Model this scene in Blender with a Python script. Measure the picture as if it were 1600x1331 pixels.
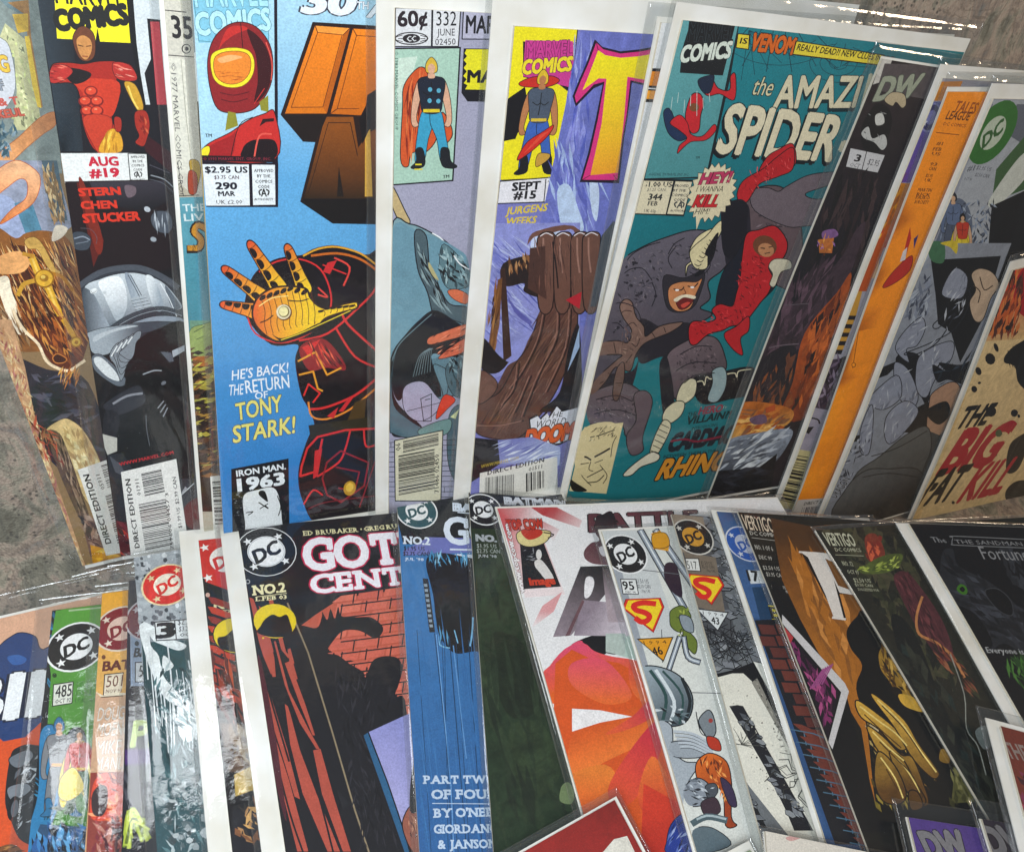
import bpy, math, random
import numpy as np
from mathutils import Vector, Matrix, noise
from mathutils.geometry import delaunay_2d_cdt
random.seed(7)
scene = bpy.context.scene
for o in list(bpy.data.objects): bpy.data.objects.remove(o)

# ------------------------------------------------------------------ camera, world, lights
FOC, CX, CY = 1219.0, 800.0, 665.5          # pixels of the 1600 x 1331 photograph
def nrm(v): return Vector(v).normalized()
h1 = nrm((2600, 365, -1219))                 # along the row, in camera axes
u1 = Vector((300, 1935, 1219)); u1 = (u1 - h1*u1.dot(h1)).normalized()   # up the leaning covers
n1 = h1.cross(u1)
GUP = (math.cos(math.radians(12))*u1 + math.sin(math.radians(12))*n1).normalized()
u2 = math.cos(math.radians(75))*u1 - math.sin(math.radians(75))*n1
n2 = h1.cross(u2)
XA = (h1 - GUP*h1.dot(GUP)).normalized(); YA = GUP.cross(XA)
ROT = Matrix((XA, YA, GUP))                  # camera axes -> world axes
CAM = Vector((0, -0.35, 0.95))
def to_world(c): return CAM + ROT @ c
def ray(x, y): return Vector((x-CX, CY-y, -FOC))
def hit(x, y, n, d):                         # plane n.X = d, in camera axes
    r = ray(x, y); return r * (d / n.dot(r))
a_, b_ = ray(1068, 32), ray(886, 771)
a1, b1 = a_*(-1/n1.dot(a_)), b_*(-1/n1.dot(b_))
D1 = -0.2575/(a1-b1).length                  # 10 in tall cover fixes the distance
p12 = hit(700, 800, n1, D1) + n1*0.030
D2 = n2.dot(p12)
TAU = 0.0030

cam = bpy.data.cameras.new('camera'); camo = bpy.data.objects.new('camera', cam)
scene.collection.objects.link(camo); scene.camera = camo
cam.sensor_width = 36.0; cam.lens = 36.0*FOC/1600.0; cam.clip_start = 0.01; cam.clip_end = 100
camo.matrix_world = Matrix.Translation(CAM) @ ROT.to_4x4()

w = bpy.data.worlds.new('World'); scene.world = w; w.use_nodes = True
bg = w.node_tree.nodes['Background']; bg.inputs[0].default_value = (0.60, 0.68, 0.80, 1); bg.inputs[1].default_value = 0.095

def area(name, pos, look, size, power, col, sy=None):
    l = bpy.data.lights.new(name, 'AREA'); l.energy = power; l.color = col
    l.shape = 'RECTANGLE'; l.size = size; l.size_y = sy or size
    o = bpy.data.objects.new(name, l); scene.collection.objects.link(o)
    o.location = pos; d = (look-pos).normalized(); o.rotation_euler = d.to_track_quat('-Z', 'Y').to_euler()
    return o
def at2(x, y): return hit(x, y, n2, D2)
def at1(x, y): return hit(x, y, n1, D1)
PL = to_world(at2(300, 1130) + nrm((0.045, 0.897, 0.433))*1.05)
area('ceiling_lamp', PL, to_world(at2(330, 900)), 0.22, 0.9, (0.93, 0.97, 1.0), 0.14)
PW = to_world(at1(1450, 110) + nrm((0.93, -0.10, 0.34))*0.95)
area('side_lamp', PW, to_world(at1(1300, 300)), 0.14, 3.0, (1.0, 0.78, 0.54))
PF = to_world(Vector((-0.08, 0.03, 0.22)))
area('room_lamp', PF, to_world(at1(640, 640)), 0.26, 4.7, (0.90, 0.96, 1.0))
scene.view_settings.view_transform = 'Standard'; scene.view_settings.look = 'None'
scene.view_settings.exposure = 0.0; scene.view_settings.gamma = 1.0
scene.cycles.transparent_max_bounces = 24; scene.cycles.max_bounces = 8
scene.cycles.caustics_reflective = False; scene.cycles.caustics_refractive = False

# ------------------------------------------------------------------ materials
def lin(h):
    h = h.lstrip('#')
    if len(h) == 3: h = ''.join(c*2 for c in h)
    v = [int(h[i:i+2], 16)/255 for i in (0, 2, 4)]
    return tuple(c/12.92 if c <= .04045 else ((c+.055)/1.055)**2.4 for c in v)
def newmat(name):
    m = bpy.data.materials.new(name); m.use_nodes = True
    return m, m.node_tree.nodes, m.node_tree.links, m.node_tree.nodes['Principled BSDF']
def print_mat():
    m, N, K, B = newmat('printed_paper')
    at = N.new('ShaderNodeVertexColor'); at.layer_name = 'ink'
    tc = N.new('ShaderNodeTexCoord')
    n1_ = N.new('ShaderNodeTexNoise'); n1_.inputs['Scale'].default_value = 1500; n1_.inputs['Detail'].default_value = 2
    n2_ = N.new('ShaderNodeTexNoise'); n2_.inputs['Scale'].default_value = 120; n2_.inputs['Detail'].default_value = 6; n2_.inputs['Roughness'].default_value = .7
    n2_.inputs['Distortion'].default_value = 1.2
    K.new(tc.outputs['Object'], n1_.inputs['Vector']); K.new(tc.outputs['Object'], n2_.inputs['Vector'])
    # fine grain
    r1 = N.new('ShaderNodeMapRange'); r1.inputs['To Min'].default_value = .84; r1.inputs['To Max'].default_value = 1.16
    r1.inputs['From Min'].default_value = .25; r1.inputs['From Max'].default_value = .75
    K.new(n1_.outputs['Fac'], r1.inputs['Value'])
    # painted mottling, strength in alpha
    r2 = N.new('ShaderNodeMapRange'); r2.inputs['From Min'].default_value = .3; r2.inputs['From Max'].default_value = .7
    r2.inputs['To Min'].default_value = -1; r2.inputs['To Max'].default_value = 1.0
    K.new(n2_.outputs['Fac'], r2.inputs['Value'])
    mu = N.new('ShaderNodeMath'); mu.operation = 'MULTIPLY_ADD'; mu.inputs[2].default_value = 1
    K.new(r2.outputs[0], mu.inputs[0]); K.new(at.outputs['Alpha'], mu.inputs[1])
    m2 = N.new('ShaderNodeMath'); m2.operation = 'MULTIPLY'; K.new(mu.outputs[0], m2.inputs[0]); K.new(r1.outputs[0], m2.inputs[1])
    vm = N.new('ShaderNodeVectorMath'); vm.operation = 'SCALE'; K.new(at.outputs['Color'], vm.inputs[0]); K.new(m2.outputs[0], vm.inputs['Scale'])
    K.new(vm.outputs[0], B.inputs['Base Color'])
    B.inputs['Roughness'].default_value = .5; B.inputs['Specular IOR Level'].default_value = .2
    return m
def paper_mat(name, col, rough=.7):
    m, N, K, B = newmat(name)
    tc = N.new('ShaderNodeTexCoord'); n = N.new('ShaderNodeTexNoise'); n.inputs['Scale'].default_value = 45; n.inputs['Detail'].default_value = 9
    K.new(tc.outputs['Object'], n.inputs['Vector'])
    r = N.new('ShaderNodeValToRGB'); c = lin(col)
    r.color_ramp.elements[0].position = .3; r.color_ramp.elements[0].color = (c[0]*.84, c[1]*.81, c[2]*.74, 1)
    r.color_ramp.elements[1].position = .7; r.color_ramp.elements[1].color = (*c, 1)
    K.new(n.outputs['Fac'], r.inputs[0]); K.new(r.outputs[0], B.inputs['Base Color'])
    B.inputs['Roughness'].default_value = rough; B.inputs['Specular IOR Level'].default_value = .3
    return m
def sleeve_mat(name, bump, haze, rough=.07, seed=0.0):
    m, N, K, B = newmat(name); N.remove(B); out = N['Material Output']
    tr = N.new('ShaderNodeBsdfTransparent'); tr.inputs[0].default_value = (.965, .97, .97, 1)
    gl = N.new('ShaderNodeBsdfGlossy'); gl.inputs['Roughness'].default_value = rough
    df = N.new('ShaderNodeBsdfDiffuse'); df.inputs[0].default_value = (.8, .83, .85, 1)
    # a thin film reflects the same from both sides: Schlick on |N.I|
    ge = N.new('ShaderNodeNewGeometry'); dt = N.new('ShaderNodeVectorMath'); dt.operation = 'DOT_PRODUCT'
    ab = N.new('ShaderNodeMath'); ab.operation = 'ABSOLUTE'; om = N.new('ShaderNodeMath'); om.operation = 'SUBTRACT'; om.inputs[0].default_value = 1; om.use_clamp = True
    pw = N.new('ShaderNodeMath'); pw.operation = 'POWER'; pw.inputs[1].default_value = 5
    fr = N.new('ShaderNodeMath'); fr.operation = 'MULTIPLY_ADD'; fr.inputs[1].default_value = .93; fr.inputs[2].default_value = .07; fr.use_clamp = True
    K.new(ge.outputs['Incoming'], dt.inputs[1]); K.new(dt.outputs['Value'], ab.inputs[0]); K.new(ab.outputs[0], om.inputs[1]); K.new(om.outputs[0], pw.inputs[0]); K.new(pw.outputs[0], fr.inputs[0])
    tc = N.new('ShaderNodeTexCoord'); mp = N.new('ShaderNodeMapping'); mp.inputs['Scale'].default_value = (1, .36, 1); mp.inputs['Location'].default_value = (seed, seed*2, 0)
    K.new(tc.outputs['Object'], mp.inputs[0])
    nz = N.new('ShaderNodeTexNoise'); nz.inputs['Scale'].default_value = 24; nz.inputs['Detail'].default_value = 2.2; nz.inputs['Distortion'].default_value = 1.6
    K.new(mp.outputs[0], nz.inputs['Vector'])
    n3 = N.new('ShaderNodeTexNoise'); n3.inputs['Scale'].default_value = 230; n3.inputs['Detail'].default_value = 3
    K.new(tc.outputs['Object'], n3.inputs['Vector'])
    ad = N.new('ShaderNodeMath'); ad.operation = 'MULTIPLY_ADD'; ad.inputs[1].default_value = .05; K.new(n3.outputs['Fac'], ad.inputs[0]); K.new(nz.outputs['Fac'], ad.inputs[2])
    bp = N.new('ShaderNodeBump'); bp.inputs['Strength'].default_value = bump; bp.inputs['Distance'].default_value = .0022
    K.new(ad.outputs[0], bp.inputs['Height']); K.new(bp.outputs[0], gl.inputs['Normal']); K.new(bp.outputs[0], dt.inputs[0])
    m1 = N.new('ShaderNodeMixShader'); K.new(fr.outputs[0], m1.inputs[0]); K.new(tr.outputs[0], m1.inputs[1]); K.new(gl.outputs[0], m1.inputs[2])
    m2 = N.new('ShaderNodeMixShader'); m2.inputs[0].default_value = haze; K.new(m1.outputs[0], m2.inputs[1]); K.new(df.outputs[0], m2.inputs[2])
    K.new(m2.outputs[0], out.inputs['Surface'])
    return m
PRINT = print_mat(); BOARD = paper_mat('board_white', 'f2f1ee'); PAGES = paper_mat('page_edges', 'd8d0c0')
SLV = [sleeve_mat('clear_sleeve', .5, .012, .085), sleeve_mat('crinkled_sleeve', .8, .016, .09, 3.1), sleeve_mat('smooth_sleeve', .3, .010, .07, 7.7)]
def fabric_mat():
    m, N, K, B = newmat('woven_upholstery')
    tc = N.new('ShaderNodeTexCoord')
    def nz(sc, det, dis=0, mapsc=(1, 1, 1), rough=.6):
        mp = N.new('ShaderNodeMapping'); mp.inputs['Scale'].default_value = mapsc; K.new(tc.outputs['Object'], mp.inputs[0])
        n = N.new('ShaderNodeTexNoise'); n.inputs['Scale'].default_value = sc; n.inputs['Detail'].default_value = det
        n.inputs['Distortion'].default_value = dis; n.inputs['Roughness'].default_value = rough; K.new(mp.outputs[0], n.inputs['Vector']); return n
    def ramp(src, stops):
        r = N.new('ShaderNodeValToRGB'); e = r.color_ramp.elements
        while len(e) < len(stops): e.new(.5)
        for i, (p, c) in enumerate(stops): e[i].position = p; e[i].color = (*lin(c), 1)
        K.new(src, r.inputs[0]); return r
    def mix(f, a, b, mode='MIX', v=None):
        x = N.new('ShaderNodeMix'); x.data_type = 'RGBA'; x.blend_type = mode
        if v is None: K.new(f, x.inputs[0])
        else: x.inputs[0].default_value = v
        K.new(a, x.inputs[6]); K.new(b, x.inputs[7]); return x
    base = ramp(nz(38, 5, 1.4).outputs['Fac'], [(.36, '86857b'), (.45, 'a39f93'), (.52, 'b9ab9f'), (.6, 'a0938a'), (.68, '8e8d8b')])
    streak = ramp(nz(150, 4, .5, (1.6, .3, .3), .75).outputs['Fac'], [(.36, '5d5350'), (.5, 'b7ad9f'), (.62, 'c8beb0')])
    c = mix(None, base.outputs[0], streak.outputs[0], 'MULTIPLY', .5)
    vo = N.new('ShaderNodeTexVoronoi'); vo.inputs['Scale'].default_value = 340; K.new(tc.outputs['Object'], vo.inputs['Vector'])
    dots = ramp(vo.outputs['Distance'], [(.2, 'eee'), (.32, '000')])
    reg = ramp(nz(22, 2, 1.0).outputs['Fac'], [(.5, '000'), (.54, 'fff')])
    dm = mix(None, dots.outputs[0], reg.outputs[0], 'MULTIPLY', 1)
    dk = N.new('ShaderNodeRGB'); dk.outputs[0].default_value = (*lin('55524e'), 1)
    c2 = mix(dm.outputs[2], c.outputs[2], dk.outputs[0])
    lines = ramp(nz(26, 3, 3.2).outputs['Fac'], [(.47, '000'), (.492, 'aaa'), (.508, 'aaa'), (.53, '000')])
    br = N.new('ShaderNodeRGB'); br.outputs[0].default_value = (*lin('565048'), 1)
    c3 = mix(lines.outputs[0], c2.outputs[2], br.outputs[0])
    K.new(c3.outputs[2], B.inputs['Base Color']); B.inputs['Roughness'].default_value = .95; B.inputs['Specular IOR Level'].default_value = .1
    wv = N.new('ShaderNodeTexVoronoi'); wv.inputs['Scale'].default_value = 900; K.new(tc.outputs['Object'], wv.inputs['Vector'])
    bp = N.new('ShaderNodeBump'); bp.inputs['Strength'].default_value = .6; bp.inputs['Distance'].default_value = .0006
    K.new(wv.outputs['Distance'], bp.inputs['Height']); K.new(bp.outputs[0], B.inputs['Normal'])
    return m

# ------------------------------------------------------------------ page surface
class Row: pass
def mkrow(n, D, seed):
    r = Row(); r.n = n; r.D = D; r.h = h1; r.u = n.cross(h1); r.o = hit(800, 400 if D == D1 else 1050, n, D); r.seed = seed; return r
ROW1, ROW2 = mkrow(n1, D1, 3.0), mkrow(n2, D2, 11.0)
def warp(row, s, t):                        # gentle sag shared by a whole row, so neighbours never cross
    a = .0011*math.sin(s*17+row.seed+t*4) + .0009*math.sin(t*23+row.seed*2-s*5)
    return a
C = None
def F(x0, y0, s): C.f = (x0, y0, s)
def pxc(x, y):
    x0, y0, s = C.f; return x0+x/s, y0+y/s
def loc(x, y):                               # crop pixel -> (u, v) on the cover, metres, v up
    X, Y = pxc(x, y); p = hit(X, Y, C.row.n, C.D) - C.O
    return Vector((p.dot(C.row.h), p.dot(C.row.u)))
def pts(s): return [tuple(float(q) for q in a.split(',')) for a in s.split()] if isinstance(s, str) else list(s)
def col(c):
    if isinstance(c, str): return lin(c)
    a, b = loc(c[2], c[3]), loc(c[4], c[5]); return (lin(c[0]), lin(c[1]), a, b)
def put(c, polys, mot=None):                 # polys in local metres
    C.items.append((col(c) if not isinstance(c, tuple) or isinstance(c[0], str) else c, polys, C.part, C.mot if mot is None else mot))
def part(n):
    if n != 'cover' and n != C.part.split('|')[0]: C.npart += 1
    if n == 'cover': C.part = n
    elif n != C.part.split('|')[0]: C.part = '%s|%d' % (n, C.npart)
def mot(v): C.mot = v
def P(c, s): put(c, [[loc(*p) for p in pts(s)]])
def smooth(p, closed=True, k=5):
    n = len(p); out = []
    rng = range(n) if closed else range(n-1)
    for i in rng:
        g = (lambda j: p[j % n]) if closed else (lambda j: p[max(0, min(n-1, j))])
        a, b, c, d = g(i-1), g(i), g(i+1), g(i+2)
        for q in range(k):
            t = q/k
            out.append(tuple(.5*((2*b[m])+(-a[m]+c[m])*t+(2*a[m]-5*b[m]+4*c[m]-d[m])*t*t+(-a[m]+3*b[m]-3*c[m]+d[m])*t**3) for m in (0, 1)))
    if not closed: out.append(p[-1])
    return out
def fan(pl):                                 # triangulate simple polygon
    from mathutils.geometry import tessellate_polygon
    return [[pl[i] for i in t] for t in tessellate_polygon([[Vector((v[0], v[1], 0)) for v in pl]])]
def S(c, s, ol=None, w=2):
    p = smooth(pts(s))
    if ol: put(ol, [q for q in band(p+[p[0]], w)])
    put(c, [[loc(*a) for a in p]])
    if ol: put(ol, [q for q in band(p+[p[0]], w*.55)])
def band(p, w):
    out = []
    for i in range(len(p)-1):
        (x0, y0), (x1, y1) = p[i], p[i+1]; d = math.hypot(x1-x0, y1-y0)
        if d < 1e-6: continue
        ex, ey = (x1-x0)/d*w*.25, (y1-y0)/d*w*.25
        nx, ny = -(y1-y0)/d*w/2, (x1-x0)/d*w/2
        out.append([loc(x0-ex+nx, y0-ey+ny), loc(x1+ex+nx, y1+ey+ny), loc(x1+ex-nx, y1+ey-ny), loc(x0-ex-nx, y0-ey-ny)])
    return out
def L(c, w, s, sm=True):
    p = pts(s)
    if sm and len(p) > 2: p = smooth(p, False, 4)
    put(c, band(p, w))
def E(c, cx, cy, rx, ry, rot=0, n=22):
    a = math.radians(rot); q = []
    for i in range(n):
        t = 2*math.pi*i/n; x, y = rx*math.cos(t), ry*math.sin(t)
        q.append(loc(cx+x*math.cos(a)-y*math.sin(a), cy+x*math.sin(a)+y*math.cos(a)))
    put(c, [q])
def inside(x, y, q):
    r = False; n = len(q)
    for i in range(n):
        (x0, y0), (x1, y1) = q[i], q[i-1]
        if (y0 > y) != (y1 > y) and x < (x1-x0)*(y-y0)/(y1-y0)+x0: r = not r
    return r
def ST(s, n, cols, ln, wd, ang, jit=20, taper=True):   # brush or ink strokes inside an outline
    q = pts(s); xs = [a[0] for a in q]; ys = [a[1] for a in q]; k = 0
    for _ in range(n*8):
        if k >= n: break
        x, y = random.uniform(min(xs), max(xs)), random.uniform(min(ys), max(ys))
        if not inside(x, y, q): continue
        k += 1; a = math.radians(ang+random.uniform(-jit, jit)); l = ln*random.uniform(.5, 1.3)/2; w_ = wd*random.uniform(.5, 1.4)/2
        dx, dy = math.cos(a), math.sin(a)
        m = random.uniform(-.3, .3)*l
        a0, a1_ = (x-dx*l, y-dy*l), (x+dx*l, y+dy*l); b = (x-dy*(w_+m*.0)+0, y+dx*w_); b2 = (x+dy*w_, y-dx*w_)
        if taper: pl = [a0, b2, a1_, b]
        else: pl = [(a0[0]+dy*w_, a0[1]-dx*w_), (a1_[0]+dy*w_, a1_[1]-dx*w_), (a1_[0]-dy*w_, a1_[1]+dx*w_), (a0[0]-dy*w_, a0[1]+dx*w_)]
        put(random.choice(cols), [[loc(*v) for v in pl]])
def SP(s, n, cols, r0, r1):                            # spatter / blotches
    q = pts(s); xs = [a[0] for a in q]; ys = [a[1] for a in q]; k = 0
    for _ in range(n*8):
        if k >= n: break
        x, y = random.uniform(min(xs), max(xs)), random.uniform(min(ys), max(ys))
        if not inside(x, y, q): continue
        k += 1; r = random.uniform(r0, r1); m = 8
        pl = [(x+r*random.uniform(.6, 1.25)*math.cos(6.283*i/m), y+r*random.uniform(.6, 1.25)*math.sin(6.283*i/m)) for i in range(m)]
        put(random.choice(cols), [[loc(*v) for v in pl]])
TX = {}
SER = dict(A='0b1b', B='0b0t', C='', D='0b0t', E='0b0t', F='0b0t', G='', H='0b0t1b1t', I='mbmt', J='1t', K='0b0t1b1t', L='0b0t', M='0b0t1b1t', N='0b0t1t', O='', P='0b0t', Q='', R='0b0t1b', S='', T='mb', U='0t1t', V='0t1t', W='0t1t', X='0b0t1b1t', Y='mb0t1t', Z='')
def glyphs(s, off, res):
    k = (s, off, res)
    if s[0] == '\x01':                                       # slab serif: each letter gets feet at its stem ends
        if k in TX: return TX[k]
        V, Tt, x = [], [], 0.0
        cap = max(v[1] for v in glyphs('H', 0, 1)[0])
        for ch in s[1:]:
            if ch == ' ': x += .26; continue
            gv, gt = glyphs(ch, 0, res); xa, xb = min(v[0] for v in gv), max(v[0] for v in gv); sr = SER.get(ch, '')
            lo = .05 if sr else 0; b = len(V); V += [(p[0]-xa+x+lo, p[1]) for p in gv]; Tt += [tuple(i+b for i in t) for t in gt]
            w_ = xb-xa
            def box(x0, y0, x1, y1):
                b = len(V); V.extend([(x0, y0), (x1, y0), (x1, y1), (x0, y1)]); Tt.extend([(b, b+1, b+2), (b, b+2, b+3)])
            for i in range(0, len(sr), 2):
                c = x+lo+(.035 if sr[i] == '0' else w_-.035 if sr[i] == '1' else w_/2)
                y = 0 if sr[i+1] == 'b' else cap-.075
                box(c-.115, y, c+.115, y+.075)
            if ch == 'T': box(x+lo, cap-.22, x+lo+.06, cap); box(x+lo+w_-.06, cap-.22, x+lo+w_, cap)
            if ch in 'EF': box(x+lo+w_-.05, cap-.2, x+lo+w_, cap)
            if ch == 'E' or ch == 'L': box(x+lo+w_-.05, 0, x+lo+w_, .19)
            if ch in 'CG': box(x+lo+w_-.06, cap-.24, x+lo+w_-.0, cap-.02)
            x += w_+2*lo+.075
        TX[k] = (V, Tt); return TX[k]
    if k not in TX:
        c = bpy.data.curves.new('t', 'FONT'); c.body = s; c.resolution_u = res; c.offset = off
        o = bpy.data.objects.new('t', c); m = o.to_mesh()
        V = [(v.co.x, v.co.y) for v in m.vertices]; T = [tuple(p.vertices) for p in m.polygons]
        o.to_mesh_clear(); bpy.data.objects.remove(o); bpy.data.curves.remove(c)
        TX[k] = (V, T)
    return TX[k]
def bold(s, off, res, n):
    """a bold face: the letters swept round a small circle, joined into one clean outline"""
    k = ('b', s, off, res, n)
    if k in TX: return TX[k]
    V, Tt = glyphs(s, 0, res)
    if n == 1 or not Tt: TX[k] = (V, Tt); return TX[k]
    vs, fs = [], []
    for m in range(n):
        a = 6.2832*(m+.5)/n; g = 1.35 if n == 4 else 1
        ox, oy = (off*(2*m-1), 0) if n == 2 else (off*g*math.cos(a), off*g*.8*math.sin(a))
        for t in Tt:
            p = [(V[i][0]+ox, V[i][1]+oy) for i in t]; ar = (p[1][0]-p[0][0])*(p[2][1]-p[0][1])-(p[1][1]-p[0][1])*(p[2][0]-p[0][0])
            if abs(ar) < 1e-6: continue
            if ar < 0: p = p[::-1]
            b = len(vs); vs += [Vector(q) for q in p]; fs.append((b, b+1, b+2))
    R = delaunay_2d_cdt(vs, [], fs, 0, 1e-4, True); V2 = [(v[0], v[1]) for v in R[0]]; keep = []
    for f, ids in zip(R[2], R[5]):
        X = sum(V2[i][0] for i in f)/3; Y = sum(V2[i][1] for i in f)/3
        for q in ids:
            A, B, D = (vs[j] for j in fs[q])
            if (B.x-A.x)*(Y-A.y)-(B.y-A.y)*(X-A.x) >= -1e-7 and (D.x-B.x)*(Y-B.y)-(D.y-B.y)*(X-B.x) >= -1e-7 and (A.x-D.x)*(Y-D.y)-(A.y-D.y)*(X-D.x) >= -1e-7: keep.append(f); break
    cnt = {}
    for f in keep:
        for i in range(3):
            e = (f[i], f[(i+1) % 3]); cnt[e] = 1
    bd = [e for e in cnt if (e[1], e[0]) not in cnt]
    used = sorted({i for e in bd for i in e}); ix = {v: i for i, v in enumerate(used)}
    W = [V2[i] for i in used]
    bl = [(ix[a], ix[b]) for a, b in bd]
    R = delaunay_2d_cdt([Vector(v) for v in W], bl, [], 0, 1e-5, False)
    NV = np.array([(v[0], v[1]) for v in R[0]]); FT = np.array([tuple(f) for f in R[2]]); ce = NV[FT].mean(1)
    A = np.array([W[i] for i, j in bl]); B = np.array([W[j] for i, j in bl])
    dy = B[:, 1]-A[:, 1]; dy[dy == 0] = 1e-12
    cr = ((A[None, :, 1] > ce[:, None, 1]) != (B[None, :, 1] > ce[:, None, 1])) & (ce[:, None, 0] < (B[:, 0]-A[:, 0])[None]*(ce[:, None, 1]-A[None, :, 1])/dy[None]+A[None, :, 0])
    FT = FT[cr.sum(1) % 2 == 1]
    TX[k] = ([tuple(v) for v in NV.tolist()], [tuple(f) for f in FT.tolist()])
    return TX[k]
def T(s, x0, y0, x1, y1, h, c='#111', ol=None, ow=.05, b=.012, sh=0.0, res=None, sf=False, dx=0, dy=0):
    """text whose ink runs from (x0,y0) to (x1,y1) on its base line, h tall, measured in crop pixels"""
    if sf: s = '\x01'+s
    a, e = loc(x0+dx, y0+dy), loc(x1+dx, y1+dy); ex = e-a; Lx = ex.length; ex = ex/Lx; ey = Vector((-ex.y, ex.x))
    d = math.hypot(x1-x0, y1-y0); tx, ty = (y1-y0)/d, -(x1-x0)/d
    hh = abs((loc(x0+tx*h+dx, y0+ty*h+dy)-a).dot(ey))
    res = res if res is not None else (3 if h*1.0/C.f[2] > 22 else 2 if h*1.0/C.f[2] > 9 else 1)
    V0, _ = glyphs(s, 0, 1)
    xa, xb = min(v[0] for v in V0), max(v[0] for v in V0); ya, yb = 0.0, max(v[1] for v in V0)
    def lay(off, cc, n):
        V, Tt = bold(s, round(off, 3), res, n); Q = []
        for (x, y) in V:
            Y = (y-ya)/(yb-ya)*hh; X = (x-xa)/(xb-xa)*Lx + Y*sh
            Q.append(a+ex*X+ey*Y)
        put(cc, [[Q[i] for i in t] for t in Tt])
    px = h/C.f[2]
    if ol: lay((b+ow)*1.05, ol, 8 if px > 22 else 4)
    lay(b, c, 1 if b < .008 else 2 if px < 9 else 4 if px < 26 else 6)
def unit(cx, cy, r):                        # local frame: real circle on the cover; r crop px
    o = loc(cx, cy); rr = (loc(cx+r, cy)-o).length; ev = C.ev; eu = Vector((-ev.y, ev.x))
    eu = C.eu
    return lambda x, y: o + eu*(x*rr) + (-ev)*(y*rr)
def ring(f, r, n=26): return [f(r*math.cos(6.2832*i/n), r*math.sin(6.2832*i/n)) for i in range(n)]
def star(f, x, y, r, rot=0):
    o = []
    for i in range(10):
        q = r if i % 2 == 0 else r*.42; a = math.pi/2+rot+i*math.pi/5; o.append(f(x+q*math.cos(a), y+q*math.sin(a)))
    return o
def DC(cx, cy, r, bgc, ringc='#e8e8e8', inner='#e8e8e8', letter=None, rot=18):
    part('publisher_badge'); letter = letter or bgc; f = unit(cx, cy, r)
    put(ringc, [ring(f, 1)]); put(bgc, [ring(f, .93)]); 
    for a in (45+rot*.3, 135+rot*.3, 225+rot*.3, 315+rot*.3):
        t = math.radians(a); put(ringc, [star(f, .74*math.cos(t), .74*math.sin(t), .17, .2)])
    put(inner, [ring(f, .53)])
    V, Tt = glyphs('DC', .0, 2); xa, xb = min(v[0] for v in V), max(v[0] for v in V); yb = max(v[1] for v in V)
    dclet(f, rot, letter, 1.0); part('cover')
def dclet(f, rot, c, k, n=1):
    V, Tt = bold('DC', .05, 2, 8); xa, xb = min(v[0] for v in V), max(v[0] for v in V); yb = max(v[1] for v in V)
    t = math.radians(rot)
    for m in range(n):
        ox = oy = 0; Q = []
        for (x, y) in V:
            X = ((x-xa)/(xb-xa)-.5)*.88*k; Y = (y/yb-.5)*.48*k; X += Y*.25+ox; Y += oy
            Q.append(f(X*math.cos(t)-Y*math.sin(t), X*math.sin(t)+Y*math.cos(t)))
        put(c, [[Q[i] for i in q] for q in Tt])
def FINGER(x0, y0, x1, y1, w0, w1, c, dark='1a0e10', side=1, segs=4):
    d = math.hypot(x1-x0, y1-y0); ex, ey = (x1-x0)/d, (y1-y0)/d
    def q(t, v): w_ = (w0+(w1-w0)*t)/2; return (x0+(x1-x0)*t-ey*w_*v, y0+(y1-y0)*t+ex*w_*v)
    out = [q(0, -1), q(.35, -1.02), q(.7, -.95), q(.93, -.85), q(1.02, -.35), q(1.02, .35), q(.93, .85), q(.7, .95), q(.35, 1.02), q(0, 1)]
    S('2a1210', [(x+(x-x0-(x1-x0)/2)*.02, y+(y-y0-(y1-y0)/2)*.02) for x, y in out], '2a1210', 8); S(c, out)
    for k in range(segs):
        a, b = .05+k*.9/segs, .05+(k+.8)*.9/segs
        S(dark, [q(a, .82*side), q(a+.02, .1*side), q((a+b)/2, -.12*side), q(b-.02, .05*side), q(b, .78*side), q((a+b)/2, .9*side)])
        L('3a1a10', 3, [q(b+.02, .95*side), q(b+.0, 0), q(b+.02, -.95*side)])
def SHIELD(pt, red='#d8281e', yel='#f2d022'):
    """pt: left-top, right-top, right-shoulder, tip, left-shoulder (crop px)"""
    part('emblem'); p = pts(pt); put('#7a1512', [[loc(*a) for a in p]])
    cx = sum(a[0] for a in p)/5; cy = sum(a[1] for a in p)/5
    q = [(cx+(a[0]-cx)*.96, cy+(a[1]-cy)*.96) for a in p]; put(red, [[loc(*a) for a in q]])
    q = [(cx+(a[0]-cx)*.86, cy+(a[1]-cy)*.86) for a in p]; put(yel, [[loc(*a) for a in q]])
    wd = abs(p[1][0]-p[0][0]); hh = abs(p[3][1]-p[0][1]); sl = (p[1][1]-p[0][1])/wd
    # red letter with counters on the yellow field
    def k(x, y): return (p[0][0]+wd*x, p[0][1]+sl*wd*x+hh*y)
    L(red, hh*.155, [k(.83, .17), k(.5, .13), k(.24, .2), (k(.3, .33)), k(.55, .42), k(.68, .53), k(.6, .66), k(.44, .68), k(.3, .58)])
    part('cover')
def BARC(quad, n=30, along='x', bgc='#e6e4dc', fg='#1a1a1c', inset=(.06, .1, .06, .1), sup=True):
    """barcode on a white panel; quad TL TR BR BL"""
    part('barcode'); q = pts(quad); put(bgc, [[loc(*a) for a in q]])
    def k(x, y):
        a, b, c, d = q; return tuple((a[i]*(1-x)+b[i]*x)*(1-y)+(d[i]*(1-x)+c[i]*x)*y for i in (0, 1))
    BARS(k, n, along, fg, inset); part('cover')
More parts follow.
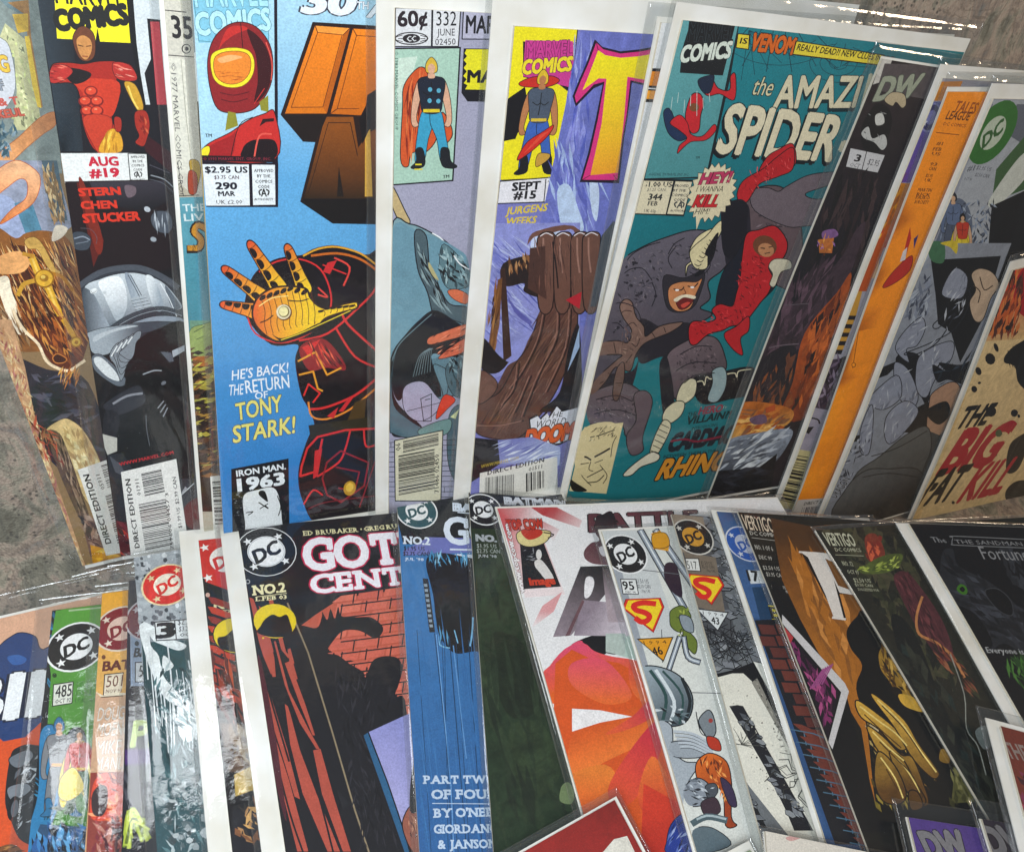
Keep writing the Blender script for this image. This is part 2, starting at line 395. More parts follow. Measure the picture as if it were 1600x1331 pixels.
def BARS(k, n, along, fg, ins):
    l, t, r, b = ins; pos = 0; ws = [random.choice((1, 1, 2, 3)) for _ in range(2*n)]; tot = sum(ws); 
    for i, w_ in enumerate(ws):
        if i % 2 == 0:
            a, e = pos/tot, (pos+w_)/tot
            if along == 'x': c4 = [k(l+(1-l-r)*a, t), k(l+(1-l-r)*e, t), k(l+(1-l-r)*e, 1-b), k(l+(1-l-r)*a, 1-b)]
            else: c4 = [k(l, t+(1-t-b)*a), k(1-r, t+(1-t-b)*a), k(1-r, t+(1-t-b)*e), k(l, t+(1-t-b)*e)]
            put(fg, [[loc(*v) for v in c4]])
        pos += w_
def PANEL(c, s, ol='#111', w=3):
    p = pts(s); put(c, [[loc(*a) for a in p]])
    if ol: put(ol, band(p+[p[0]], w))
def SEAL(x, y, w_, h, sl, c='#222'):         # small approval box text
    for i, t in enumerate(('APPROVED', 'BY THE', 'COMICS', 'CODE')):
        ww = w_*(.9, .62, .8, .55)[i]; X = x+(w_-ww)/2; Y = y+h*(.16+.155*i)
        T(t, X, Y+sl*(X-x), X+ww, Y+sl*(X+ww-x), h*.09, c, b=.03)
    X = x+w_*.28; T('A', X+w_*.1, y+h*.86, X+w_*.36, y+h*.86, h*.22, c, b=.03)
    L(c, w_*.07, [(X+w_*.12, y+h*.66), (X, y+h*.72), (X+w_*.05, y+h*.82)]); L(c, w_*.07, [(X+w_*.34, y+h*.66), (X+w_*.46, y+h*.72), (X+w_*.41, y+h*.82)])
    T('AUTHORITY', x+w_*.06, y+h*.98, x+w_*.94, y+h*.98+sl*w_, h*.07, c, b=.03)
def FIG(cx, cy, H, body, legs, skin='#c98f68', hair='#5a3a22', boots='#2a2a2e', cape=None, lean=0, arms=None, belt=None, ol='#141414', pose=0):
    """generic standing figure, feet at (cx,cy), H tall in crop px"""
    arms = arms or skin
    def q(l): return [(cx+x*H+lean*H*(-y), cy+y*H) for x, y in l]
    w = H*.008
    if cape: S(cape, q([(-.07, -.83), (.07, -.83), (.17, -.6), (.2, -.25), (.12, -.1), (-.05, -.3), (-.2, -.04), (-.25, -.3), (-.19, -.62)]), ol, w*1.2)
    S(legs, q([(-.09, -.5), (.0, -.52), (.015, -.4), (-.03, -.25), (-.07, -.04), (-.15, -.04), (-.13, -.3)]), ol, w)
    S(legs, q([(.0, -.52), (.09, -.5), (.13, -.3), (.17, -.04), (.09, -.04), (.05, -.25), (-.01, -.4)]), ol, w)
    S(boots, q([(-.08, -.16), (-.06, -.02), (-.13, .02), (-.19, .01), (-.14, -.05), (-.14, -.16)]), ol, w)
    S(boots, q([(.09, -.16), (.16, -.16), (.18, -.05), (.24, .0), (.19, .02), (.1, -.01)]), ol, w)
    S(arms, q([(-.12, -.8), (-.06, -.77), (-.11, -.6), (-.14, -.45), (-.12, -.38), (-.17, -.37), (-.19, -.45), (-.17, -.65)]), ol, w)
    if pose: S(arms, q([(.12, -.8), (.06, -.77), (.15, -.66), (.22, -.72), (.28, -.86), (.23, -.87), (.19, -.78)]), ol, w)
    else: S(arms, q([(.12, -.8), (.06, -.77), (.11, -.6), (.14, -.45), (.12, -.38), (.17, -.37), (.19, -.45), (.17, -.65)]), ol, w)
    S(body, q([(-.05, -.83), (.05, -.83), (.125, -.79), (.105, -.62), (.075, -.5), (-.075, -.5), (-.105, -.62), (-.125, -.79)]), ol, w)
    L(ol, w, q([(0, -.78), (.0, -.68), (-.01, -.56)])); L(ol, w, q([(-.08, -.69), (-.03, -.66), (.0, -.68), (.04, -.66), (.08, -.69)]))
    if belt: P(belt, q([(-.075, -.53), (.075, -.53), (.078, -.5), (-.078, -.5)]))
    S(skin, q([(-.022, -.88), (.022, -.88), (.03, -.82), (-.03, -.82)]))
    S(hair, q([(-.045, -.87), (-.05, -.95), (0, -1.01), (.05, -.95), (.045, -.87)]), ol, w)
    S(skin, q([(-.033, -.92), (0, -.95), (.033, -.92), (.025, -.87), (0, -.85), (-.025, -.87)]))
def begin(label, row, idx, TL=None, BL=None, thru=None, top=None, TR=None, base='#888', brd=(2, 4), bag=(5, 7), W=.170, H=.2575, sleeve=0, flap=0, rt=None, cat='comic book', grp='bagged comic books laid overlapping in rows'):
    """TL/BL/TR: pixel of that corner of the cover; thru: second pixel on its left edge; top: second pixel on (a parallel to) its top edge from TL"""
    global C
    C = Row(); C.row = row; C.D = row.D + idx*TAU; C.O = row.o + row.n*(idx*TAU); C.f = (0, 0, 1); C.items = []; C.part = 'cover'; C.npart = 0; C.mot = .05
    C.label = label; C.base = base; C.brd = brd; C.bag = bag; C.W = W; C.H = H; C.slv = sleeve; C.grp = grp; C.cat = cat; C.flap = flap
    anchor = TL or BL or TR; A = loc(*anchor)
    if TR: C.eu = (loc(*TR)-loc(*top)).normalized(); C.ev = Vector((C.eu.y, -C.eu.x)) if thru is None else (loc(*thru)-A).normalized(); C.tl = A-C.eu*W
    else:
        d = loc(*thru)-A; C.ev = (d if TL else -d).normalized()             # down the cover
        C.eu = (loc(*top)-A).normalized() if top else Vector((-C.ev.y, C.ev.x))
        if TL and H is None: C.H = H = (loc(*thru)-A).length; C.W = H*.66
        C.tl = A if TL else A - C.ev*H
    if abs(C.eu.dot(C.ev)) > .03 :
        print('SKEW %.3f %s' % (C.eu.dot(C.ev), label))
        m = C.eu.dot(C.ev)                                                  # keep it a rectangle within about two degrees
        mm = max(-.035, min(.035, m)); e = (C.eu - C.ev*m).normalized(); C.eu = (e*math.sqrt(1-mm*mm) + C.ev*mm).normalized()
    b = lin(base) if isinstance(base, str) else None
def link(name, V, Fc, mat, parent, lift=None, smoothf=False):
    me = bpy.data.meshes.new(name); me.from_pydata(V, [], Fc); me.materials.append(mat)
    if smoothf: me.polygons.foreach_set('use_smooth', [True]*len(me.polygons))
    o = bpy.data.objects.new(name, me); scene.collection.objects.link(o); o.parent = parent
    return o
def done():
    c = C; row = c.row
    ou, ov = c.tl, c.ev
    org = c.tl + c.ev*c.H                                    # lower left corner of the cover
    Wp = to_world(c.O + row.h*org.x + row.u*org.y)
    root = bpy.data.objects.new('comic_book' if c.cat == 'comic book' else c.cat.replace(' ', '_'), None); scene.collection.objects.link(root)
    ax = ROT @ (row.h*c.eu.x + row.u*c.eu.y); az = ROT @ row.n; ay = az.cross(ax); ax.normalize(); az.normalize(); ay.normalize()
    M = Matrix((ax, ay, az)).transposed().to_4x4(); M.translation = Wp
    root.matrix_world = M; Mi = M.inverted(); root.empty_display_size = .05
    root['label'] = c.label; root['category'] = c.cat
    if c.grp: root['group'] = c.grp
    def W3(q, z):                                            # local 2-D + height -> root space
        s, t = q.x, q.y
        return Mi @ to_world(c.O + row.h*s + row.u*t + row.n*(z+warp(row, s, t)))
    def uvp(u, v): return c.tl + c.eu*u + c.ev*v             # metres right, metres down
    # ---- print
    nu, nv = 12, 17
    verts = []; faces = []; info = []
    quad = [uvp(0, c.H), uvp(c.W, c.H), uvp(c.W, 0), uvp(0, 0)]
    K1 = 50.0                                                # scale up for the triangulator
    def addf(pl, i):
        a = sum(pl[k-1].x*pl[k].y-pl[k].x*pl[k-1].y for k in range(len(pl)))
        if abs(a) < 4e-9: return
        if a < 0: pl = pl[::-1]
        b = len(verts); verts.extend(Vector((p.x*K1, p.y*K1)) for p in pl); faces.append(tuple(range(b, b+len(pl)))); info.append(i)
    addf(quad, -1)
    edges = []
    for i in range(1, nu):
        b = len(verts); verts += [uvp(c.W*i/nu, 0)*K1, uvp(c.W*i/nu, c.H)*K1]; edges.append((b, b+1))
    for i in range(1, nv):
        b = len(verts); verts += [uvp(0, c.H*i/nv)*K1, uvp(c.W, c.H*i/nv)*K1]; edges.append((b, b+1))
    m0, m1 = -.004, .004
    for i, it in enumerate(c.items):
        for pl in it[1]:
            # drop what lies wholly off the cover
            us = [(p-c.tl).dot(c.eu) for p in pl]; vs = [(p-c.tl).dot(c.ev) for p in pl]
            if max(us) < 0 or min(us) > c.W or max(vs) < 0 or min(vs) > c.H: continue
            addf(pl, i)
    fxy = [[(verts[k].x, verts[k].y) for k in f] for f in faces]
    R = delaunay_2d_cdt(verts, edges, faces, 0, 1e-6, True)
    V2 = [Vector((v[0]/K1, v[1]/K1)) for v in R[0]]
    groups = {}
    ei, ej = c.eu, c.ev; det = ei.x*ej.y-ei.y*ej.x
    base = col(c.base)
    for f, ids in zip(R[2], R[5]):
        top = -2
        ce = (V2[f[0]]+V2[f[1]]+V2[f[2]])/3; X, Y = ce.x*K1, ce.y*K1
        for k in sorted(ids, reverse=True):
            F3 = fxy[k]; r = False; x0, y0 = F3[-1]
            for x1, y1 in F3:
                if (y0 > Y) != (y1 > Y) and X < (x1-x0)*(Y-y0)/(y1-y0)+x0: r = not r
                x0, y0 = x1, y1
            if r: top = info[k]; break
        if top == -2: continue
        ce = ce - c.tl
        u = (ce.x*ej.y-ce.y*ej.x)/det; v = (ei.x*ce.y-ei.y*ce.x)/det
        if not (0 < u < c.W and 0 < v < c.H): continue
        cc, mt, pn = (base, .05, 'cover') if top == -1 else (c.items[top][0], c.items[top][3], c.items[top][2])
        g = groups.setdefault(pn, ([], [], [], {})); idx = []
        for k in f:
            j = g[3].get(k)
            if j is None:
                j = len(g[0]); g[3][k] = j; g[0].append(W3(V2[k], 0))
            idx.append(j)
            if isinstance(cc[0], tuple):
                a, b = cc[2], cc[3]; d = b-a; t = max(0, min(1, (V2[k]-a).dot(d)/d.length_squared)); q = tuple(cc[0][m]*(1-t)+cc[1][m]*t for m in range(3))
            else: q = cc
            g[2].append((*q, mt))
        g[1].append(tuple(idx))
    for pn, (V, Fc, Cl, _) in groups.items():
        o = link(pn.split('|')[0], V, Fc, PRINT, root, smoothf=True)
        at = o.data.color_attributes.new('ink', 'FLOAT_COLOR', 'CORNER')
        at.data.foreach_set('color', [x for q in Cl for x in q])
    # ---- pages and board as thin warped slabs
    def slab(name, u0, u1, v0, v1, z0, z1, mat, n=(10, 14), skew=0):
        V, Fc = [], []
        for z in (z1, z0):
            for j in range(n[1]+1):
                for i in range(n[0]+1): V.append(W3(uvp(u0+(u1-u0)*i/n[0], v0+(v1-v0)*j/n[1]), z))
        N1 = (n[0]+1)*(n[1]+1)
        I = lambda i, j, k: k*N1+j*(n[0]+1)+i
        for j in range(n[1]):
            for i in range(n[0]):
                Fc.append((I(i, j, 0), I(i, j+1, 0), I(i+1, j+1, 0), I(i+1, j, 0))); Fc.append((I(i, j, 1), I(i+1, j, 1), I(i+1, j+1, 1), I(i, j+1, 1)))
        for i in range(n[0]):
            Fc.append((I(i, 0, 0), I(i+1, 0, 0), I(i+1, 0, 1), I(i, 0, 1))); Fc.append((I(i, n[1], 0), I(i, n[1], 1), I(i+1, n[1], 1), I(i+1, n[1], 0)))
        for j in range(n[1]):
            Fc.append((I(0, j, 0), I(0, j, 1), I(0, j+1, 1), I(0, j+1, 0))); Fc.append((I(n[0], j, 0), I(n[0], j+1, 0), I(n[0], j+1, 1), I(n[0], j, 1)))
        return link(name, V, Fc, mat, root)
    slab('pages', 0, c.W, 0, c.H, -.0011, -.00006, PAGES)
    bl, bt = c.brd[0]/1000, c.brd[1]/1000; br = c.brd[2]/1000 if len(c.brd) > 2 else .002; bb = c.brd[3]/1000 if len(c.brd) > 3 else .003
    slab('backing_board', -bl, c.W+br, -bt, c.H+bb, -.0018, -.0012, BOARD)
    # ---- sleeve
    gl_, gt = c.bag[0]/1000+bl, c.bag[1]/1000+bt; gr = (c.bag[2]/1000 if len(c.bag) > 2 else .004)+br; gb = (c.bag[3]/1000 if len(c.bag) > 3 else .003)+bb
    def knots(a, b):                                         # dense at the rolled edges
        e = [0, .0004, .0009, .0016, .0026, .004, .006, .009]; m = b-a
        mid = [.013+(m-.026)*i/15 for i in range(16)]
        return [a+x for x in e]+[a+x for x in mid]+[b-x for x in e[::-1]]
    U, Vv = knots(-gl_, c.W+gr), knots(-gt, c.H+gb); V, Fc = [], []
    sd = random.uniform(0, 50)
    def prof(x, e):                                          # rises from the seam over the board edge
        x = max(0, min(1, x/e)); return math.sqrt(1-(1-x)**2)
    for side in (0, 1):
        for v in Vv:
            for u in U:
                du = min(u+gl_, c.W+gr-u); dv = min(v+gt, c.H+gb-v)
                k = min(prof(du, .0035), prof(dv, .004))
                nz = noise.noise(Vector((u*26+sd, v*9, 3)))*.00042 + noise.noise(Vector((u*60+sd, v*34, 9)))*.00012
                edge = max(0, 1-min(du, dv)/.012); nz += edge*noise.noise(Vector((u*70+sd, v*70, 21)))*.0005*k
                z = (-.0010+(.0013+.00045+nz)*k) if side == 0 else (-.0010-.00110*k)
                V.append(W3(uvp(u, v), z))
    a, b = len(U), len(U)*len(Vv)
    for j in range(len(Vv)-1):
        for i in range(a-1):
            q = (j*a+i, (j+1)*a+i, (j+1)*a+i+1, j*a+i+1); Fc.append(q); Fc.append(tuple(x+b for x in q[::-1]))
    s_ = link('plastic_sleeve', V, Fc, SLV[c.slv], root, smoothf=True)
    return root
def fan_local(pl):
    from mathutils.geometry import tessellate_polygon
    return [[pl[i] for i in t] for t in tessellate_polygon([[Vector((v.x, v.y, 0)) for v in pl]])]

# ------------------------------------------------------------------ upholstery the comics lie on
FAB = fabric_mat()
def cushion(name, row, back, s0, s1, t0, t1, tilt, thick, seed, label):
    """padded slab, its top face sagging behind the comics"""
    h = (row.h); V, Fc = [], []; nx, ny = 90, 60
    origin = row.o - row.n*back
    nn = (row.n - h*tilt).normalized(); hh = (h + row.n*tilt).normalized(); uu = row.u
    Wp = to_world(origin); root_i = None
    for k in (0, 1):
        for j in range(ny+1):
            for i in range(nx+1):
                s = s0+(s1-s0)*i/nx; t = t0+(t1-t0)*j/ny
                e = min(s-s0, s1-s, t-t0, t1-t); r = .05; x = max(0, min(1, e/r)); rise = math.sqrt(max(0, 1-(1-x)**2))
                z = -(1-rise)*thick*.45 + .002*noise.noise(Vector((s*6, t*6, seed))) if k == 0 else -thick+(1-rise)*thick*.4
                V.append(ROT @ (hh*s + uu*t + nn*z))
    N1 = (nx+1)*(ny+1)
    for j in range(ny):
        for i in range(nx):
            q = (j*(nx+1)+i, j*(nx+1)+i+1, (j+1)*(nx+1)+i+1, (j+1)*(nx+1)+i); Fc.append(q); Fc.append(tuple(x+N1 for x in q[::-1]))
    b = [i for i in range(nx+1)]+[(j)*(nx+1)+nx for j in range(1, ny+1)]+[ny*(nx+1)+i for i in range(nx-1, -1, -1)]+[j*(nx+1) for j in range(ny-1, 0, -1)]
    for i in range(len(b)):
        p, q = b[i], b[(i+1) % len(b)]; Fc.append((p, p+N1, q+N1, q))
    me = bpy.data.meshes.new(name); me.from_pydata(V, [], Fc); me.materials.append(FAB); me.polygons.foreach_set('use_smooth', [True]*len(me.polygons))
    o = bpy.data.objects.new(name, me); scene.collection.objects.link(o); o.location = Wp
    return o
def sofa():
    root = bpy.data.objects.new('sofa', None); scene.collection.objects.link(root); root['label'] = 'beige grey patterned upholstered seat with backrest under all the comic books'; root['category'] = 'sofa'
    a = cushion('backrest', ROW1, .020, -.75, .80, -.26, .48, .055, .12, 2.0, '')
    b = cushion('seat', ROW2, .0275, -.75, .80, -.50, .20, -.070, .14, 5.0, '')
    root.location = b.location
    for o in (a, b): o.parent = root; o.matrix_parent_inverse = Matrix.Translation(-Vector(root.location))
sofa()
# ================================================================== back row, left to right
A1 = (0, 0, 4.93); A2 = (0, 250, 4.93); A3 = (0, 500, 3.33); A4 = (280, 0, 3.80); A5 = (280, 340, 2.774); A6 = (560, 0, 3.326); A7 = (560, 380, 3.168)
A8 = (870, 0, 3.327); B1 = (870, 380, 3.17); B2 = (1200, 0, 3.3275); B3 = (1200, 380, 3.025); B4 = (0, 800, 2.506); B5 = (280, 760, 2.332)
B6 = (600, 740, 2.253); B7 = (920, 760, 2.33); B8 = (1220, 740, 2.253)

# ---- painted cover, far left
begin('bagged comic with painted brown and gold horse head cover, leftmost of the back row', ROW1, 0, BL=(129, 887), thru=(0, 545), base='8a6f4c', brd=(-.6, 1), bag=(7, 8), sleeve=0)
F(*A1); mot(.35)
P('7f8a86', '-600,-200 320,-200 480,1331 -600,1331')
P('6a7f84', '0,0 150,0 190,120 60,60'); P('b9b88c', '40,180 190,300 300,830 330,1000 100,1000 130,700 110,420 0,280')
ST('40,220 190,320 290,800 300,980 60,1000 140,700', 60, ['c8cf8e', 'a8b07c', '76795c', 'd4d6a4'], 60, 22, 70, 40)
P('a3763f', '60,20 190,110 215,290 300,830 330,820 240,280 220,0'); P('d9b13a', '95,110 215,105 220,240 140,255'); P('e3c040', '190,280 225,275 300,700 320,830 290,820 250,660')
mot(.06); part('title')
S('c9ccd2', '-200,280 20,300 90,420 120,640 80,780 -60,930 -200,930', '666a66', 6)
T('NG', -90, 545, 76, 550, 120, 'e0ba45', ol='7a5a22', ow=.04, b=.04); T('OF', -60, 700, 40, 690, 80, '8f96a2', ol='555', b=.04)
T('& T', 0, 815, 150, 800, 60, 'c0574c', b=.04); T('RKEUL', -60, 915, 190, 885, 60, 'c25a48', ol='7f4038', b=.04)
part('cover'); mot(.35)
S(('e0a068', 'b97442', 0, 1250, 420, 850), '-40,1210 150,1050 300,910 420,860 425,960 330,1030 200,1140 40,1290 -40,1331', 'a55a2c', 7)
ST('0,930 150,1000 60,1200 -30,1200', 30, ['4f6b78', '35525e', '7e94a0'], 90, 26, 100, 40)
F(*A2)
P('8f95a8', '-600,0 420,0 560,500 -600,1500'); S('9aa6c6', '0,260 120,330 200,600 60,700 -80,900 -80,300'); P('4f7f96', '110,330 240,300 330,560 210,600'); P('49606c', '320,0 440,0 520,460 400,470')
S(('e9b184', 'd4793a', 200, 60, 100, 480), '-60,120 120,0 280,80 310,180 260,320 130,420 0,490 90,380 200,290 210,170 150,140 40,220 -60,280', 'b5541f', 7)
ST('330,60 420,60 520,470 400,480', 70, ['b98f5c', '8b6a40', 'd9bd8c', '6f5c40'], 120, 22, 80, 20)
S('8a5524', '-80,560 120,600 200,560 340,540 520,600 640,880 660,1400 -80,1400'); S('4a220e', '80,700 180,660 330,760 430,900 560,1100 620,1350 200,1380 90,1000')
ST('-40,680 560,640 640,1331 -40,1331', 420, ['c98a44', 'e8c088', '6e3410', 'a85e26', '3a1a0c', 'd9a45c', '8f4a1a', '2b1410', '5a280e'], 170, 13, 64, 16)
S('e8a868', '-40,760 140,700 230,780 180,860 60,880 -40,860'); S('f0e2c8', '-20,930 60,900 100,1040 190,1230 240,1331 120,1331 20,1100'); S('e8d9c4', '430,500 520,520 480,590 400,620')
S('caa050', '190,620 260,590 330,650 420,820 470,860 420,880 350,800 290,690 220,680', '6b4416', 6)
L('d9a52e', 55, '250,760 300,880 380,1000 440,1150 560,1331'); L('e5bf5a', 16, '250,760 300,880 380,1000 440,1150 560,1331'); L('b07418', 26, '400,870 480,900 560,1000'); L('c08a2a', 30, '180,720 260,740'); L('c9972e', 34, '140,1040 180,960 260,930')
E('8d5e12', 342, 912, 78, 74); E('dba832', 340, 910, 66, 62); E('a8761c', 340, 908, 34, 30); E('ecc860', 332, 900, 18, 14)
F(*A3)
S('1f1d2a', '60,200 240,260 460,330 560,760 300,780 200,560 130,400'); ST('160,280 450,330 520,700 240,600', 60, ['2b2c3c', '15131c', '3a3d50', '4b4a58', '201a20'], 110, 24, 20, 50)
S('5a220c', '100,0 440,0 430,210 350,265 290,250 240,190 150,60'); ST('160,0 420,0 400,200 280,220', 70, ['a4541a', '6a2a0c', '2e110a', 'd08a3a', '84431c'], 90, 18, 60, 25)
ST('90,-60 470,-70 440,90 150,90', 90, ['8a4a1a', '3a1a0c', 'a85e26', '5a280e', 'c98a44', '2b1410'], 130, 12, 66, 14); ST('-60,-50 90,-50 150,120 60,160 -40,60', 50, ['a07a50', '6e4a2c', 'c9a478', '8a6a48', '4a2c18'], 120, 14, 66, 20); L('f0d9b4', 15, '70,-50 90,0 130,60 200,130 240,215 300,255 360,268 410,235 440,215'); S('3a140a', '275,200 300,180 345,205 330,225 290,225', 'c87a34', 7)
L('d29a26', 26, '330,0 370,60 395,110'); E('a87214', 396, 116, 30, 29); E('e2b43c', 396, 116, 22, 21); E('a87214', 398, 118, 10, 10)
ST('300,265 420,250 410,340 330,330', 20, ['c07a30', 'd8a050', '8a4a1c'], 70, 10, 110, 20)
mot(.45)
P('b9906a', '-60,0 60,0 130,250 190,560 460,1331 380,1331 0,200'); ST('-20,60 60,60 170,480 430,1280 400,1300 60,360', 260, ['c9a478', 'b07068', 'd0b68a', '9a5a50', 'c0905f', 'b5845a', 'd8c494'], 60, 12, 66, 40)
S('cdb27c', '240,580 320,525 370,530 440,590 520,740 560,900 500,1000 420,900 360,720 310,600', '54412c', 4); ST('320,560 430,600 520,760 500,900 400,800', 50, ['dccb94', 'b89a64', 'e6d8a8', 'a88a5c'], 70, 18, 65, 25)
S('5b4638', '240,590 310,600 370,740 430,920 470,1060 420,1050 330,860 270,700'); ST('260,600 330,640 470,1050 420,1040', 60, ['33241e', '806752', '4b382e', '97806a'], 90, 12, 70, 12)
ST('140,520 260,560 330,760 200,720', 40, ['7a2c22', 'b04a34', '3a1a18', '8a5a3c'], 90, 12, 60, 50)
P('6c5148', '420,1040 560,1040 560,1240 470,1240'); ST('420,1040 560,1040 560,1230 470,1230', 40, ['8e6f5e', '4b3836', '9a8474', '2b2224'], 60, 20, 60, 40)
P('c98c1e', '470,1180 640,1220 640,1400 500,1400'); ST('470,1190 630,1220 630,1331 500,1331', 20, ['dba62c', 'a8701a', 'e6bf4c'], 80, 20, -10, 20)
mot(.05); part('barcode'); P('e4e4de', '404,790 560,735 760,1190 553,1235')
T('DIRECT EDITION', 580, 1168, 464, 812, 30, '111', b=.03)
for i in range(2):
    def k(x, y, i=i):
        a, b = ((512, 770), (548, 890)) if i == 0 else ((535, 930), (600, 1180)); return (a[0]+(b[0]-a[0])*y+x*110, a[1]+(b[1]-a[1])*y-x*38)
    BARS(k, 16+12*i, 'y', '2a2a2c', (0.12, 0, 0, 0))
T('05911', 548, 888, 520, 812, 22, '222')
done()

# ---- dark cover with red figure box
begin('bagged comic with black cover, AUG #19 price box and giant grey dome', ROW1, 1, BL=(189, 872), thru=(59, 0), base='0b0a10', brd=(-.6, 1), bag=(8, 8), sleeve=0)
F(*A1); mot(.08)
P('26303a', '300,0 420,0 600,1160 470,1160'); P(('2e3a44', '12141a', 300, 500, 650, 500), '290,0 560,0 720,1160 480,1160')
P('15121a', '560,300 1010,330 1150,1160 640,1160'); 
P('d7dde0', '1010,-200 1400,-200 1400,800 1120,800 1080,560 1050,330'); P('15121a', '1130,140 1230,150 1300,1160 1190,1000 1110,560 1160,450'); P('c03a44', '1155,165 1225,165 1290,895 1215,898'); P('15121a', '1120,800 1400,800 1400,1331 1150,1331'); P('381018', '1080,1000 1330,1180 1330,1331 1120,1160')
part('publisher_logo'); P('f2e61e', '410,-160 960,-160 1003,328 770,318 750,215 735,312 440,295'); 
T('MARVEL', 432, 22, 960, 55, 150, '1c1c1a', b=.02); T('COMICS', 440, 232, 985, 178, 150, '1c1c1a', ol='1c1c1a', ow=.04, b=.05, sh=.12)
part('figure_picture')
S('a82418', '400,500 520,480 640,490 760,470 900,470 1010,500 1050,610 900,600 930,700 860,900 900,1000 930,1160 740,1160 640,960 620,760 560,640 400,630', '1d0b0c', 9)
S('c9381f', '560,620 700,600 900,620 920,720 880,860 840,900 760,940 650,880 640,720'); S('170d10', '480,540 560,520 700,560 660,620 560,640')
for x, y in ((655, 775), (745, 775), (670, 850), (745, 850), (700, 700)): E('7b1814', x, y, 52, 42); E('d6452a', x, y-4, 40, 30); E('e88a64', x-8, y-14, 12, 7)
S('c33a22', '640,900 860,910 800,1160 740,1150', '5a1412', 5); S('dca02a', '850,990 930,1040 930,1160 760,1160', '8a5a14', 4); ST('800,1010 925,1050 925,1150 780,1150', 14, ['f0c84a', 'b87d1c'], 90, 16, 100, 15)
S('b52c26', '400,510 500,500 560,550 480,620 390,630', '3a0d10', 6); ST('400,510 520,500 480,610 390,620', 12, ['e2705c', '7a1a1c'], 70, 10, 10, 10)
S('b52c26', '870,480 1000,500 1050,610 900,600', '3a0d10', 6); ST('890,490 1030,540 1030,600 910,590', 14, ['e2705c', '7a1a1c', 'f0a090'], 80, 10, 20, 10)
S('c9992c', '955,635 1040,650 1100,800 1080,860 1030,800', '5c3d12', 6); L('f0d060', 14, '985,660 1020,760 1060,830')
S('a32a1c', '1040,860 1120,850 1150,950 1130,1060 1100,1120 1040,1090 1070,1040 1040,960', '2d0c0e', 6); ST('1050,880 1130,880 1130,1050 1060,1040', 14, ['d0603c', '7a1814'], 50, 14, 70, 20)
S('a32a1c', '880,900 930,910 930,1000 890,1000', '2d0c0e', 5)
S('6b3a22', '560,300 600,215 660,205 720,260 735,360 720,440 660,470 600,430', '160c0c', 6); S('c98a4c', '590,300 640,270 700,310 705,390 670,455 630,440 600,380', '6a3a1c', 4); L('3a1c12', 7, '600,345 640,355'); L('3a1c12', 7, '665,355 700,350'); L('8a3a22', 8, '635,430 675,432')
part('price_box'); P('e2e4e2', '468,1176 980,1172 1128,1178 1142,1400 494,1408'); L('111', 7, '984,1176 1004,1404', False); L('111', 5, '986,1176 1128,1178 1140,1400', False)
T('AUG', 688, 1272, 912, 1268, 68, 'c4203a', b=.045); F(*A2); T('#19', 698, 128, 918, 122, 68, 'c4203a', b=.045)
F(*A1); SEAL(1000, 1178, 122, 212, -.02)
F(*A2); part('caption'); mot(.03)
P('1a0c10', '500,160 1340,140 1400,480 1360,830 600,930'); P(('35313a', '100e14', 950, 160, 1000, 390), '690,165 1260,150 1300,300 1150,390 760,330'); S('6a5a62', '960,190 1040,200 1040,260 980,280')
L('4c4a54', 6, '1150,30 1300,90'); L('8a8f96', 9, '1160,110 1260,140 1330,200'); L('55585f', 5, '1150,140 1250,170 1330,240')
P('5a1810', '590,170 640,170 800,620 720,820 660,480'); S('7a2414', '610,180 650,180 790,600 740,700')
T('STERN', 615, 272, 928, 258, 58, 'd6341e', b=.05); T('CHEN', 632, 372, 900, 362, 58, 'd6341e', b=.05); T('STUCKER', 648, 478, 1078, 455, 66, 'd6341e', b=.05)
part('cover')
S('3b424c', '560,560 640,550 700,600 680,680 600,690 560,650', '0a0a0c', 4); L('8a93a0', 10, '575,600 640,585 690,610'); L('6c747f', 8, '585,640 640,630 680,620'); L('5a5158', 4, '620,520 700,530 745,590 740,640')
S('4a505a', '1165,420 1210,385 1300,400 1325,500 1290,555 1210,540 1165,480', '0a0a0c', 4); ST('1180,410 1300,420 1300,540 1200,530', 14, ['8e959e', '2a2d34', 'b4bac2'], 110, 10, 90, 10); E('b4bac2', 1132, 372, 26, 20, 30); E('9aa0a8', 1180, 604, 24, 18, 20)
S('30343c', '620,960 760,860 920,815 1080,815 1240,880 1360,960 1400,1331 600,1331'); L('4a4f58', 44, '620,960 760,868 920,828 1080,828 1240,890 1365,975'); 
S(('c6ced4', '6c7680', 800, 930, 860, 1280), '640,1000 780,910 940,868 1080,870 1240,930 1350,1040 1400,1140 1250,1160 1100,1170 950,1220 830,1331 660,1331', '20242a', 6)
S(('3e464f', '98a2ac', 650, 1200, 820, 1200), '635,1010 690,1000 740,1060 800,1190 850,1300 820,1331 650,1331'); S(('eef2f4', 'a8b2ba', 830, 960, 900, 1200), '760,935 900,890 960,960 980,1100 950,1200 900,1240 850,1150 800,1040')
S(('8d99a6', 'b4bec6', 980, 1000, 1100, 1000), '960,880 1000,878 1060,1000 1110,1160 1060,1170 1010,1060'); S(('dfe5e8', '93a0ab', 1150, 980, 1230, 1000), '1120,890 1180,900 1230,1010 1260,1140 1200,1155 1150,1040'); S('59636e', '1270,960 1330,1030 1390,1130 1330,1140 1290,1050')
L('222831', 5, '985,880 1070,1040 1110,1140'); L('222831', 5, '1005,880 1090,1040'); L('e8ecee', 6, '1235,945 1300,1060 1360,1200')
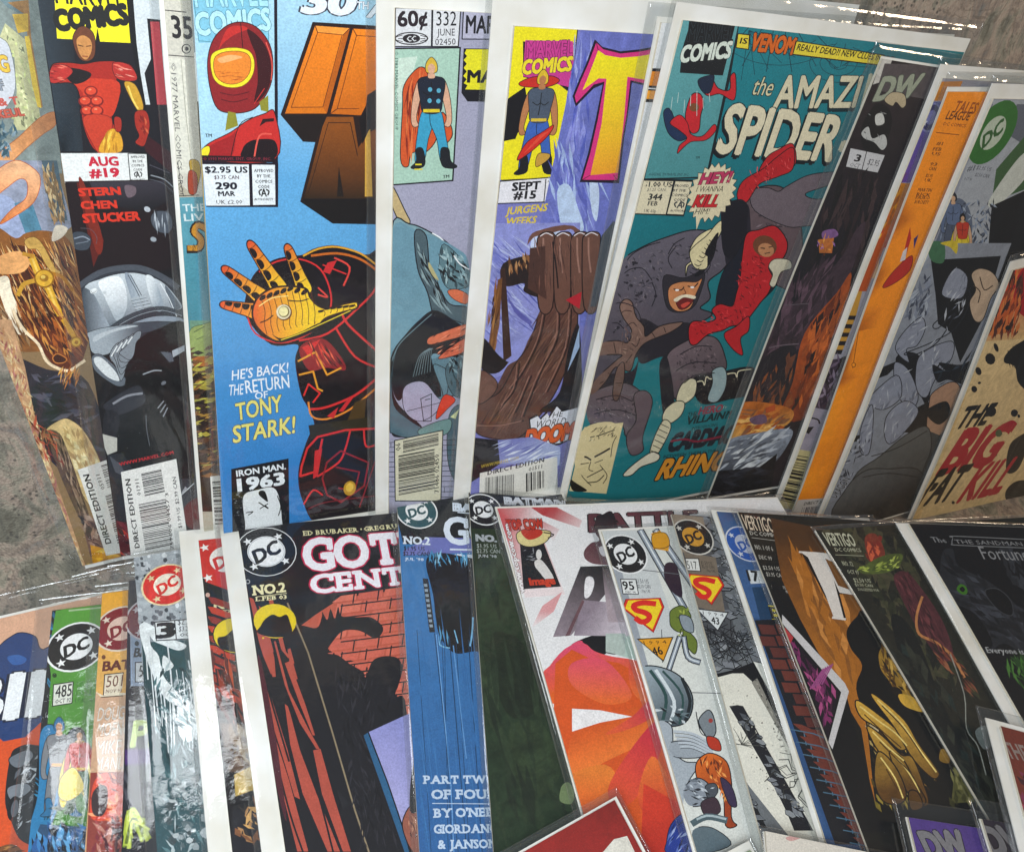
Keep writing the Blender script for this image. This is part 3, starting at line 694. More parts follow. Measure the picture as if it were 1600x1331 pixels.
for k_ in range(4): P('aab3ba', f'{1010+k_*10},{1062+k_*24} {1120+k_*14},{1040+k_*22} {1126+k_*14},{1056+k_*22} {1016+k_*10},{1080+k_*24}'); L('1c2026', 3, f'{1010+k_*10},{1082+k_*24} {1126+k_*14},{1058+k_*22}')
E('eef2f2', 722, 1006, 28, 20, -20); E('22262c', 722, 1006, 22, 15, -20); E('e6eaec', 722, 1004, 20, 13, -20); E('c9d0d4', 803, 1018, 18, 12, -15)
L('3a4048', 36, '840,1310 950,1230 1100,1165 1250,1140 1400,1180'); L('8b949c', 5, '850,1322 960,1246 1100,1182 1250,1156 1400,1196'); S('8b96a2', '880,1331 1000,1262 1200,1200 1400,1215 1400,1290 1240,1250 1060,1290 1000,1331', '14161a', 5); S('07070a', '1060,1331 1140,1290 1260,1262 1400,1290 1450,1331')
F(*A3)
S(('9aa4ac', '3a424c', 560, 80, 740, 60), '440,75 520,45 620,28 720,14 850,6 980,20 900,40 740,70 640,110 560,180 480,170 460,90', '14161a', 4); S('b6bec4', '490,115 560,75 640,48 720,30 640,34 500,80')
S('5d6670', '480,190 540,190 640,290 660,330 620,350 560,320 490,260', '0c0c10', 5); S('d2d8da', '490,200 530,200 600,270 620,320 560,300 500,240'); 
for k_ in range(5): S('7e8890', f'{570+k_*22},{190-k_*14} {600+k_*26},{130-k_*16} {640+k_*24},{120-k_*14} {620+k_*22},{190-k_*10} {655-k_*4+k_*10},{240-k_*8} {630},{320-k_*34} {600+k_*6},{240-k_*18}', '0c0c10', 4)
for k_ in range(4): L('dfe4e4', 6, f'{580+k_*28},{190-k_*22} {610+k_*26},{136-k_*16}')
S('06060a', '720,100 830,40 960,10 1050,200 1060,800 700,760 660,500 650,330 690,240 700,160'); S('2a2c34', '545,440 700,345 745,370 750,440 620,500 560,480', '06060a', 4); L('878a92', 12, '590,440 660,400 740,385'); 
S('1c1d24', '550,480 620,500 600,620 540,600'); L('9aa0a8', 7, '745,285 800,265 840,265'); P('565c66', '835,165 880,220 905,215 890,170'); P('a8afb6', '895,160 960,130 960,160 900,195'); E('70757e', 852, 330, 14, 9, -30)
for k_ in range(3): L('888e96', 6, f'{822+k_*14},{462+k_*22} {852+k_*10},{425+k_*18}')
L('5c6068', 4, '760,500 765,580 780,660'); P('b8b8b0', '530,600 610,620 610,690 560,710 540,660'); P('23262e', '560,710 640,700 700,800 640,900 570,820'); P('4a4d56', '570,715 630,760 660,830 600,800')
P('4a1620', '590,1060 700,1060 720,1240 600,1240'); ST('590,1060 700,1080 720,1230 600,1230', 24, ['a83024', '2a0e18', '6a1c2a'], 60, 20, 60, 40); P('1d1e26', '580,860 640,860 680,1060 600,1050')
P('2b2d36', '900,830 1020,830 1040,1000 940,1000'); S('5a1418', '960,980 1050,930 1060,1080 980,1080'); L('c8ccd0', 5, '945,915 1010,855'); P('9a9da2', '945,905 965,870 975,880 950,912')
part('caption'); T('WWW.MARVEL.COM', 625, 768, 905, 702, 18, 'b01e28', b=.03)
part('barcode'); P('e6e6e2', '630,800 918,728 1000,1300 690,1300 '); T('DIRECT EDITION', 728, 1190, 678, 835, 26, '111', b=.03)
def k(x, y): return (735+x*105+y*20, 808-x*25+y*122)
BARS(k, 16, 'y', '1c1c1e', (0, 0, 0, 0))
def k(x, y): return (722+x*140+y*36, 968-x*30+y*240)
BARS(k, 30, 'y', '1c1c1e', (0, 0, 0, 0))
T('01911', 735, 918, 722, 835, 20, '222'); T('759606 04457 3', 905, 1195, 876, 905, 17, '222'); T('$1.99 US  $2.99 CAN', 948, 1085, 916, 822, 18, '222', b=.02)
done()

# ---- cream, teal and brown, a narrow strip
begin('bagged comic showing a narrow strip of cream, teal and brown with vertical 1977 line', ROW1, 2, BL=(321, 856), thru=(256, 0), base='b9b09c', brd=(1.5, 3), bag=(3, 8), sleeve=2)
F(*A1); part('price_box'); P('d5cfc0', '1262,-100 1600,-100 1600,1600 1300,1331'); L('221a1e', 7, '1258,75 1430,92', False); T('35¢', 1330, 285, 1560, 300, 165, '2a2628', b=.03)
E('3a3638', 1430, 372, 36, 38); E('d5cfc0', 1432, 372, 28, 30); E('3a3638', 1434, 372, 14, 16); L('221a1e', 7, '1285,420 1500,436', False); L('221a1e', 5, '1262,100 1285,420', False)
P('e0dccd', '1292,440 1420,450 1500,1331 1350,1331'); L('a9a390', 5, '1390,450 1430,900 1480,1331', False); T('©1977 MARVEL COMICS GROUP', 1310, 480, 1380, 1560, 42, '4a4648', b=.0); F(*A2)
L('3a3436', 5, '1365,0 1385,150 1410,270', False); S('b5943c', '1455,0 1520,0 1540,90 1500,240 1450,230 1470,130', '4a3018', 6); S('a2432c', '1450,80 1510,100 1510,240 1450,240', '3a1c14', 5)
part('cover'); L('221a1e', 6, '1375,268 1530,262', False); P(('5f9fae', '3f8798', 1400, 300, 1500, 1200), '1378,280 1700,270 1800,1331 1450,1331'); P('4c8fa2', '1500,700 1620,700 1640,1331 1540,1331')
part('title'); T('THEY', 1408, 388, 1640, 378, 54, 'd8e4e4', b=.02); T('LIVE', 1418, 462, 1620, 455, 54, 'd8e4e4', b=.02)
L('2a1a12', 62, '1640,560 1530,490 1490,540 1540,600 1530,670 1450,680'); L('c98a2c', 42, '1640,560 1530,495 1494,545 1545,605 1530,665 1452,670'); ST('1440,640 1540,640 1540,700 1440,700', 14, ['3a2412'], 40, 4, 80, 10)
part('cover'); F(*A3); mot(.3)
P('6f9a80', '985,0 1200,0 1200,200 1000,200'); S('93a35c', '985,60 1060,20 1200,0 1200,220 1000,220', '3e5230', 4); L('3a4a2c', 4, '1010,60 1065,30'); L('3a4a2c', 3, '1020,100 1065,80'); P('b06a34', '1000,190 1200,180 1200,330 1010,260'); 
P('3c2a20', '1000,240 1250,240 1300,1000 1050,1000'); ST('1000,210 1160,210 1200,800 1040,800', 110, ['1a1412', '7a5028', 'b58a3c', '2a2018', 'a8a24c', '56403a', 'c8c04c'], 60, 16, -15, 20)
F(*A5); ST('20,560 150,560 190,1120 90,1120', 60, ['1a1512', '8a5a2c', 'b0a040', '241a14', '5a3a24'], 70, 18, -15, 20); mot(.05)
BARC('135,1125 260,1110 290,1360 150,1360', 14, 'y')
done()

# ---- thin yellow cover edge
begin('bagged comic showing only a thin yellow edge beside the light blue cover', ROW1, 3, BL=(350, 822), thru=(297, 0), base='d8b32c', brd=(-.5, 1), bag=(3.5, 8), sleeve=2)
F(*A1); P('8b989c', '1440,-100 1700,-100 1700,400 1470,400'); P('dfe4e4', '1470,400 1700,400 1700,780 1500,780'); T('S', 1468, 470, 1496, 468, 50, '333', b=.03); T('2', 1472, 525, 1490, 524, 34, '333')
P('26221e', '1500,775 1700,775 1700,1400 1560,1330'); S('a8861c', '1550,1100 1640,1100 1620,1200 1560,1200')
F(*A5); P('c9a42c', '110,450 260,450 330,1331 160,1331'); L('4a3a14', 4, '150,600 190,1100'); P('8a7a3c', '120,700 330,700 330,850 140,850')
done()

# ---- light blue cover with orange glove
begin('bagged comic with light blue cover, orange glove hand and $2.95 issue 290 box', ROW1, 4, BL=(349.7, 834), thru=(300, 0), top=None, base='6fb0dc', brd=(-.5, 1), bag=(4, 8), sleeve=2)
F(*A4); mot(.04)
P(('a9d2e6', '5fa6d8', 700, 0, 720, 1000), '-100,-200 1300,-200 1300,1331 -100,1331'); F(*A5); P(('5fa6d8', '2f7fc4', 300, 0, 320, 1100), '-100,-60 1100,-60 1100,1400 0,1400')
F(*A4); part('price_box'); P('160a1c', '560,-300 575,-300 582,1220 545,1220 '); P('160a1c', '128,950 582,960 582,1222 158,1222')
P('a9d2e6', '60,-300 556,-300 562,950 130,950'); P('7fc0d8', '80,-40 522,-40 526,220 520,250 112,250 80,30')
L('4f8294', 4, '112,240 180,244', False); L('4f8294', 4, '84,0 112,240', False); L('4f8294', 4, '522,-20 526,250', False)
T('MARVEL', 95, 38, 522, 30, 190, 'a8dcec', ol='4f8294', ow=.018, b=.02); T('COMICS', 104, 205, 536, 172, 128, 'b5e2f0', ol='4f8294', ow=.025, b=.05, sh=.1)
part('figure_picture')
S('8d1f22', '225,640 180,520 165,360 200,230 280,150 370,130 460,165 530,260 550,380 535,500 480,600 420,650 320,665', '2a0d12', 7)
S('3a0c12', '400,170 480,230 530,330 540,460 500,560 440,600 460,480 450,330 420,250'); S('c22a26', '280,170 360,150 400,170 330,200 260,250 230,290'); L('e2574a', 6, '510,250 545,360 540,470')
S('f0dd2a', '185,330 240,290 330,280 410,300 440,360 430,440 380,500 300,515 225,490 190,430', '6a4a12', 4); S('e8862c', '205,345 250,310 330,300 395,315 420,360 410,430 365,480 300,495 240,475 205,425', '6a3a12', 4); S('f0b070', '225,345 300,322 370,335 330,350 250,370'); ST('215,420 400,420 370,480 250,480', 14, ['a84c18', 'c8641c'], 60, 5, 5, 8)
L('5c1219', 6, '240,545 320,560 410,540'); L('5c1219', 6, '245,585 320,600 400,580'); L('c22a26', 5, '500,520 440,610'); L('2a0d12', 5, '360,132 372,280')
P('8d8a2a', '285,655 330,665 345,740 268,770'); P('8d8a2a', '470,600 522,560 525,660 480,650'); P('3a0c12', '330,660 350,740 300,760 370,700 470,670 520,670 400,710')
S('c62a26', '130,890 180,840 300,780 400,710 500,670 560,665 562,940 135,940', '2a0d12', 7); S('1a0a10', '370,880 400,840 460,820 562,830 562,930 375,930'); S('a01c1f', '160,870 300,800 330,780 300,930 140,930'); L('2a0d12', 5, '430,690 350,740 300,930'); P('2a0d12', '490,700 556,695 556,715 510,718 470,745'); S('f0dd2a', '130,880 170,860 178,890 160,925 132,920', '2a0d12', 4); L('e2574a', 10, '440,930 470,800 540,790')
T('TM', 152, 808, 190, 808, 20, '223', b=.03); P('1c0c14', '130,915 562,925 562,958 132,950'); T('© 1993 MARVEL ENT. GROUP, INC.', 140, 944, 540, 944, 18, '8a2436', b=.01)
part('price_box'); PANEL('e4eaee', '134,968 408,970 415,1212 156,1214', None); PANEL('e4eaee', '426,970 562,972 566,1208 434,1210', None)
T('$2.95 US', 152, 1018, 400, 1018, 36, '1c1c28', b=.03); T('$3.75 CAN', 205, 1056, 350, 1056, 22, '4a2c3c', b=.02); T('290', 215, 1116, 338, 1116, 40, '1c1c28', b=.04); T('MAR', 230, 1158, 328, 1156, 30, '1c1c28', b=.04); T('UK £2.00', 218, 1204, 370, 1202, 24, '1c1c28', b=.01)
SEAL(434, 982, 126, 205, 0)
part('title'); T('30', 728, 70, 1015, 84, 150, 'e8eef4', ol='3a3a4a', ow=.03, b=.06, sh=.3); T('TH', 1045, 52, 1115, 54, 44, 'e8eef4', ol='3a3a4a', ow=.03, b=.02, sh=.1); T('ANNIVERSARY', 1108, 100, 2300, 150, 100, 'e8eef4', ol='3a3a4a', ow=.02, b=.03, sh=.2)
mot(.12); P('24100c', '785,128 1400,165 1500,1331 905,1320 712,1190 800,838 728,834 595,675')
P(('f08418', 'd87412', 800, 150, 700, 660), '800,150 1006,165 868,668 622,668'); P(('f08418', 'c8660e', 1000, 170, 1000, 680), '1024,168 1300,182 1200,500 1108,560 1092,680 890,670')
P('f59a3a', '800,150 1006,165 965,205 815,190'); P('b85c0c', '1006,165 965,205 845,630 868,668'); P('d8740e', '622,668 868,668 845,630 660,632'); L('5a2408', 4, '815,190 960,204 845,630 658,632 815,190', False); L('5a2408', 5, '800,150 815,190'); L('5a2408', 5, '1006,165 965,205'); L('5a2408', 4, '1045,208 1200,218', False); L('5a2408', 4, '1045,208 930,640 1060,640', False); L('5a2408', 5, '890,670 930,640'); L('5a2408', 5, '1024,168 1045,208')
P(('8a4a10', '2c1c0c', 900, 720, 880, 1180), '858,688 1025,688 1055,870 1120,780 1200,740 1400,740 1400,1180 735,1172'); L('2a1208', 5, '878,722 1008,722 1050,915', False); L('2a1208', 4, '878,722 760,1140', False); P('100a0a', '712,1190 740,1172 1400,1172 1400,1331 905,1320'); P('1c120c', '940,980 970,1160 930,1160'); P('1a0f0c', '600,675 875,672 850,730 800,838 728,834')
P('d0a040', '1095,800 1125,760 1140,1160 1095,1160'); P('120c0e', '1060,700 1130,560 1130,740 1080,850')
F(*A5); mot(.06); part('cover')
S('120b10', '530,160 590,130 680,120 800,160 900,240 900,1331 620,1331 540,1230 520,1100 560,960 590,900 560,820 530,760 505,620 515,545 400,545 300,440 285,370 320,250 400,185 480,165', '280c12', 8)
L('e0a028', 8, '535,160 600,130 680,122 780,150 850,200'); L('c8661c', 10, '570,160 680,150 780,175 860,230'); L('d02c2c', 7, '345,230 420,185 520,175 610,220 655,330 640,420 560,500 440,540 330,500 290,410')
L('d02c2c', 9, '850,200 850,300 760,400 640,500 520,530'); L('d02c2c', 10, '700,400 730,460 860,580'); L('d02c2c', 9, '680,480 760,600 860,650'); P('c8282c', '640,190 680,180 650,240 620,230'); L('d8443a', 8, '670,170 735,210 710,290'); L('d02c2c', 6, '620,200 720,240'); L('d8443a', 7, '600,300 640,340 600,330')
S('8d1a20', '520,560 620,520 700,600 720,660 640,650 560,660', '1a0a10', 4); P('d82e2c', '530,560 610,525 560,600'); L('e39a28', 8, '515,620 590,580 640,680 700,650', False); L('e39a28', 8, '520,680 580,665 600,740 620,750', False); L('d82e2c', 7, '540,770 560,720 610,760 580,800', False); ST('590,530 680,600 600,640 540,560', 24, ['d8382c', '2a0c12', 'f06a4a'], 60, 6, 60, 8); ST('620,540 730,640 660,650', 12, ['120b10'], 60, 5, 50, 5)
L('e2862a', 8, '560,800 575,860 640,872 740,830 850,740'); L('d02c2c', 10, '570,830 640,820 760,770 850,700'); P('c8282c', '640,860 690,820 670,870'); P('c8282c', '735,780 760,770 710,840 690,840')
P('4a3410', '720,900 760,800 810,780 800,900'); P('2c2410', '560,900 850,860 850,910 570,960')
L('d02c2c', 9, '860,912 720,920 600,950 555,1000 530,1080 525,1120 590,1100 620,960', False); L('d02c2c', 8, '740,925 720,1000 690,1060 600,1120'); L('d02c2c', 7, '620,1200 580,1180 540,1240'); L('d02c2c', 8, '800,920 810,990 860,980'); P('c8282c', '588,1010 620,1000 600,1120 580,1130')
L('8d1a24', 7, '640,1060 700,1010 820,1060 800,1160 700,1230 640,1200 620,1130 640,1060', False); L('8d1a24', 6, '680,1080 780,1100 760,1180 690,1170', False); E('b98c18', 738, 1170, 26, 32, 20); E('e0b83a', 738, 1166, 16, 20, 20); L('8d1a24', 5, '850,1050 780,1250'); L('6a141c', 5, '560,1260 640,1230 860,1200')
# orange glove, five fingers
G1 = ('e2662a', 'f6c41e', 300, 440, 620, 420)
FINGER(345, 405, 182, 372, 62, 34, ('e2562a', 'f0a02a', 180, 380, 340, 400), side=1, segs=4)
FINGER(362, 345, 190, 214, 58, 38, ('d8542a', 'f2b42a', 190, 220, 360, 340), side=-1, segs=4)
FINGER(440, 315, 302, 104, 60, 40, ('d8542a', 'f4c82a', 300, 110, 440, 310), side=-1, segs=4)
FINGER(545, 320, 464, 118, 56, 38, ('d8642a', 'f4d02a', 460, 120, 545, 320), side=-1, segs=4)
S('2a1210', '318,372 345,330 420,292 540,296 572,340 600,372 640,386 700,370 760,358 778,372 765,396 700,414 640,440 600,478 540,510 440,540 380,520 330,470 312,420')
S(('e2602a', 'f8cc22', 320, 430, 560, 420), '326,375 352,336 422,300 536,304 562,345 595,380 640,394 700,378 758,366 768,374 760,388 700,404 630,430 592,468 535,500 442,530 386,512 338,466 320,420')
for a in range(6): x = 600+a*27; y = 392-a*3+(8 if a == 0 else 0); S('1a0e10', [(x, y), (x+20, y-4), (x+22, y+5), (x+2, y+8)]); L('5a2a12', 3, [(x+22, y-6), (x+30, y+10), (x+26, y+24-a*2)])
for a in range(7): x = 345+a*30; y = 350-min(a, 4)*10+(a > 4)*8*(a-4); S('1a0e10', [(x, y), (x+10, y-16), (x+26, y-20), (x+26, y-4), (x+8, y+6)])
for a in range(9): x = 352+a*27; L('5a2a12', 3, [(x, 345-min(a, 5)*6), (x+18, 400), (x+16, 455), (x+28-a, 505-a*7)])
L('f6e08a', 4, '345,380 400,345 470,335'); L('1a0e10', 5, '470,355 520,358 558,348'); L('1a0e10', 5, '405,420 380,440 350,452')
S('1a0e10', '400,500 440,520 520,495 600,455 690,425 600,480 500,520 440,532'); L('e8d02a', 4, '440,528 520,500 620,455 740,400'); E('6a3a14', 453, 407, 34, 36); E('e8dcb8', 450, 405, 31, 32); E('7a6a3a', 452, 404, 24, 25); E('f2e6a8', 450, 403, 20, 21)
part('caption'); T("HE'S BACK!", 228, 705, 470, 668, 44, 'e8eef4', b=.01, sh=.15); T('THE', 214, 772, 276, 766, 46, 'e8eef4', b=.01, sh=.1); T('RETURN', 290, 762, 478, 735, 56, 'e8eef4', b=.01); T('OF', 330, 788, 385, 780, 30, 'e8eef4', b=.01)
T('TONY', 250, 880, 445, 838, 72, 'e6dc7a', ol='2c3a4a', ow=.03, b=.02, sh=.1); T('STARK!', 235, 978, 500, 932, 72, 'e6dc7a', ol='2c3a4a', ow=.03, b=.02, sh=.1)
part('portrait_panel'); P('0d0f16', '226,1092 474,1044 478,1400 232,1400'); T('IRON MAN.', 250, 1125, 462, 1090, 26, 'e6ecf0', b=.03); T('1963', 258, 1188, 455, 1155, 52, 'e6ecf0', b=.04)
S('dfe4e6', '275,1230 290,1195 340,1180 400,1168 430,1200 445,1300 440,1400 300,1400 285,1320', '111', 4); S('111', '350,1185 372,1188 385,1230 365,1220 345,1200'); L('111', 5, '345,1235 385,1260 375,1250'); L('111', 4, '350,1262 385,1240'); L('111', 4, '425,1205 440,1250 430,1290'); L('111', 4, '290,1280 320,1275 300,1290'); ST('236,1190 280,1190 275,1300 240,1300', 20, ['8a9096'], 12, 3, 0, 5)
done()

# ---- 60 cent grey-lilac cover
begin('bagged comic in white board with 60¢ issue 332 JUNE box on lilac grey cover', ROW1, 5, TL=(615.6, 12), thru=(607, 771), base='a3a2b8', brd=(6.5, 8), bag=(4, 9), sleeve=2)
F(*A6); mot(.05)
P('15131c', '180,24 760,30 760,42 180,38'); part('price_box'); PANEL('dcdde0', '186,40 376,42 372,240 182,240', '15131c', 6); PANEL('dcdde0', '380,42 526,44 512,240 376,240', '15131c', 6); PANEL('b6b4c8', '540,44 900,48 900,205 532,202', '15131c', 6)
T('60¢', 200, 135, 350, 132, 78, '2a2026', b=.03); T('332', 398, 132, 502, 132, 74, '1c1a20', b=.0); T('JUNE', 402, 184, 494, 184, 36, '1c1a20', b=.0); T('02450', 392, 232, 498, 230, 32, '1c1a20', b=.0); T('MARVEL COMICS', 552, 170, 1100, 180, 90, '1c1a20', b=.03)
E('2a2428', 268, 198, 88, 34); E('dcdde0', 268, 198, 80, 28); E('2a2428', 268, 198, 46, 24); T('CC', 246, 214, 292, 212, 28, 'dcdde0', b=.05); L('2a2428', 4, '190,190 220,180'); L('2a2428', 4, '192,208 222,214'); L('2a2428', 4, '315,182 345,190'); L('2a2428', 4, '315,214 345,206'); L('2a2428', 4, '200,199 224,199'); L('2a2428', 4, '316,199 340,199')
part('figure_picture'); PANEL('a9cab8', '180,250 522,246 484,934 172,955', '15131c', 8); P('c9dccd', '200,300 300,290 230,520 190,540')
T('© 1983 MARVEL COMICS GROUP', 182, 265, 182, 672, 18, '223a38', b=.0)
S('cf5526', '300,352 345,360 350,420 320,520 350,600 400,700 350,780 270,790 250,860 212,820 222,560 230,440', '141012', 6); ST('240,420 330,380 310,600 270,780 230,780', 34, ['8a2a18', 'e2743c', '6a2012'], 150, 9, 95, 10)
S('cf5526', '430,580 470,640 480,700 450,738 440,700 420,640', '141012', 6)
FIG(372, 860, 560, '1a2030', '3a9cc0', skin='d9a88a', hair='d9b23a', boots='181a20', arms='d9a88a', belt='e0c62a')
for x, y in ((365, 462), (410, 468), (362, 520), (408, 522)): E('58a8c4', x, y, 11, 12)
L('e0d02a', 7, '290,850 320,850'); L('e0d02a', 7, '285,875 325,875'); T('TM', 432, 922, 465, 920, 16, '15131c', b=.03)
part('title'); P('15131c', '540,250 900,255 900,530 560,525 528,480'); 
z = '555,255 900,258 900,470 548,462 560,440 540,430 556,410 538,392 556,370 540,350 556,330 540,310 558,290 545,275'; P('e6dc22', z); T('MARVEL', 560, 425, 900, 432, 62, '15131c', b=.04)
part('cover'); mot(.12)
S('c0a878', '168,960 240,1100 262,1150 230,1180 168,1060', '15131c', 7); F(*A6)
S(('7fa0a8', '5f7f8c', 300, 1150, 300, 1331), '165,1200 260,1160 380,1210 480,1280 560,1400 565,2000 165,2000', '15131c', 9); L('e8ecee', 7, '380,1208 430,1240 470,1300 500,1331')
F(*A7); S(('6a93a4', '6f98a8', 200, 0, 300, 300), '158,-60 300,-60 480,20 545,110 545,420 520,500 160,580', None); S('5f7e86', '420,0 545,130 545,210 440,220 400,120', '15131c', 4); ST('330,0 520,60 540,210 420,200 380,60', 60, ['15181c', '87a4aa', '3a4c52', 'a3bcc0'], 50, 14, 60, 40); L('eef0f0', 6, '470,60 500,100 545,128')
S('4d6068', '275,-60 330,-40 350,120 400,220 450,300 540,320 540,400 470,380 380,370 340,240 290,120', '15131c', 7); ST('290,0 340,60 440,320 380,300 310,150', 40, ['15181c', '8aa0a4', '2a3438'], 90, 9, 65, 15); S('b5ac7c', '345,90 370,130 395,180 370,165 345,120')
S('12141a', '380,320 300,380 200,500 170,600 165,700 200,800 320,920 200,960 155,900 155,580 240,440 320,360'); S('12141a', '370,330 470,380 540,440 540,560 440,560 360,560 410,760 270,700 200,780 165,690 190,520 280,400')
S('4f6a76', '160,620 175,800 260,880 340,935 250,960 170,940 155,900', '12141a', 5); L('6f8a92', 4, '165,580 200,500 280,420 360,350')
S('a9a4bc', '220,730 260,690 330,690 400,770 440,740 440,640 410,610 370,610 420,760 380,840 300,880 230,830', '12141a', 4); L('22242c', 4, '308,770 362,745 360,880 322,880 308,770', False); L('22242c', 4, '330,775 355,770', False); L('22242c', 3, '240,830 400,790', False)
for k_ in range(7): L('6f8288', 3, f'{270+k_*14},{660-k_*4} {300+k_*10},{560-k_*4} {350+k_*3},{520}')
S('d8704c', '345,470 400,445 540,400 530,450 440,480 350,500', '2a1410', 4); S('d8704c', '440,235 490,228 545,260 530,300 470,275', '2a1410', 4); S('d86a4c', '395,570 450,520 535,470 530,530 460,560', '2a1410', 4); ST('360,460 530,410 520,520 400,560', 30, ['8a3220', 'f09a78', '4a1a14'], 40, 5, -30, 10); S('d83a1c', '385,870 400,800 430,750 480,775 440,820', '2a1410', 4)
S('46606a', '440,600 540,560 540,740 480,760 440,690', '12141a', 4); ST('450,580 540,560 540,720 460,720', 30, ['12141a', '7a969e', '2c3e44'], 50, 12, 70, 40); S('46606a', '450,850 520,800 560,900 560,1250 480,1180 440,1060', '12141a', 4); P('d8dca0', '455,860 500,820 480,870')
S('6c8f8c', '300,920 450,870 440,940 330,960', '12141a', 4)
for k_ in range(12): L('22242c', 3, f'150,{985+k_*24} 620,{965+k_*26}', False)
for k_ in range(14): L('22242c', 3, f'{160+(k_%4)*40+k_*13},{985+k_*20} {160+(k_%4)*40+k_*13},{1008+k_*20}', False)
mot(.03); part('barcode'); PANEL('d6d2b8', '178,975 418,925 405,1270 180,1270', '12141a', 5); T('06', 210, 1020, 206, 985, 26, '222')
def k(x, y): return (220+x*176, 978-x*38+y*60)
BARS(k, 12, 'y', '1c1c1e', (0, 0, 0, 0))
def k(x, y): return (197+x*190, 1050-x*36+y*200)
BARS(k, 26, 'y', '1c1c1e', (0, 0, 0.06, 0)); T('71486 02450', 396, 1228, 398, 1040, 22, '222')
done()

# ---- yellow corner, purple cover
begin('bagged comic in white board with yellow corner box SEPT #15 and brown straining arm', ROW1, 6, TL=(802, 40.6), thru=(735, 762), base='7a7cc0', brd=(9, 17), bag=(3, 6), sleeve=2)
F(*A6); mot(.06)
part('figure_picture'); P('14121a', '810,135 1140,142 1052,935 735,935'); P(('f2e21c', 'efe01a', 0, 0, 1, 1), '806,137 1135,143 1045,920 733,932'); P('100e14', '765,515 860,450 880,560 810,720 748,732')
part('publisher_logo'); P('14121a', '850,215 1110,240 1095,470 1080,472 1040,440 850,400'); P('c93a8e', '862,208 1112,215 1118,460 1090,452 850,395'); T('MARVEL', 868, 300, 1108, 290, 82, 'c93a8e', ol='3c1030', ow=.035, b=.03); T('COMICS', 845, 385, 1100, 366, 72, 'ecd82a', ol='6a1a4a', ow=.035, b=.05, sh=.12); E('333', 1120, 228, 8, 9); E('f2e21c', 1120, 228, 6, 7)
part('figure_picture'); S('c92a20', '830,430 900,400 1000,395 1040,420 980,450 860,450', '14121a', 5)
FIG(905, 895, 530, '4a5566', '3a62b4', skin='b87a4c', hair='dcb82a', boots='14141a', arms='b87a4c', belt='d8b83a', lean=.1)
S('cf2a20', '1010,650 985,700 900,780 820,830 870,740 960,680', '3a1010', 5); P('e04a34', '1000,670 900,760 850,800 940,700'); S('c89a3c', '930,800 990,800 980,830 920,865', '2a1c10', 4)
part('price_box'); PANEL('e6e4ea', '730,940 1045,918 1030,1048 718,1056', '14121a', 6); L('14121a', 5, '972,930 962,1050', False); T('SEPT', 795, 990, 940, 982, 42, '1c1a20', b=.04); T('#15', 803, 1032, 916, 1030, 40, '1c1a20', b=.04); SEAL(978, 930, 60, 100, -.05)
part('cover'); F(*A8); mot(.25)
P(('6a70c4', '6c74c0', 0, 0, 1, 1), '126,145 700,150 560,1700 -200,1700'); ST('80,200 180,260 140,900 40,900', 50, ['5560b8', '8a90d4', '7478c8', '9aa2dc'], 190, 16, 95, 12); ST('0,760 240,900 200,1250 -60,1250', 60, ['a9bce6', '7c84cc', '9fb2e0', '5a62b4'], 200, 18, 80, 20); S('b9cdea', '0,1000 60,960 110,1080 140,1200 40,1220'); S('c3d4ee', '170,880 220,980 210,1150 180,1080')
mot(.05); part('title')
S('1c1026', '200,205 300,268 500,235 560,250 560,440 450,440 390,430 370,620 350,780 330,960 230,950 118,950 190,640 235,430 190,470 90,560 75,480 130,380') if 0 else None
P('1c1026', '195,205 235,245 330,268 430,258 620,222 600,470 470,450 390,430 370,600 350,720 326,955 118,948 160,800 200,620 236,440 190,460 95,555 78,500 110,420 150,330')
P('d8307e', '203,222 240,258 330,280 430,270 605,240 590,455 470,438 382,418 362,600 340,720 316,938 132,935 172,800 212,620 246,425 190,440 98,535 90,500 120,425 162,330')
P(('f2e21c', 'f0a028', 300, 300, 260, 920), '213,262 250,288 330,302 430,294 570,270 560,430 450,415 366,400 350,600 320,900 174,912 232,640 256,410 215,408 130,470 160,400')
L('6a1238', 4, '203,222 213,262', False); L('6a1238', 4, '132,935 174,912', False); L('6a1238', 4, '316,938 296,912', False)
part('cover'); F(*A6); part('caption'); T('JURGENS', 762, 1115, 975, 1095, 38, 'dcc33a', b=.03, sh=.2); T('WEEKS', 760, 1168, 918, 1158, 36, 'dcc33a', b=.03, sh=.2); T('JANSON', 750, 1225, 942, 1210, 36, 'dcc33a', b=.03, sh=.2)
part('cover'); F(*A7); mot(.2)
P(('8488cc', '8d92d0', 0, 0, 1, 1), '640,-100 1100,-100 1100,500 600,700'); ST('650,-40 850,0 880,400 640,500', 110, ['a3abdc', '6c72bc', 'b4bce4', '7a80c4', '555cae'], 160, 8, 42, 14); S('5a5ca8', '740,270 790,330 860,390 840,400 780,350'); S('c4d0ec', '880,-60 1000,-60 900,60 850,40')
S('241a1a', '715,100 880,55 960,80 960,260 890,270 820,240 820,200 725,210'); ST('730,90 860,60 870,120 735,150', 26, ['8a5a34', '5c3a22', 'b98a5c', '3a2216'], 50, 12, 80, 10); P('3a241c', '700,130 725,120 760,560 720,590'); P('6f4624', '690,180 712,170 700,400 670,560 640,540'); ST('650,200 710,200 680,540 640,520', 16, ['a8743c', '3a2010', '8a5a2c'], 120, 9, 100, 6); S('1c1518', '615,470 700,560 760,590 800,520 700,640 610,620')
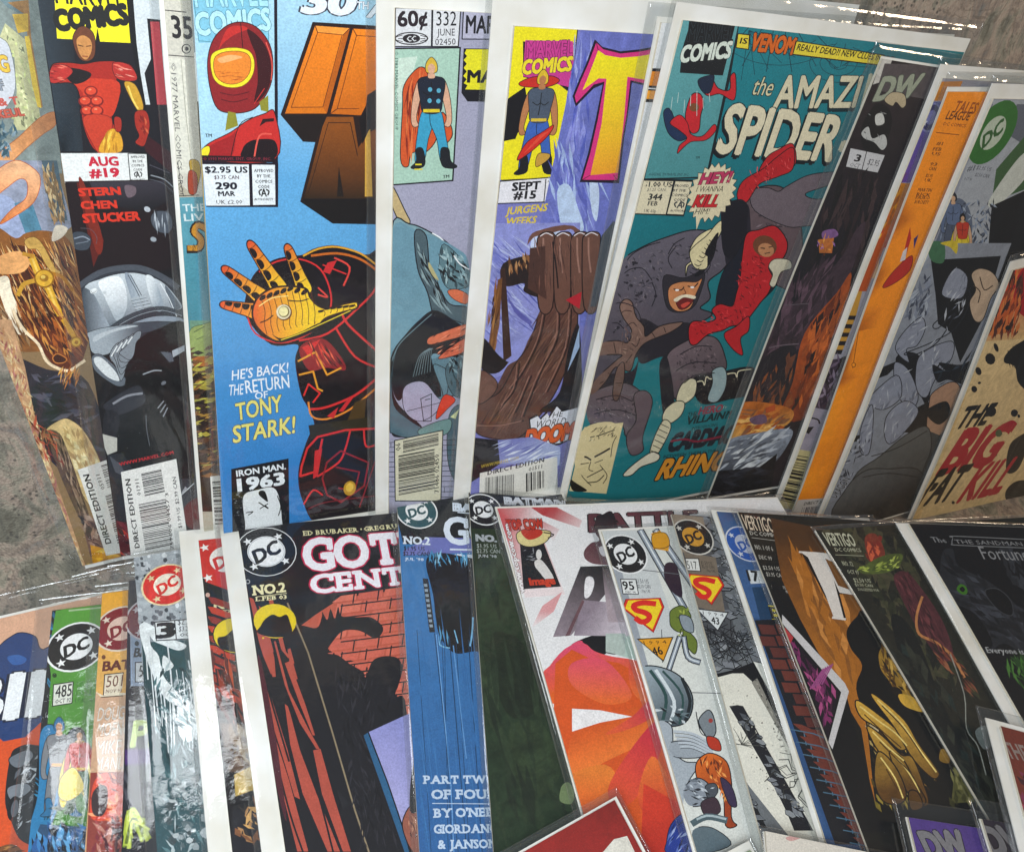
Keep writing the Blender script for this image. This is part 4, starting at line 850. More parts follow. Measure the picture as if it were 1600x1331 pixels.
S(('6e4a40', '50342e', 950, 0, 1000, 700), '835,10 870,-30 920,-40 960,-50 1010,-60 1077,-40 1100,240 1040,260 960,290 930,330 890,400 850,470 800,570 740,610 690,700 640,770 580,790 590,930 700,960 820,970 860,900 920,820 1000,700 1060,480 1100,300 1100,-60 880,-60', None)
S('5b3a30', '930,300 1077,280 1077,500 1000,700 920,830 800,960 690,970 580,930 590,800 700,740 780,600 850,500', '1a1012', 7); ST('900,330 1060,320 1040,520 880,800 700,930 600,900 700,780 840,560', 170, ['74503f', '4a3029', '7f5a4c', '654338', '3a2420'], 150, 6, 122, 9)
for d in ('930,340 900,480 820,640 760,720', '1000,320 990,480 900,660 820,860', '1060,330 1040,520 940,740', '800,600 780,720 720,800', '860,660 800,800 780,840', '600,900 720,900 820,880'): L('1e1112', 7, d); L('8f6658', 5, ' '.join(f'{float(a.split(",")[0])-12},{float(a.split(",")[1])+2}' for a in d.split()))
S('6a463a', '600,640 650,650 690,700 660,760 590,790', '1a1012', 6); S('17141a', '1000,740 1050,500 1100,420 1100,840 960,840 900,830')
mot(.12)
F(*A8); 
for x in (-60, 28, 118, 178): S('6b483c', f'{x-42},1290 {x-30},1225 {x+10},1208 {x+48},1222 {x+50},1300 {x+40},1600 {x-30},1600', '1a1012', 8); L('e4dce0', 5, f'{x-26},1228 {x+5},1212 {x+38},1226'); L('9a7264', 9, f'{x-10},1240 {x-8},1330 {x+4},1420')
P('4a2f28', '-140,1290 -60,1280 -50,1560 -150,1500'); L('1a1012', 8, '-20,1260 0,1400 10,1500')
P('3a4450', '236,1230 300,1150 330,1200 210,1600 180,1600'); F(*A7); P('b3202e', '1030,285 1110,245 1100,330'); ST('840,0 1077,0 1077,240 860,240', 50, ['7d5346', '4a302a', '3a2420'], 90, 5, 84, 10); 
P('9db4d4', '1040,640 1100,420 1100,520')
part('caption'); mot(.03); z = '845,870 885,850 900,868 935,835 945,858 985,800 1010,830 1077,810 1077,960 1000,1000 960,1005 930,1035 900,1000 840,980 850,930'; S('e2e4ec', z, '14121a', 4) if 0 else (P('14121a', z), P('e2e4ec', '852,876 890,858 904,876 938,845 950,866 986,812 1012,838 1100,816 1100,950 1000,990 960,995 930,1022 905,990 850,970 858,930'))
T('...THE', 905, 876, 1012, 860, 26, '222', b=.0, sh=.15); T('WORLD', 875, 918, 1025, 900, 34, '222', b=.0, sh=.15); T('DOOM!', 820, 1008, 1075, 965, 76, 'd85a1c', ol='14121a', ow=.06, b=.06, sh=.1)
part('cover'); P('15131a', '560,960 700,975 700,1090 640,1130 555,1180'); P(('7a80c0', 'aab6dc', 800, 980, 860, 1080), '690,975 860,960 1000,1010 1000,1100 700,1090'); ST('700,980 980,1020 960,1080 720,1080', 26, ['c4cfea', '6a70b4', 'dce4f2'], 110, 9, -25, 12)
part('caption'); T('WWW.MARVEL.COM', 605, 1112, 790, 1070, 16, 'd0b83a', b=.0, sh=.1)
BARC('600,1135 985,1058 985,1360 590,1360', 34, 'x', inset=(.07, .12, .55, .1)); part('barcode'); 
def k(x, y): return (828+x*92, 1138-x*22+y*90)
BARS(k, 12, 'x', '1c1c1e', (0, 0, 0, 0)); P('e6e4dc', '600,1140 980,1064 980,1118 600,1160') ; T('DIRECT EDITION', 638, 1145, 918, 1082, 22, '15151a', b=.03); T('01511', 842, 1128, 908, 1112, 18, '333')
done()

# ---- white cover strip with orange bars
begin('bagged comic showing a narrow white strip with two orange bars near its top', ROW1, 7, TL=(1034, 36), thru=(884, 771), top=(1310, 48), base='e2e2e2', brd=(1.5, 2), bag=(6, 5), sleeve=1)
F(*A8); mot(.05); P('15131a', '470,355 660,362 640,468 440,455'); P('e0861c', '480,372 660,378 650,452 470,446'); P('15131a', '430,462 640,472 620,540 420,530'); P('f0a02a', '440,470 640,480 620,522 430,514')
F(*B1); P('20222a', '60,640 200,560 160,900 40,900') if 0 else None; S('14161c', '10,1040 50,1030 60,1100 20,1090')
P('3a3c44', '170,100 210,60 200,140'); done()

# ---- teal cover with lumbering grey brute
begin('bagged comic in white board with teal cover, grey brute and HEY! KILL HIM! burst', ROW1, 8, TL=(1068, 32), thru=(886, 771), top=(1500, 80), base='14727a', brd=(4, 6), bag=(3, 8), sleeve=2)
F(*A8); mot(.06)
P(('16808c', '0f6c76', 900, 200, 900, 1200), '600,60 2100,60 1900,1331 300,1331'); F(*B2)
for k_ in range(9):
    a = k_*.35; L('083a48', 4, f'60,-20 {60+380*math.cos(a)},{120+260*math.sin(a)}', False)
for r in (.3, .5, .7, .9): L('083a48', 3, ' '.join(f'{60+380*r*math.cos(k_*.35)},{-10+ (130+260*math.sin(k_*.35))*r}' for k_ in range(9)))
for k_ in range(7): L('083a48', 3, f'{350+k_*8},{360-k_*4} {220+k_*60},{230+(k_%3)*60}', False)
for r in (40, 80, 125): L('083a48', 3, ' '.join(f'{365+r*math.cos(a*.8)*1.2},{330+r*.8*math.sin(a*.8)}' for a in range(8)))
F(*A8)
for k_ in range(6): L('083a48', 3, f'1000,160 {960+k_*70},{420-k_*30}', False)
part('figure_picture'); P('0c1c22', '668,100 950,128 905,400 790,930 452,938 560,480'); P(('5fa0a4', '4a8c90', 700, 200, 600, 900), '660,104 944,132 780,922 460,930 565,470')
part('publisher_logo'); P('12161c', '700,105 930,130 865,395 640,380 655,250'); T('MARVEL', 680, 215, 915, 222, 100, '0c1218', ol='3c4c54', ow=.012, b=.03, sh=-.1); T('COMICS', 640, 325, 898, 300, 82, 'd8e0d4', ol='12161c', ow=.04, b=.05, sh=.12)
part('figure_picture')
S('c4202a', '700,500 745,490 765,540 750,600 740,680 700,690 670,610', '100c14', 6); S('c4202a', '740,420 800,400 840,460 900,470 905,400 930,390 925,520 850,490 790,500 755,470', '100c14', 6); S('15243c', '735,420 790,395 820,400 800,480 760,480', '100c14', 4)
S('1a2e50', '556,590 590,570 640,680 700,700 640,735 580,690', '100c14', 5); S('c4202a', '590,640 640,600 680,640 700,700 760,710 820,650 830,680 780,730 700,740 650,780 630,800 640,760 680,720 640,680', '100c14', 5); E('7a4a2c', 716, 560, 26, 22); 
for k_ in range(8): L('b8ccc8', 3, f'{570+k_*32},{470+(k_*37)%60} {560+k_*34},{520+(k_*53)%90}', False)
T('TM', 725, 828, 745, 828, 12, '122', b=.03); T('MAGAZINE, TM MARVEL ENT. INC.', 470, 915, 690, 918, 14, '1c3a40', b=.0)
part('price_box'); P('0c141a', '445,930 714,938 668,1130 400,1118'); PANEL('dcd2b4', '455,942 610,946 572,1118 412,1112', None); PANEL('dcd2b4', '622,946 708,950 664,1120 580,1116', None)
T('$1.00 US', 452, 974, 600, 976, 28, '22262c', b=.03, sh=-.1); T('$1.25 CAN', 472, 996, 568, 998, 16, '44464c', b=.0); T('344', 478, 1042, 548, 1044, 32, '22262c', b=.03); T('FEB', 476, 1072, 526, 1074, 24, '22262c', b=.03); T('UK 60p', 456, 1108, 520, 1110, 18, '22262c', b=.01); SEAL(588, 950, 108, 158, .02, '3a3c40')
part('caption'); P('1c1812', '940,175 1010,180 1000,262 930,252'); P('e8d23c', '946,180 1000,186 996,256 936,248'); T('IS', 952, 228, 988, 230, 30, '1c1812', b=.02, sh=.1)
T('VENOM', 1005, 262, 1222, 282, 88, 'd8661c', ol='2a1410', ow=.05, b=.06, sh=.05); F(*B2); P('1c1812', '144,212 600,285 596,345 126,288'); P('e8d23c', '150,218 598,290 592,338 132,282'); T('REALLY DEAD?! NEW CLUES INSIDE!', 148, 262, 640, 325, 34, '1c1812', b=.02, sh=.1)
F(*A8); part('title'); T('the', 1010, 492, 1112, 500, 95, 'd8cfa8', ol='0c2a30', ow=.05, b=.0, sh=.15)
F(*B2); T('AMAZI', 30, 572, 448, 564, 165, '0a2a32', b=.05, dx=-7, dy=9); T('NG', 480, 552, 640, 548, 165, 'd8cfb0', b=.04, sh=-.05); T('AMAZI', 30, 562, 448, 556, 165, 'd8cfb0', ol='0a2028', ow=.02, b=.03, sh=-.05)
F(*A8); 
T('SPIDER', 832, 790, 1425, 836, 255, '0a141c', b=.06, dx=-12, dy=16); T('-MAN', 1452, 838, 1900, 874, 255, 'dcd2b4', b=.05); T('SPIDER', 832, 790, 1425, 836, 252, 'dcd2b4', ol='0a2028', ow=.015, b=.04)
F(*A8); part('cover'); mot(.12)
# grey brute
BR = ['5c5660', '4a454e', '6c6670', '332f38', '756a70']
S('5f4f54', '985,1050 1010,1000 1100,970 1180,980 1240,1040 1280,1200 1280,1500 1180,1500 1040,1400 1000,1200', '121016', 8); ST('1000,1000 1200,990 1260,1200 1100,1300', 60, ['6e5e64', '4c4048', '82727a', '3a3038'], 40, 9, 30, 60)
F(*B2); S('6a5e66', '100,975 200,920 300,900 420,900 330,960 200,1010 260,1040 400,1020 440,1060 380,1150 200,1180 100,1180 -60,1100 -80,1000 0,980 60,1000', '14121a', 6)
F(*B1)
S(('625c68', '4a444e', 500, 0, 500, 500), '330,90 420,30 540,-20 700,-60 860,-20 880,60 830,140 760,200 770,280 720,330 780,360 700,420 560,560 420,560 330,640 200,700 150,720 170,600 210,460 240,330 300,180', '121016', 8)
ST('340,100 560,10 520,200 440,300 260,380', 150, BR, 26, 9, 40, 70); ST('560,0 800,0 820,120 740,170 640,120', 60, BR, 30, 9, 40, 70)
for k_ in range(34): E(random.choice(['25212a', '5c5660']), random.uniform(330, 520), random.uniform(90, 280), random.uniform(5, 11), random.uniform(4, 8), random.uniform(0, 180), 8)
for k_ in range(26): E(random.choice(['25212a', '6a646c']), random.uniform(260, 440), random.uniform(360, 480), random.uniform(5, 10), random.uniform(4, 7), random.uniform(0, 180), 8)
S('221f28', '430,380 560,440 640,400 700,430 640,520 500,580 420,600 400,480'); S('221f28', '160,720 240,660 380,640 420,560 360,760 200,880 150,840')
S(('6e5e64', '54484e', 650, 480, 700, 700), '560,560 640,500 720,470 800,480 840,560 840,640 720,720 640,800 580,760 540,680', '121016', 7); ST('590,540 780,500 820,620 640,760', 120, ['6c5c62', '3a3036', '7c6a70', '4c4048'], 24, 7, 60, 70); S('1c1a22', '520,600 560,580 590,800 540,870 520,720')
S('5e5258', '170,760 330,700 420,740 450,800 430,900 350,960 320,900 170,900', '121016', 7); ST('190,770 420,750 420,900 200,890', 70, ['6c5c62', '3a3036', '7c6a70', '2c262c'], 26, 8, 60, 70); S('5f5056', '390,760 450,740 480,800 430,960 430,1030 370,1050 350,960 400,880', '121016', 6)
# open brown hand
SK = ('86685c', '5c463f', 380, 300, 300, 780)
S(SK, '320,320 345,285 380,300 400,370 440,420 450,470 520,420 620,400 630,410 570,450 450,500 400,560 370,640 300,620 250,690 190,750 170,740 200,680 300,590 330,560 240,560 195,570 200,510 300,490 360,500 380,440 340,380', '1a1214', 7); S(SK, '310,620 340,600 340,680 310,780 285,770 290,690', '1a1214', 6)
for d in ('330,350 350,340 380,345', '350,420 385,400 405,420', '240,510 250,550', '290,500 300,550', '480,450 500,480', '540,425 550,450', '220,700 240,690', '260,650 290,660', '360,480 400,520 420,480', '300,700 330,700', '380,560 350,600'): L('2a1a1a', 4, d)
ST('330,420 440,440 400,560 320,560', 30, ['9a7c6e', '6a5048', '4c3834'], 40, 5, 60, 50)
# shouting face and pale curved tusks
S('2a262e', '540,170 640,180 740,150 720,260 680,330 600,350 550,310', '121016', 5); S('c98454', '565,230 620,200 700,200 730,185 700,260 670,330 610,345 570,310', '2a1614', 5); S('6a1a18', '600,290 640,275 690,280 660,325 620,335', '2a1614', 4); S('e8dcc0', '590,285 640,262 696,270 690,284 640,276 604,298'); S('c8483a', '625,315 655,300 670,305 640,328'); L('1a1012', 6, '590,235 625,240 640,225'); L('1a1012', 6, '660,220 690,225 710,205'); E('eee', 606, 240, 10, 5); E('eee', 682, 226, 10, 5); L('7a4028', 5, '640,235 650,255 635,262')
S('dcd0a4', '650,170 660,120 700,100 740,60 790,0 800,-60 760,-60 700,-20 665,50 690,40 720,20 680,90 650,120', '121016', 6); S('14121a', '690,170 740,110 770,40 790,0 800,20 780,90 730,160')
F(*A8); S('dcd0a4', '700,1331 720,1290 790,1230 840,1170 870,1155 860,1220 800,1320 790,1400 730,1400', '121016', 6); S('121016', '780,1331 800,1280 840,1220 850,1230 820,1331'); S('221f2a', '860,1110 900,1040 960,1080 1010,1090 1010,1400 900,1400 880,1250')
# red and navy acrobat
F(*B2); 
S('b81c24', '130,750 150,840 110,890 20,920 -40,900 0,820 60,780', '120a10', 6); F(*A8); S('b81c24', '1231,770 1150,820 1080,880 980,940 945,1010 960,1060 1000,1050 1060,960 1160,920 1231,880', '120a10', 6); ST('970,900 1220,800 1220,870 1000,1030', 40, ['7a1016', 'dc4a4c'], 30, 5, 60, 40)
S('15141e', '870,1100 950,1040 1000,1070 1000,1150 980,1331 880,1331'); 
F(*B1); S('141826', '830,160 900,60 940,0 980,160 1000,300 1060,180 1100,200 1060,260 960,340 860,330 800,320', '0a0a10', 5)
S('b81c24', '930,60 950,-40 1010,-60 1090,-80 1150,0 1130,80 1060,120 1080,180 1060,250 1020,300 940,400 870,420 830,440 760,460 700,510 670,500 665,430 690,395 760,400 800,380 780,340 820,310 880,320 900,260 920,180', '120a10', 7); S('b81c24', '900,420 960,370 960,440 920,480 930,560 880,530 840,460', '120a10', 6)
ST('930,60 1080,0 1040,220 940,380 880,400', 90, ['7c0f16', 'd8383c', '9a141c', '5a0c12'], 30, 6, 60, 60); ST('680,410 850,330 900,400 700,490', 60, ['7c0f16', 'd8383c', '5a0c12'], 26, 5, 30, 60)
E('6a3e26', 1040, 20, 60, 52, 20); E('b98058', 1046, 40, 40, 34, 20); L('2a1614', 5, '1020,30 1040,32'); L('2a1614', 5, '1060,26 1078,22'); L('2a1614', 4, '1040,58 1066,52')
S('cfc8b0', '1060,120 1090,85 1160,90 1170,130 1120,150 1090,220 1065,210 1080,160', '22201c', 5)
# armoured leg
S('0c0c14', '680,680 800,650 980,620 980,740 860,780 720,800', None); L('d8d0b0', 5, '700,695 730,690 740,710 750,670 770,680 800,670'); L('d8d0b0', 5, '850,655 890,650 900,670 910,640 970,630')
S('cfc8a8', '620,720 660,680 700,690 690,760 640,800 600,790', '16161a', 6); S('8ea4a8', '780,640 830,620 850,660 840,730 800,790 755,780 780,700', '16161a', 6); S('cfc8a8', '600,790 640,800 620,860 560,900 530,880 545,830', '16161a', 6); S('cfc8a8', '540,880 570,920 500,1050 465,1040 500,940', '16161a', 6); S('d8d2bc', '470,1040 510,1050 500,1080 420,1110 370,1150 330,1150 380,1100', '16161a', 6)
for k_ in range(6): L('16161a', 4, f'{520-k_*10},{900+k_*26} {562-k_*10},{920+k_*26}')
for d in ('340,110 380,60 450,20 520,0', '300,200 360,140 430,130 480,190', '250,330 320,300 400,330 430,400', '560,60 590,10 640,-20', '580,130 560,80 600,20', '230,420 300,400 340,430', '480,200 500,260 480,320', '760,60 770,120 740,160', '620,560 700,520 780,520', '600,640 680,600 800,600', '640,700 700,660 790,650', '200,780 300,760 380,790', '190,850 300,830 400,860', '870,60 880,120 860,180'): L('1c1922', 5, d)
for k_ in range(9): L('14121a', 4, f'{668+k_*12},{150-k_*20} {690+k_*11},{160-k_*20} {706+k_*10},{150-k_*20}')
mot(.04); part('portrait_panel'); P('d6c696', '140,915 335,893 245,1240 60,1225'); S('d6c696', '140,920 300,900 290,1060 240,1180 170,1205 110,1180 90,1060', None)
for d, w_ in (('100,1075 140,1060 170,1075', 9), ('190,1060 230,1040 265,1020', 9), ('120,1000 160,970 190,960', 5), ('200,960 260,940 290,930', 5), ('150,1160 190,1140 230,1120', 5), ('150,1185 200,1180 235,1150', 5), ('170,1085 160,1120 180,1130', 4), ('110,1120 130,1160 170,1200', 4), ('270,1060 280,1000 300,960', 4), ('190,1090 230,1075', 4), ('120,1095 160,1090', 4), ('130,940 150,990', 4), ('215,1100 250,1150 230,1190', 4)): L('2a2218', w_, d)
ST('130,930 300,905 290,960 140,990', 40, ['3a2e20', '6a5a3c'], 26, 4, 120, 30); S('1c1812', '65,1170 100,1190 150,1225 80,1225')
part('caption'); T('THE', 650, 868, 700, 860, 22, '0a2226', b=.03); T('HERO', 706, 855, 820, 838, 34, '8a2a3e', b=.04, sh=.1); T('VILLAIN?!', 645, 905, 860, 868, 34, '0a2226', b=.04, sh=.1); T('INTRODUCING', 672, 930, 800, 908, 14, '0a2226'); T('CARDIAC', 550, 1035, 860, 985, 78, '12202a', ol='3a1c2c', ow=.03, b=.05, sh=.15); L('7a1c34', 10, '570,985 640,975 700,985 820,960')
T("BETWEEN THEM IS THE", 530, 1068, 790, 1035, 14, '0a2226'); T('RHINO!', 492, 1172, 860, 1112, 88, 'd08a2a', ol='121016', ow=.05, b=.05, sh=.25)
F(*A8); z = []
for k_ in range(44):
    a = 6.2832*k_/44; r = 1.0 if k_ % 2 else .84; z.append((808+r*125*math.cos(a)+(1035-(1015+r*160*math.sin(a)))*.22, 1005+r*155*math.sin(a)))
P('101418', [(x+(x-808)*.035, y+(y-1005)*.035) for x, y in z]); P('ddd2b0', z); P('ddd2b0', '730,1120 760,1130 735,1200')
T('HEY!', 745, 962, 900, 950, 55, 'b8345c', ol='2a1014', ow=.03, b=.05, sh=.25); T('I WANNA', 728, 1002, 868, 1000, 30, '1c1a18', b=.0, sh=.2); T('KILL', 712, 1080, 835, 1078, 60, 'c4242c', ol='2a1014', ow=.03, b=.05, sh=.25); T('HIM!', 722, 1120, 795, 1118, 30, '1c1a18', b=.0, sh=.2)
done()

# ---- dark moonlit cover
begin('bagged comic with near black cover and small 3 OCT box, right of the teal cover', ROW1, 9, TL=(1377, 92), thru=(1107, 778), top=(1480, 100), H=None, base='1c1418', brd=(-.5, 1), bag=(8, 6), sleeve=1)
F(*B2); mot(.3)
P('c8c4bc', '588,300 640,305 600,420 540,440'); P(('241a1e', '17121a', 600, 450, 400, 1200), '540,440 1100,440 900,1800 0,1800'); P('50484a', '600,330 900,340 840,520 560,470')
part('title'); mot(.05); T('DW', 545, 522, 750, 500, 112, '9aa08c', ol='4c5048', ow=.03, b=.05, sh=.25)
part('figure_picture'); S('b9a888', '600,520 640,480 700,490 710,540 690,560 660,530 640,550', '2a2220', 4); S('0c0a0e', '500,620 560,540 620,560 640,640 610,740 560,800 500,780 480,700'); S('c9c9c4', '555,600 590,590 600,640 560,650'); S('b9bab8', '485,690 520,660 540,720 600,700 615,750 590,780 550,740 500,720'); ST('500,570 620,570 590,740 500,740', 12, ['0c0a0e', '8a8c8c'], 26, 6, 60, 50)
part('price_box'); P('c9c9cc', '430,772 605,808 570,898 408,868'); L('1c1418', 4, '512,790 490,882', False); T('3', 448, 838, 474, 842, 36, '1c1a1e', b=.03); T('OCT', 425, 866, 475, 874, 20, '44424a', b=.0); T('$2.95', 515, 856, 570, 866, 32, '3a383e', b=.0)
part('cover'); mot(.4); ST('400,930 610,930 520,1331 180,1331', 70, ['2a1c20', '120e12', '3a2a2c', '1a1418'], 180, 26, 108, 15); S('7a5488', '290,1210 350,1195 370,1230 300,1250'); P('b8692c', '270,1250 350,1240 340,1320 275,1320'); ST('260,1230 370,1230 350,1330 270,1330', 16, ['d8903c', '6a3414', '9a6ab0'], 30, 9, 60, 50)
F(*B3); P('201820', '-60,440 340,440 300,1331 -330,1331'); S('3c2c36', '50,380 330,100 420,-60 460,-60 300,400 180,500 0,520 -120,700'); ST('40,300 300,60 300,420 0,560 -100,700', 140, ['46323e', '5a4250', '2c2028', '33262e'], 130, 22, 112, 20); S('1c1820', '60,500 130,490 160,600 100,720 0,740 -60,660 -20,560'); L('6a5c66', 5, '-20,510 60,490 150,480'); L('5a5058', 4, '90,300 200,290')
S(('a84c18', '7a3010', 180, 500, 120, 760), '180,430 330,240 400,160 300,600 180,820 60,820 120,660'); ST('200,420 380,200 280,640 120,800', 70, ['c86424', '6a2c12', '2a1612', '9a4a1c'], 120, 20, 112, 14)
F(*B1); ST('940,700 1173,560 1160,820 900,860', 50, ['3a2a2c', '6a3c28', '241a1e', '8a4a22'], 90, 20, 110, 20); S(('b8641c', 'd8a050', 1000, 830, 950, 960), '940,790 1160,820 1140,900 1000,940 860,980 890,880'); ST('900,820 1150,830 1100,930 880,970', 50, ['d8882c', 'e8b464', 'a8541c', '8a5a3c'], 80, 18, -20, 30); S('6a5068', '960,870 1030,850 1040,890 980,900'); P('b04a1c', '1035,820 1085,800 1085,830 1040,845')
S(('8a94a4', '4c525e', 960, 980, 900, 1100), '850,980 1000,940 1160,920 1140,1000 1060,1100 900,1200 770,1200 800,1080'); ST('860,970 1140,930 1060,1090 820,1120', 70, ['b4bcc8', '6a7280', 'd0d6dc', '4a505c'], 120, 16, -28, 15); P('141318', '790,1130 1000,1110 1090,1040 1040,1331 740,1331'); ST('790,1140 1040,1090 1030,1280 770,1270', 24, ['22222a', '30323c'], 100, 18, 0, 20)
done()

# ---- white board, blue orange and black strip
begin('bagged comic in white board showing a strip of blue above orange with black bars', ROW1, 10, TL=(1470, 122), thru=(1203, 822), H=None, base='a8a4b0', brd=(3.5, 6), bag=(2.5, 3), sleeve=2)
F(*B2); mot(.2)
P('d8882c', '840,425 1000,420 960,520 800,525'); P(('5a5aa0', '6a4a9c', 800, 530, 650, 900), '795,530 960,525 760,950 640,950'); E('8a8ab8', 838, 610, 48, 80, 20); E('3c3a66', 838, 610, 40, 70, 20); E('7a7aae', 840, 610, 22, 40, 20); put('d8d8e0', [star(unit(808, 636, 40), 0, 0, .4)])
P('6a3a78', '680,880 720,900 690,960 645,950'); P(('c87c1c', 'b8401c', 650, 980, 540, 1300), '640,950 760,955 660,1290 500,1290'); ST('630,970 700,960 610,1240 540,1260', 50, ['e8b02c', 'c8401c', 'd8901c', '9a5a2c'], 70, 14, 112, 18)
part('title'); mot(.05); P('e2b88c', '505,1280 590,1290 570,1450 440,1450'); 
F(*B3)
for k_ in range(9): P('d8b060' if k_ % 2 == 0 else '6a2c1c', f'{462-k_*10},{14+k_*24} {530-k_*10},{14+k_*24} {522-k_*10},{36+k_*24} {452-k_*10},{36+k_*24}')
P('b8501c', '500,0 560,0 470,230 430,230'); P('c89438', '370,230 450,230 420,345 335,345')
for k_ in range(9): P('1c181e' if k_ % 2 == 0 else 'c89438', f'{330-k_*10},{345+k_*20} {420-k_*8},{345+k_*20} {412-k_*8},{366+k_*20} {322-k_*10},{366+k_*20}')
part('cover'); mot(.2); P('3c3040', '250,560 380,540 300,800 180,780'); ST('270,540 370,540 290,780 190,770', 60, ['1c1620', '6a5a70', '8a7c90', '2a2030'], 60, 14, 110, 40); P('9a94a4', '180,770 300,790 220,1000 110,960'); P('1c1a20', '145,870 215,865 190,900'); L('1c1a20', 7, '165,820 230,830 240,850'); S('1c1a20', '95,1010 110,1010 110,1035 95,1035'); P('1c1a20', '70,1090 90,1090 60,1200 30,1200')
BARC('125,970 200,980 120,1260 30,1240', 16, 'y', bgc='c4b886')
done()

# ---- orange cover
begin('bagged comic with plain orange cover and DIRECT barcode corner at its foot', ROW1, 11, TL=(1478, 143), thru=(1232, 818), H=None, base='ff9a14', brd=(-.5, 2), bag=(4, 7), sleeve=1)
F(*B2); mot(.1); P(('ff9a14', 'fa9212', 0, 0, 1, 1), '900,470 1400,480 700,2700 100,2700')
part('title'); T('TALES', 950, 580, 1060, 590, 60, 'a8500c', ol='5a2a08', ow=.02, b=.0, sh=.1); T('LEAGUE', 912, 618, 1030, 625, 45, '5a2a08', b=.02, sh=.1); T('DC COMICS', 902, 650, 1015, 662, 18, '8a3e0c', b=.02); L('6a300a', 4, '868,688 985,700', False)
part('caption')
for i, (x, y, w_, n_) in enumerate(((868, 752, 30, 1), (850, 782, 42, 2), (835, 860, 36, 2), (815, 920, 34, 2), (775, 995, 70, 2), (765, 1035, 70, 2))):
    for j in range(n_): T(('#1', 'FEB', '93', '$2.95', 'MARTIN', 'PASKO')[i] if j == 0 else ('', 'US', 'CAN', 'UK', 'RICK', 'BURCHETT')[i], x-j*6, y+j*24, x-j*6+w_, y+j*24+3, 18, '5a2a08', b=.02)
part('cover'); P('b8281c', '740,1180 745,1240 700,1400 690,1400 720,1260'); F(*B3); S('b8281c', '545,210 600,130 680,60 670,130 600,190', '6a140c', 4); P('d8d0d0', '640,40 660,20 650,80 625,90'); P('2a2a6a', '690,-20 712,-40 690,30'); L('6a3a0c', 3, '430,420 400,590', False); E('6a3a0c', 405, 575, 10, 12); E('ff9a14', 405, 575, 7, 9)
part('barcode'); P('c9c4c0', '140,1210 268,1200 235,1310 100,1310'); T('DIRECT SALES', 165, 1236, 285, 1218, 14, '333', b=.03)
def k(x, y): return (160+x*80-y*16, 1246-x*8+y*60)
BARS(k, 12, 'x', '5a5660', (0, 0, 0, 0)); done()

# ---- grey cover, green badge
begin('bagged comic in white board with green round badge and pale grey figures on black', ROW1, 12, TL=(1549, 154), thru=(1270, 840), H=None, base='8f93a0', brd=(4, 7), bag=(2.5, 4), sleeve=1)
F(*B2); mot(.12); P('a3a8b0', '1150,520 1500,520 1400,1331 860,1331'); L('40425a', 3, '1155,540 1010,860 870,1240', False)
P('5f6470', '1280,540 1400,540 1400,800 1240,700'); P('3a5c34', '1180,880 1331,700 1400,700 1400,960 1160,1050'); S('c8ccc4', '1140,1055 1250,880 1331,790 1400,790 1331,930 1200,1060'); P('0e0e12', '1160,1070 1400,960 1400,1500 1130,1500 1150,1200')
DC(1160, 690, 104, '2d6a26', ringc='2d6a26', inner='b9c4b0', letter='2d5a28', rot=42)
part('price_box'); T('#1', 1028, 888, 1062, 886, 28, '5a5c64', b=.03); T('$1.95 US', 1075, 880, 1150, 890, 22, '5a5c64', b=.02); T('$2.50 CAN', 1068, 915, 1140, 925, 20, '5a5c64', b=.02); T('OCT 94', 1012, 935, 1050, 940, 16, '5a5c64')
part('figure_picture'); S('5a6478', '930,1060 990,1030 1040,1080 1060,1200 1000,1331 860,1331 900,1180'); ST('920,1050 1180,1050 1130,1331 880,1331', 160, ['3a4050', '7a88a0', '20242e', '9aa6b8', '505a6c'], 40, 10, 90, 60)
FIG(960, 1331, 330, '5a6a8a', '4a5468', skin='c8a080', hair='22262e', boots='2a3040', arms='5a6a8a'); FIG(1010, 1370, 260, 'b8341c', 'd8c02a', skin='c8a080', hair='14141a', boots='2a5c2c', cape='d8c02a')
part('cover'); F(*B3); mot(.18); P('8a909c', '600,0 1150,0 640,1331 240,1331')
P('0e0e12', '770,80 1100,60 1020,340 900,560 860,420 800,380 790,240'); ST('640,60 760,0 760,320 600,420', 110, ['6a7284', 'a3abb8', '404656', '868ea0'], 70, 14, 112, 30); S('3e6c4c', '760,0 830,0 830,90 770,80'); S('d0b82c', '815,0 890,-10 890,50 860,20')
P('0e0e12', '500,600 640,540 560,620 480,650'); S('0e0e12', '600,540 700,520 760,640 740,760 700,700 640,700'); S('0e0e12', '680,780 800,740 860,840 760,880 620,880')
for d in ('660,560 600,500 640,420 720,350 740,400 700,480 650,500', '640,520 760,470 880,400 950,280 940,220 880,300 780,380 800,400 880,330 800,460 700,520', '600,560 660,600 700,720 660,780 600,700 590,620', '690,620 720,520 860,460 860,540 780,640 740,720 700,700', '460,740 600,620 620,720 540,780 470,760', '560,800 640,740 700,790 620,900 560,940 540,880', '430,880 480,760 490,820 470,980 430,980', '820,230 880,120 940,160 920,250 860,260'):
    S('8d93a4', d, '1c1e28', 5)
    q = pts(d); ST(d, 12, ['a8aebc', '6f7688', 'b9bfca'], 50, 8, 120, 40)
S('c0a890', '960,150 1000,120 1060,140 1090,200 1050,260 1010,360 970,360 950,280 980,220', '1c1816', 5); L('3a2a20', 5, '1000,160 1020,220 1060,200'); L('3a2a20', 5, '970,200 1000,230 990,280')
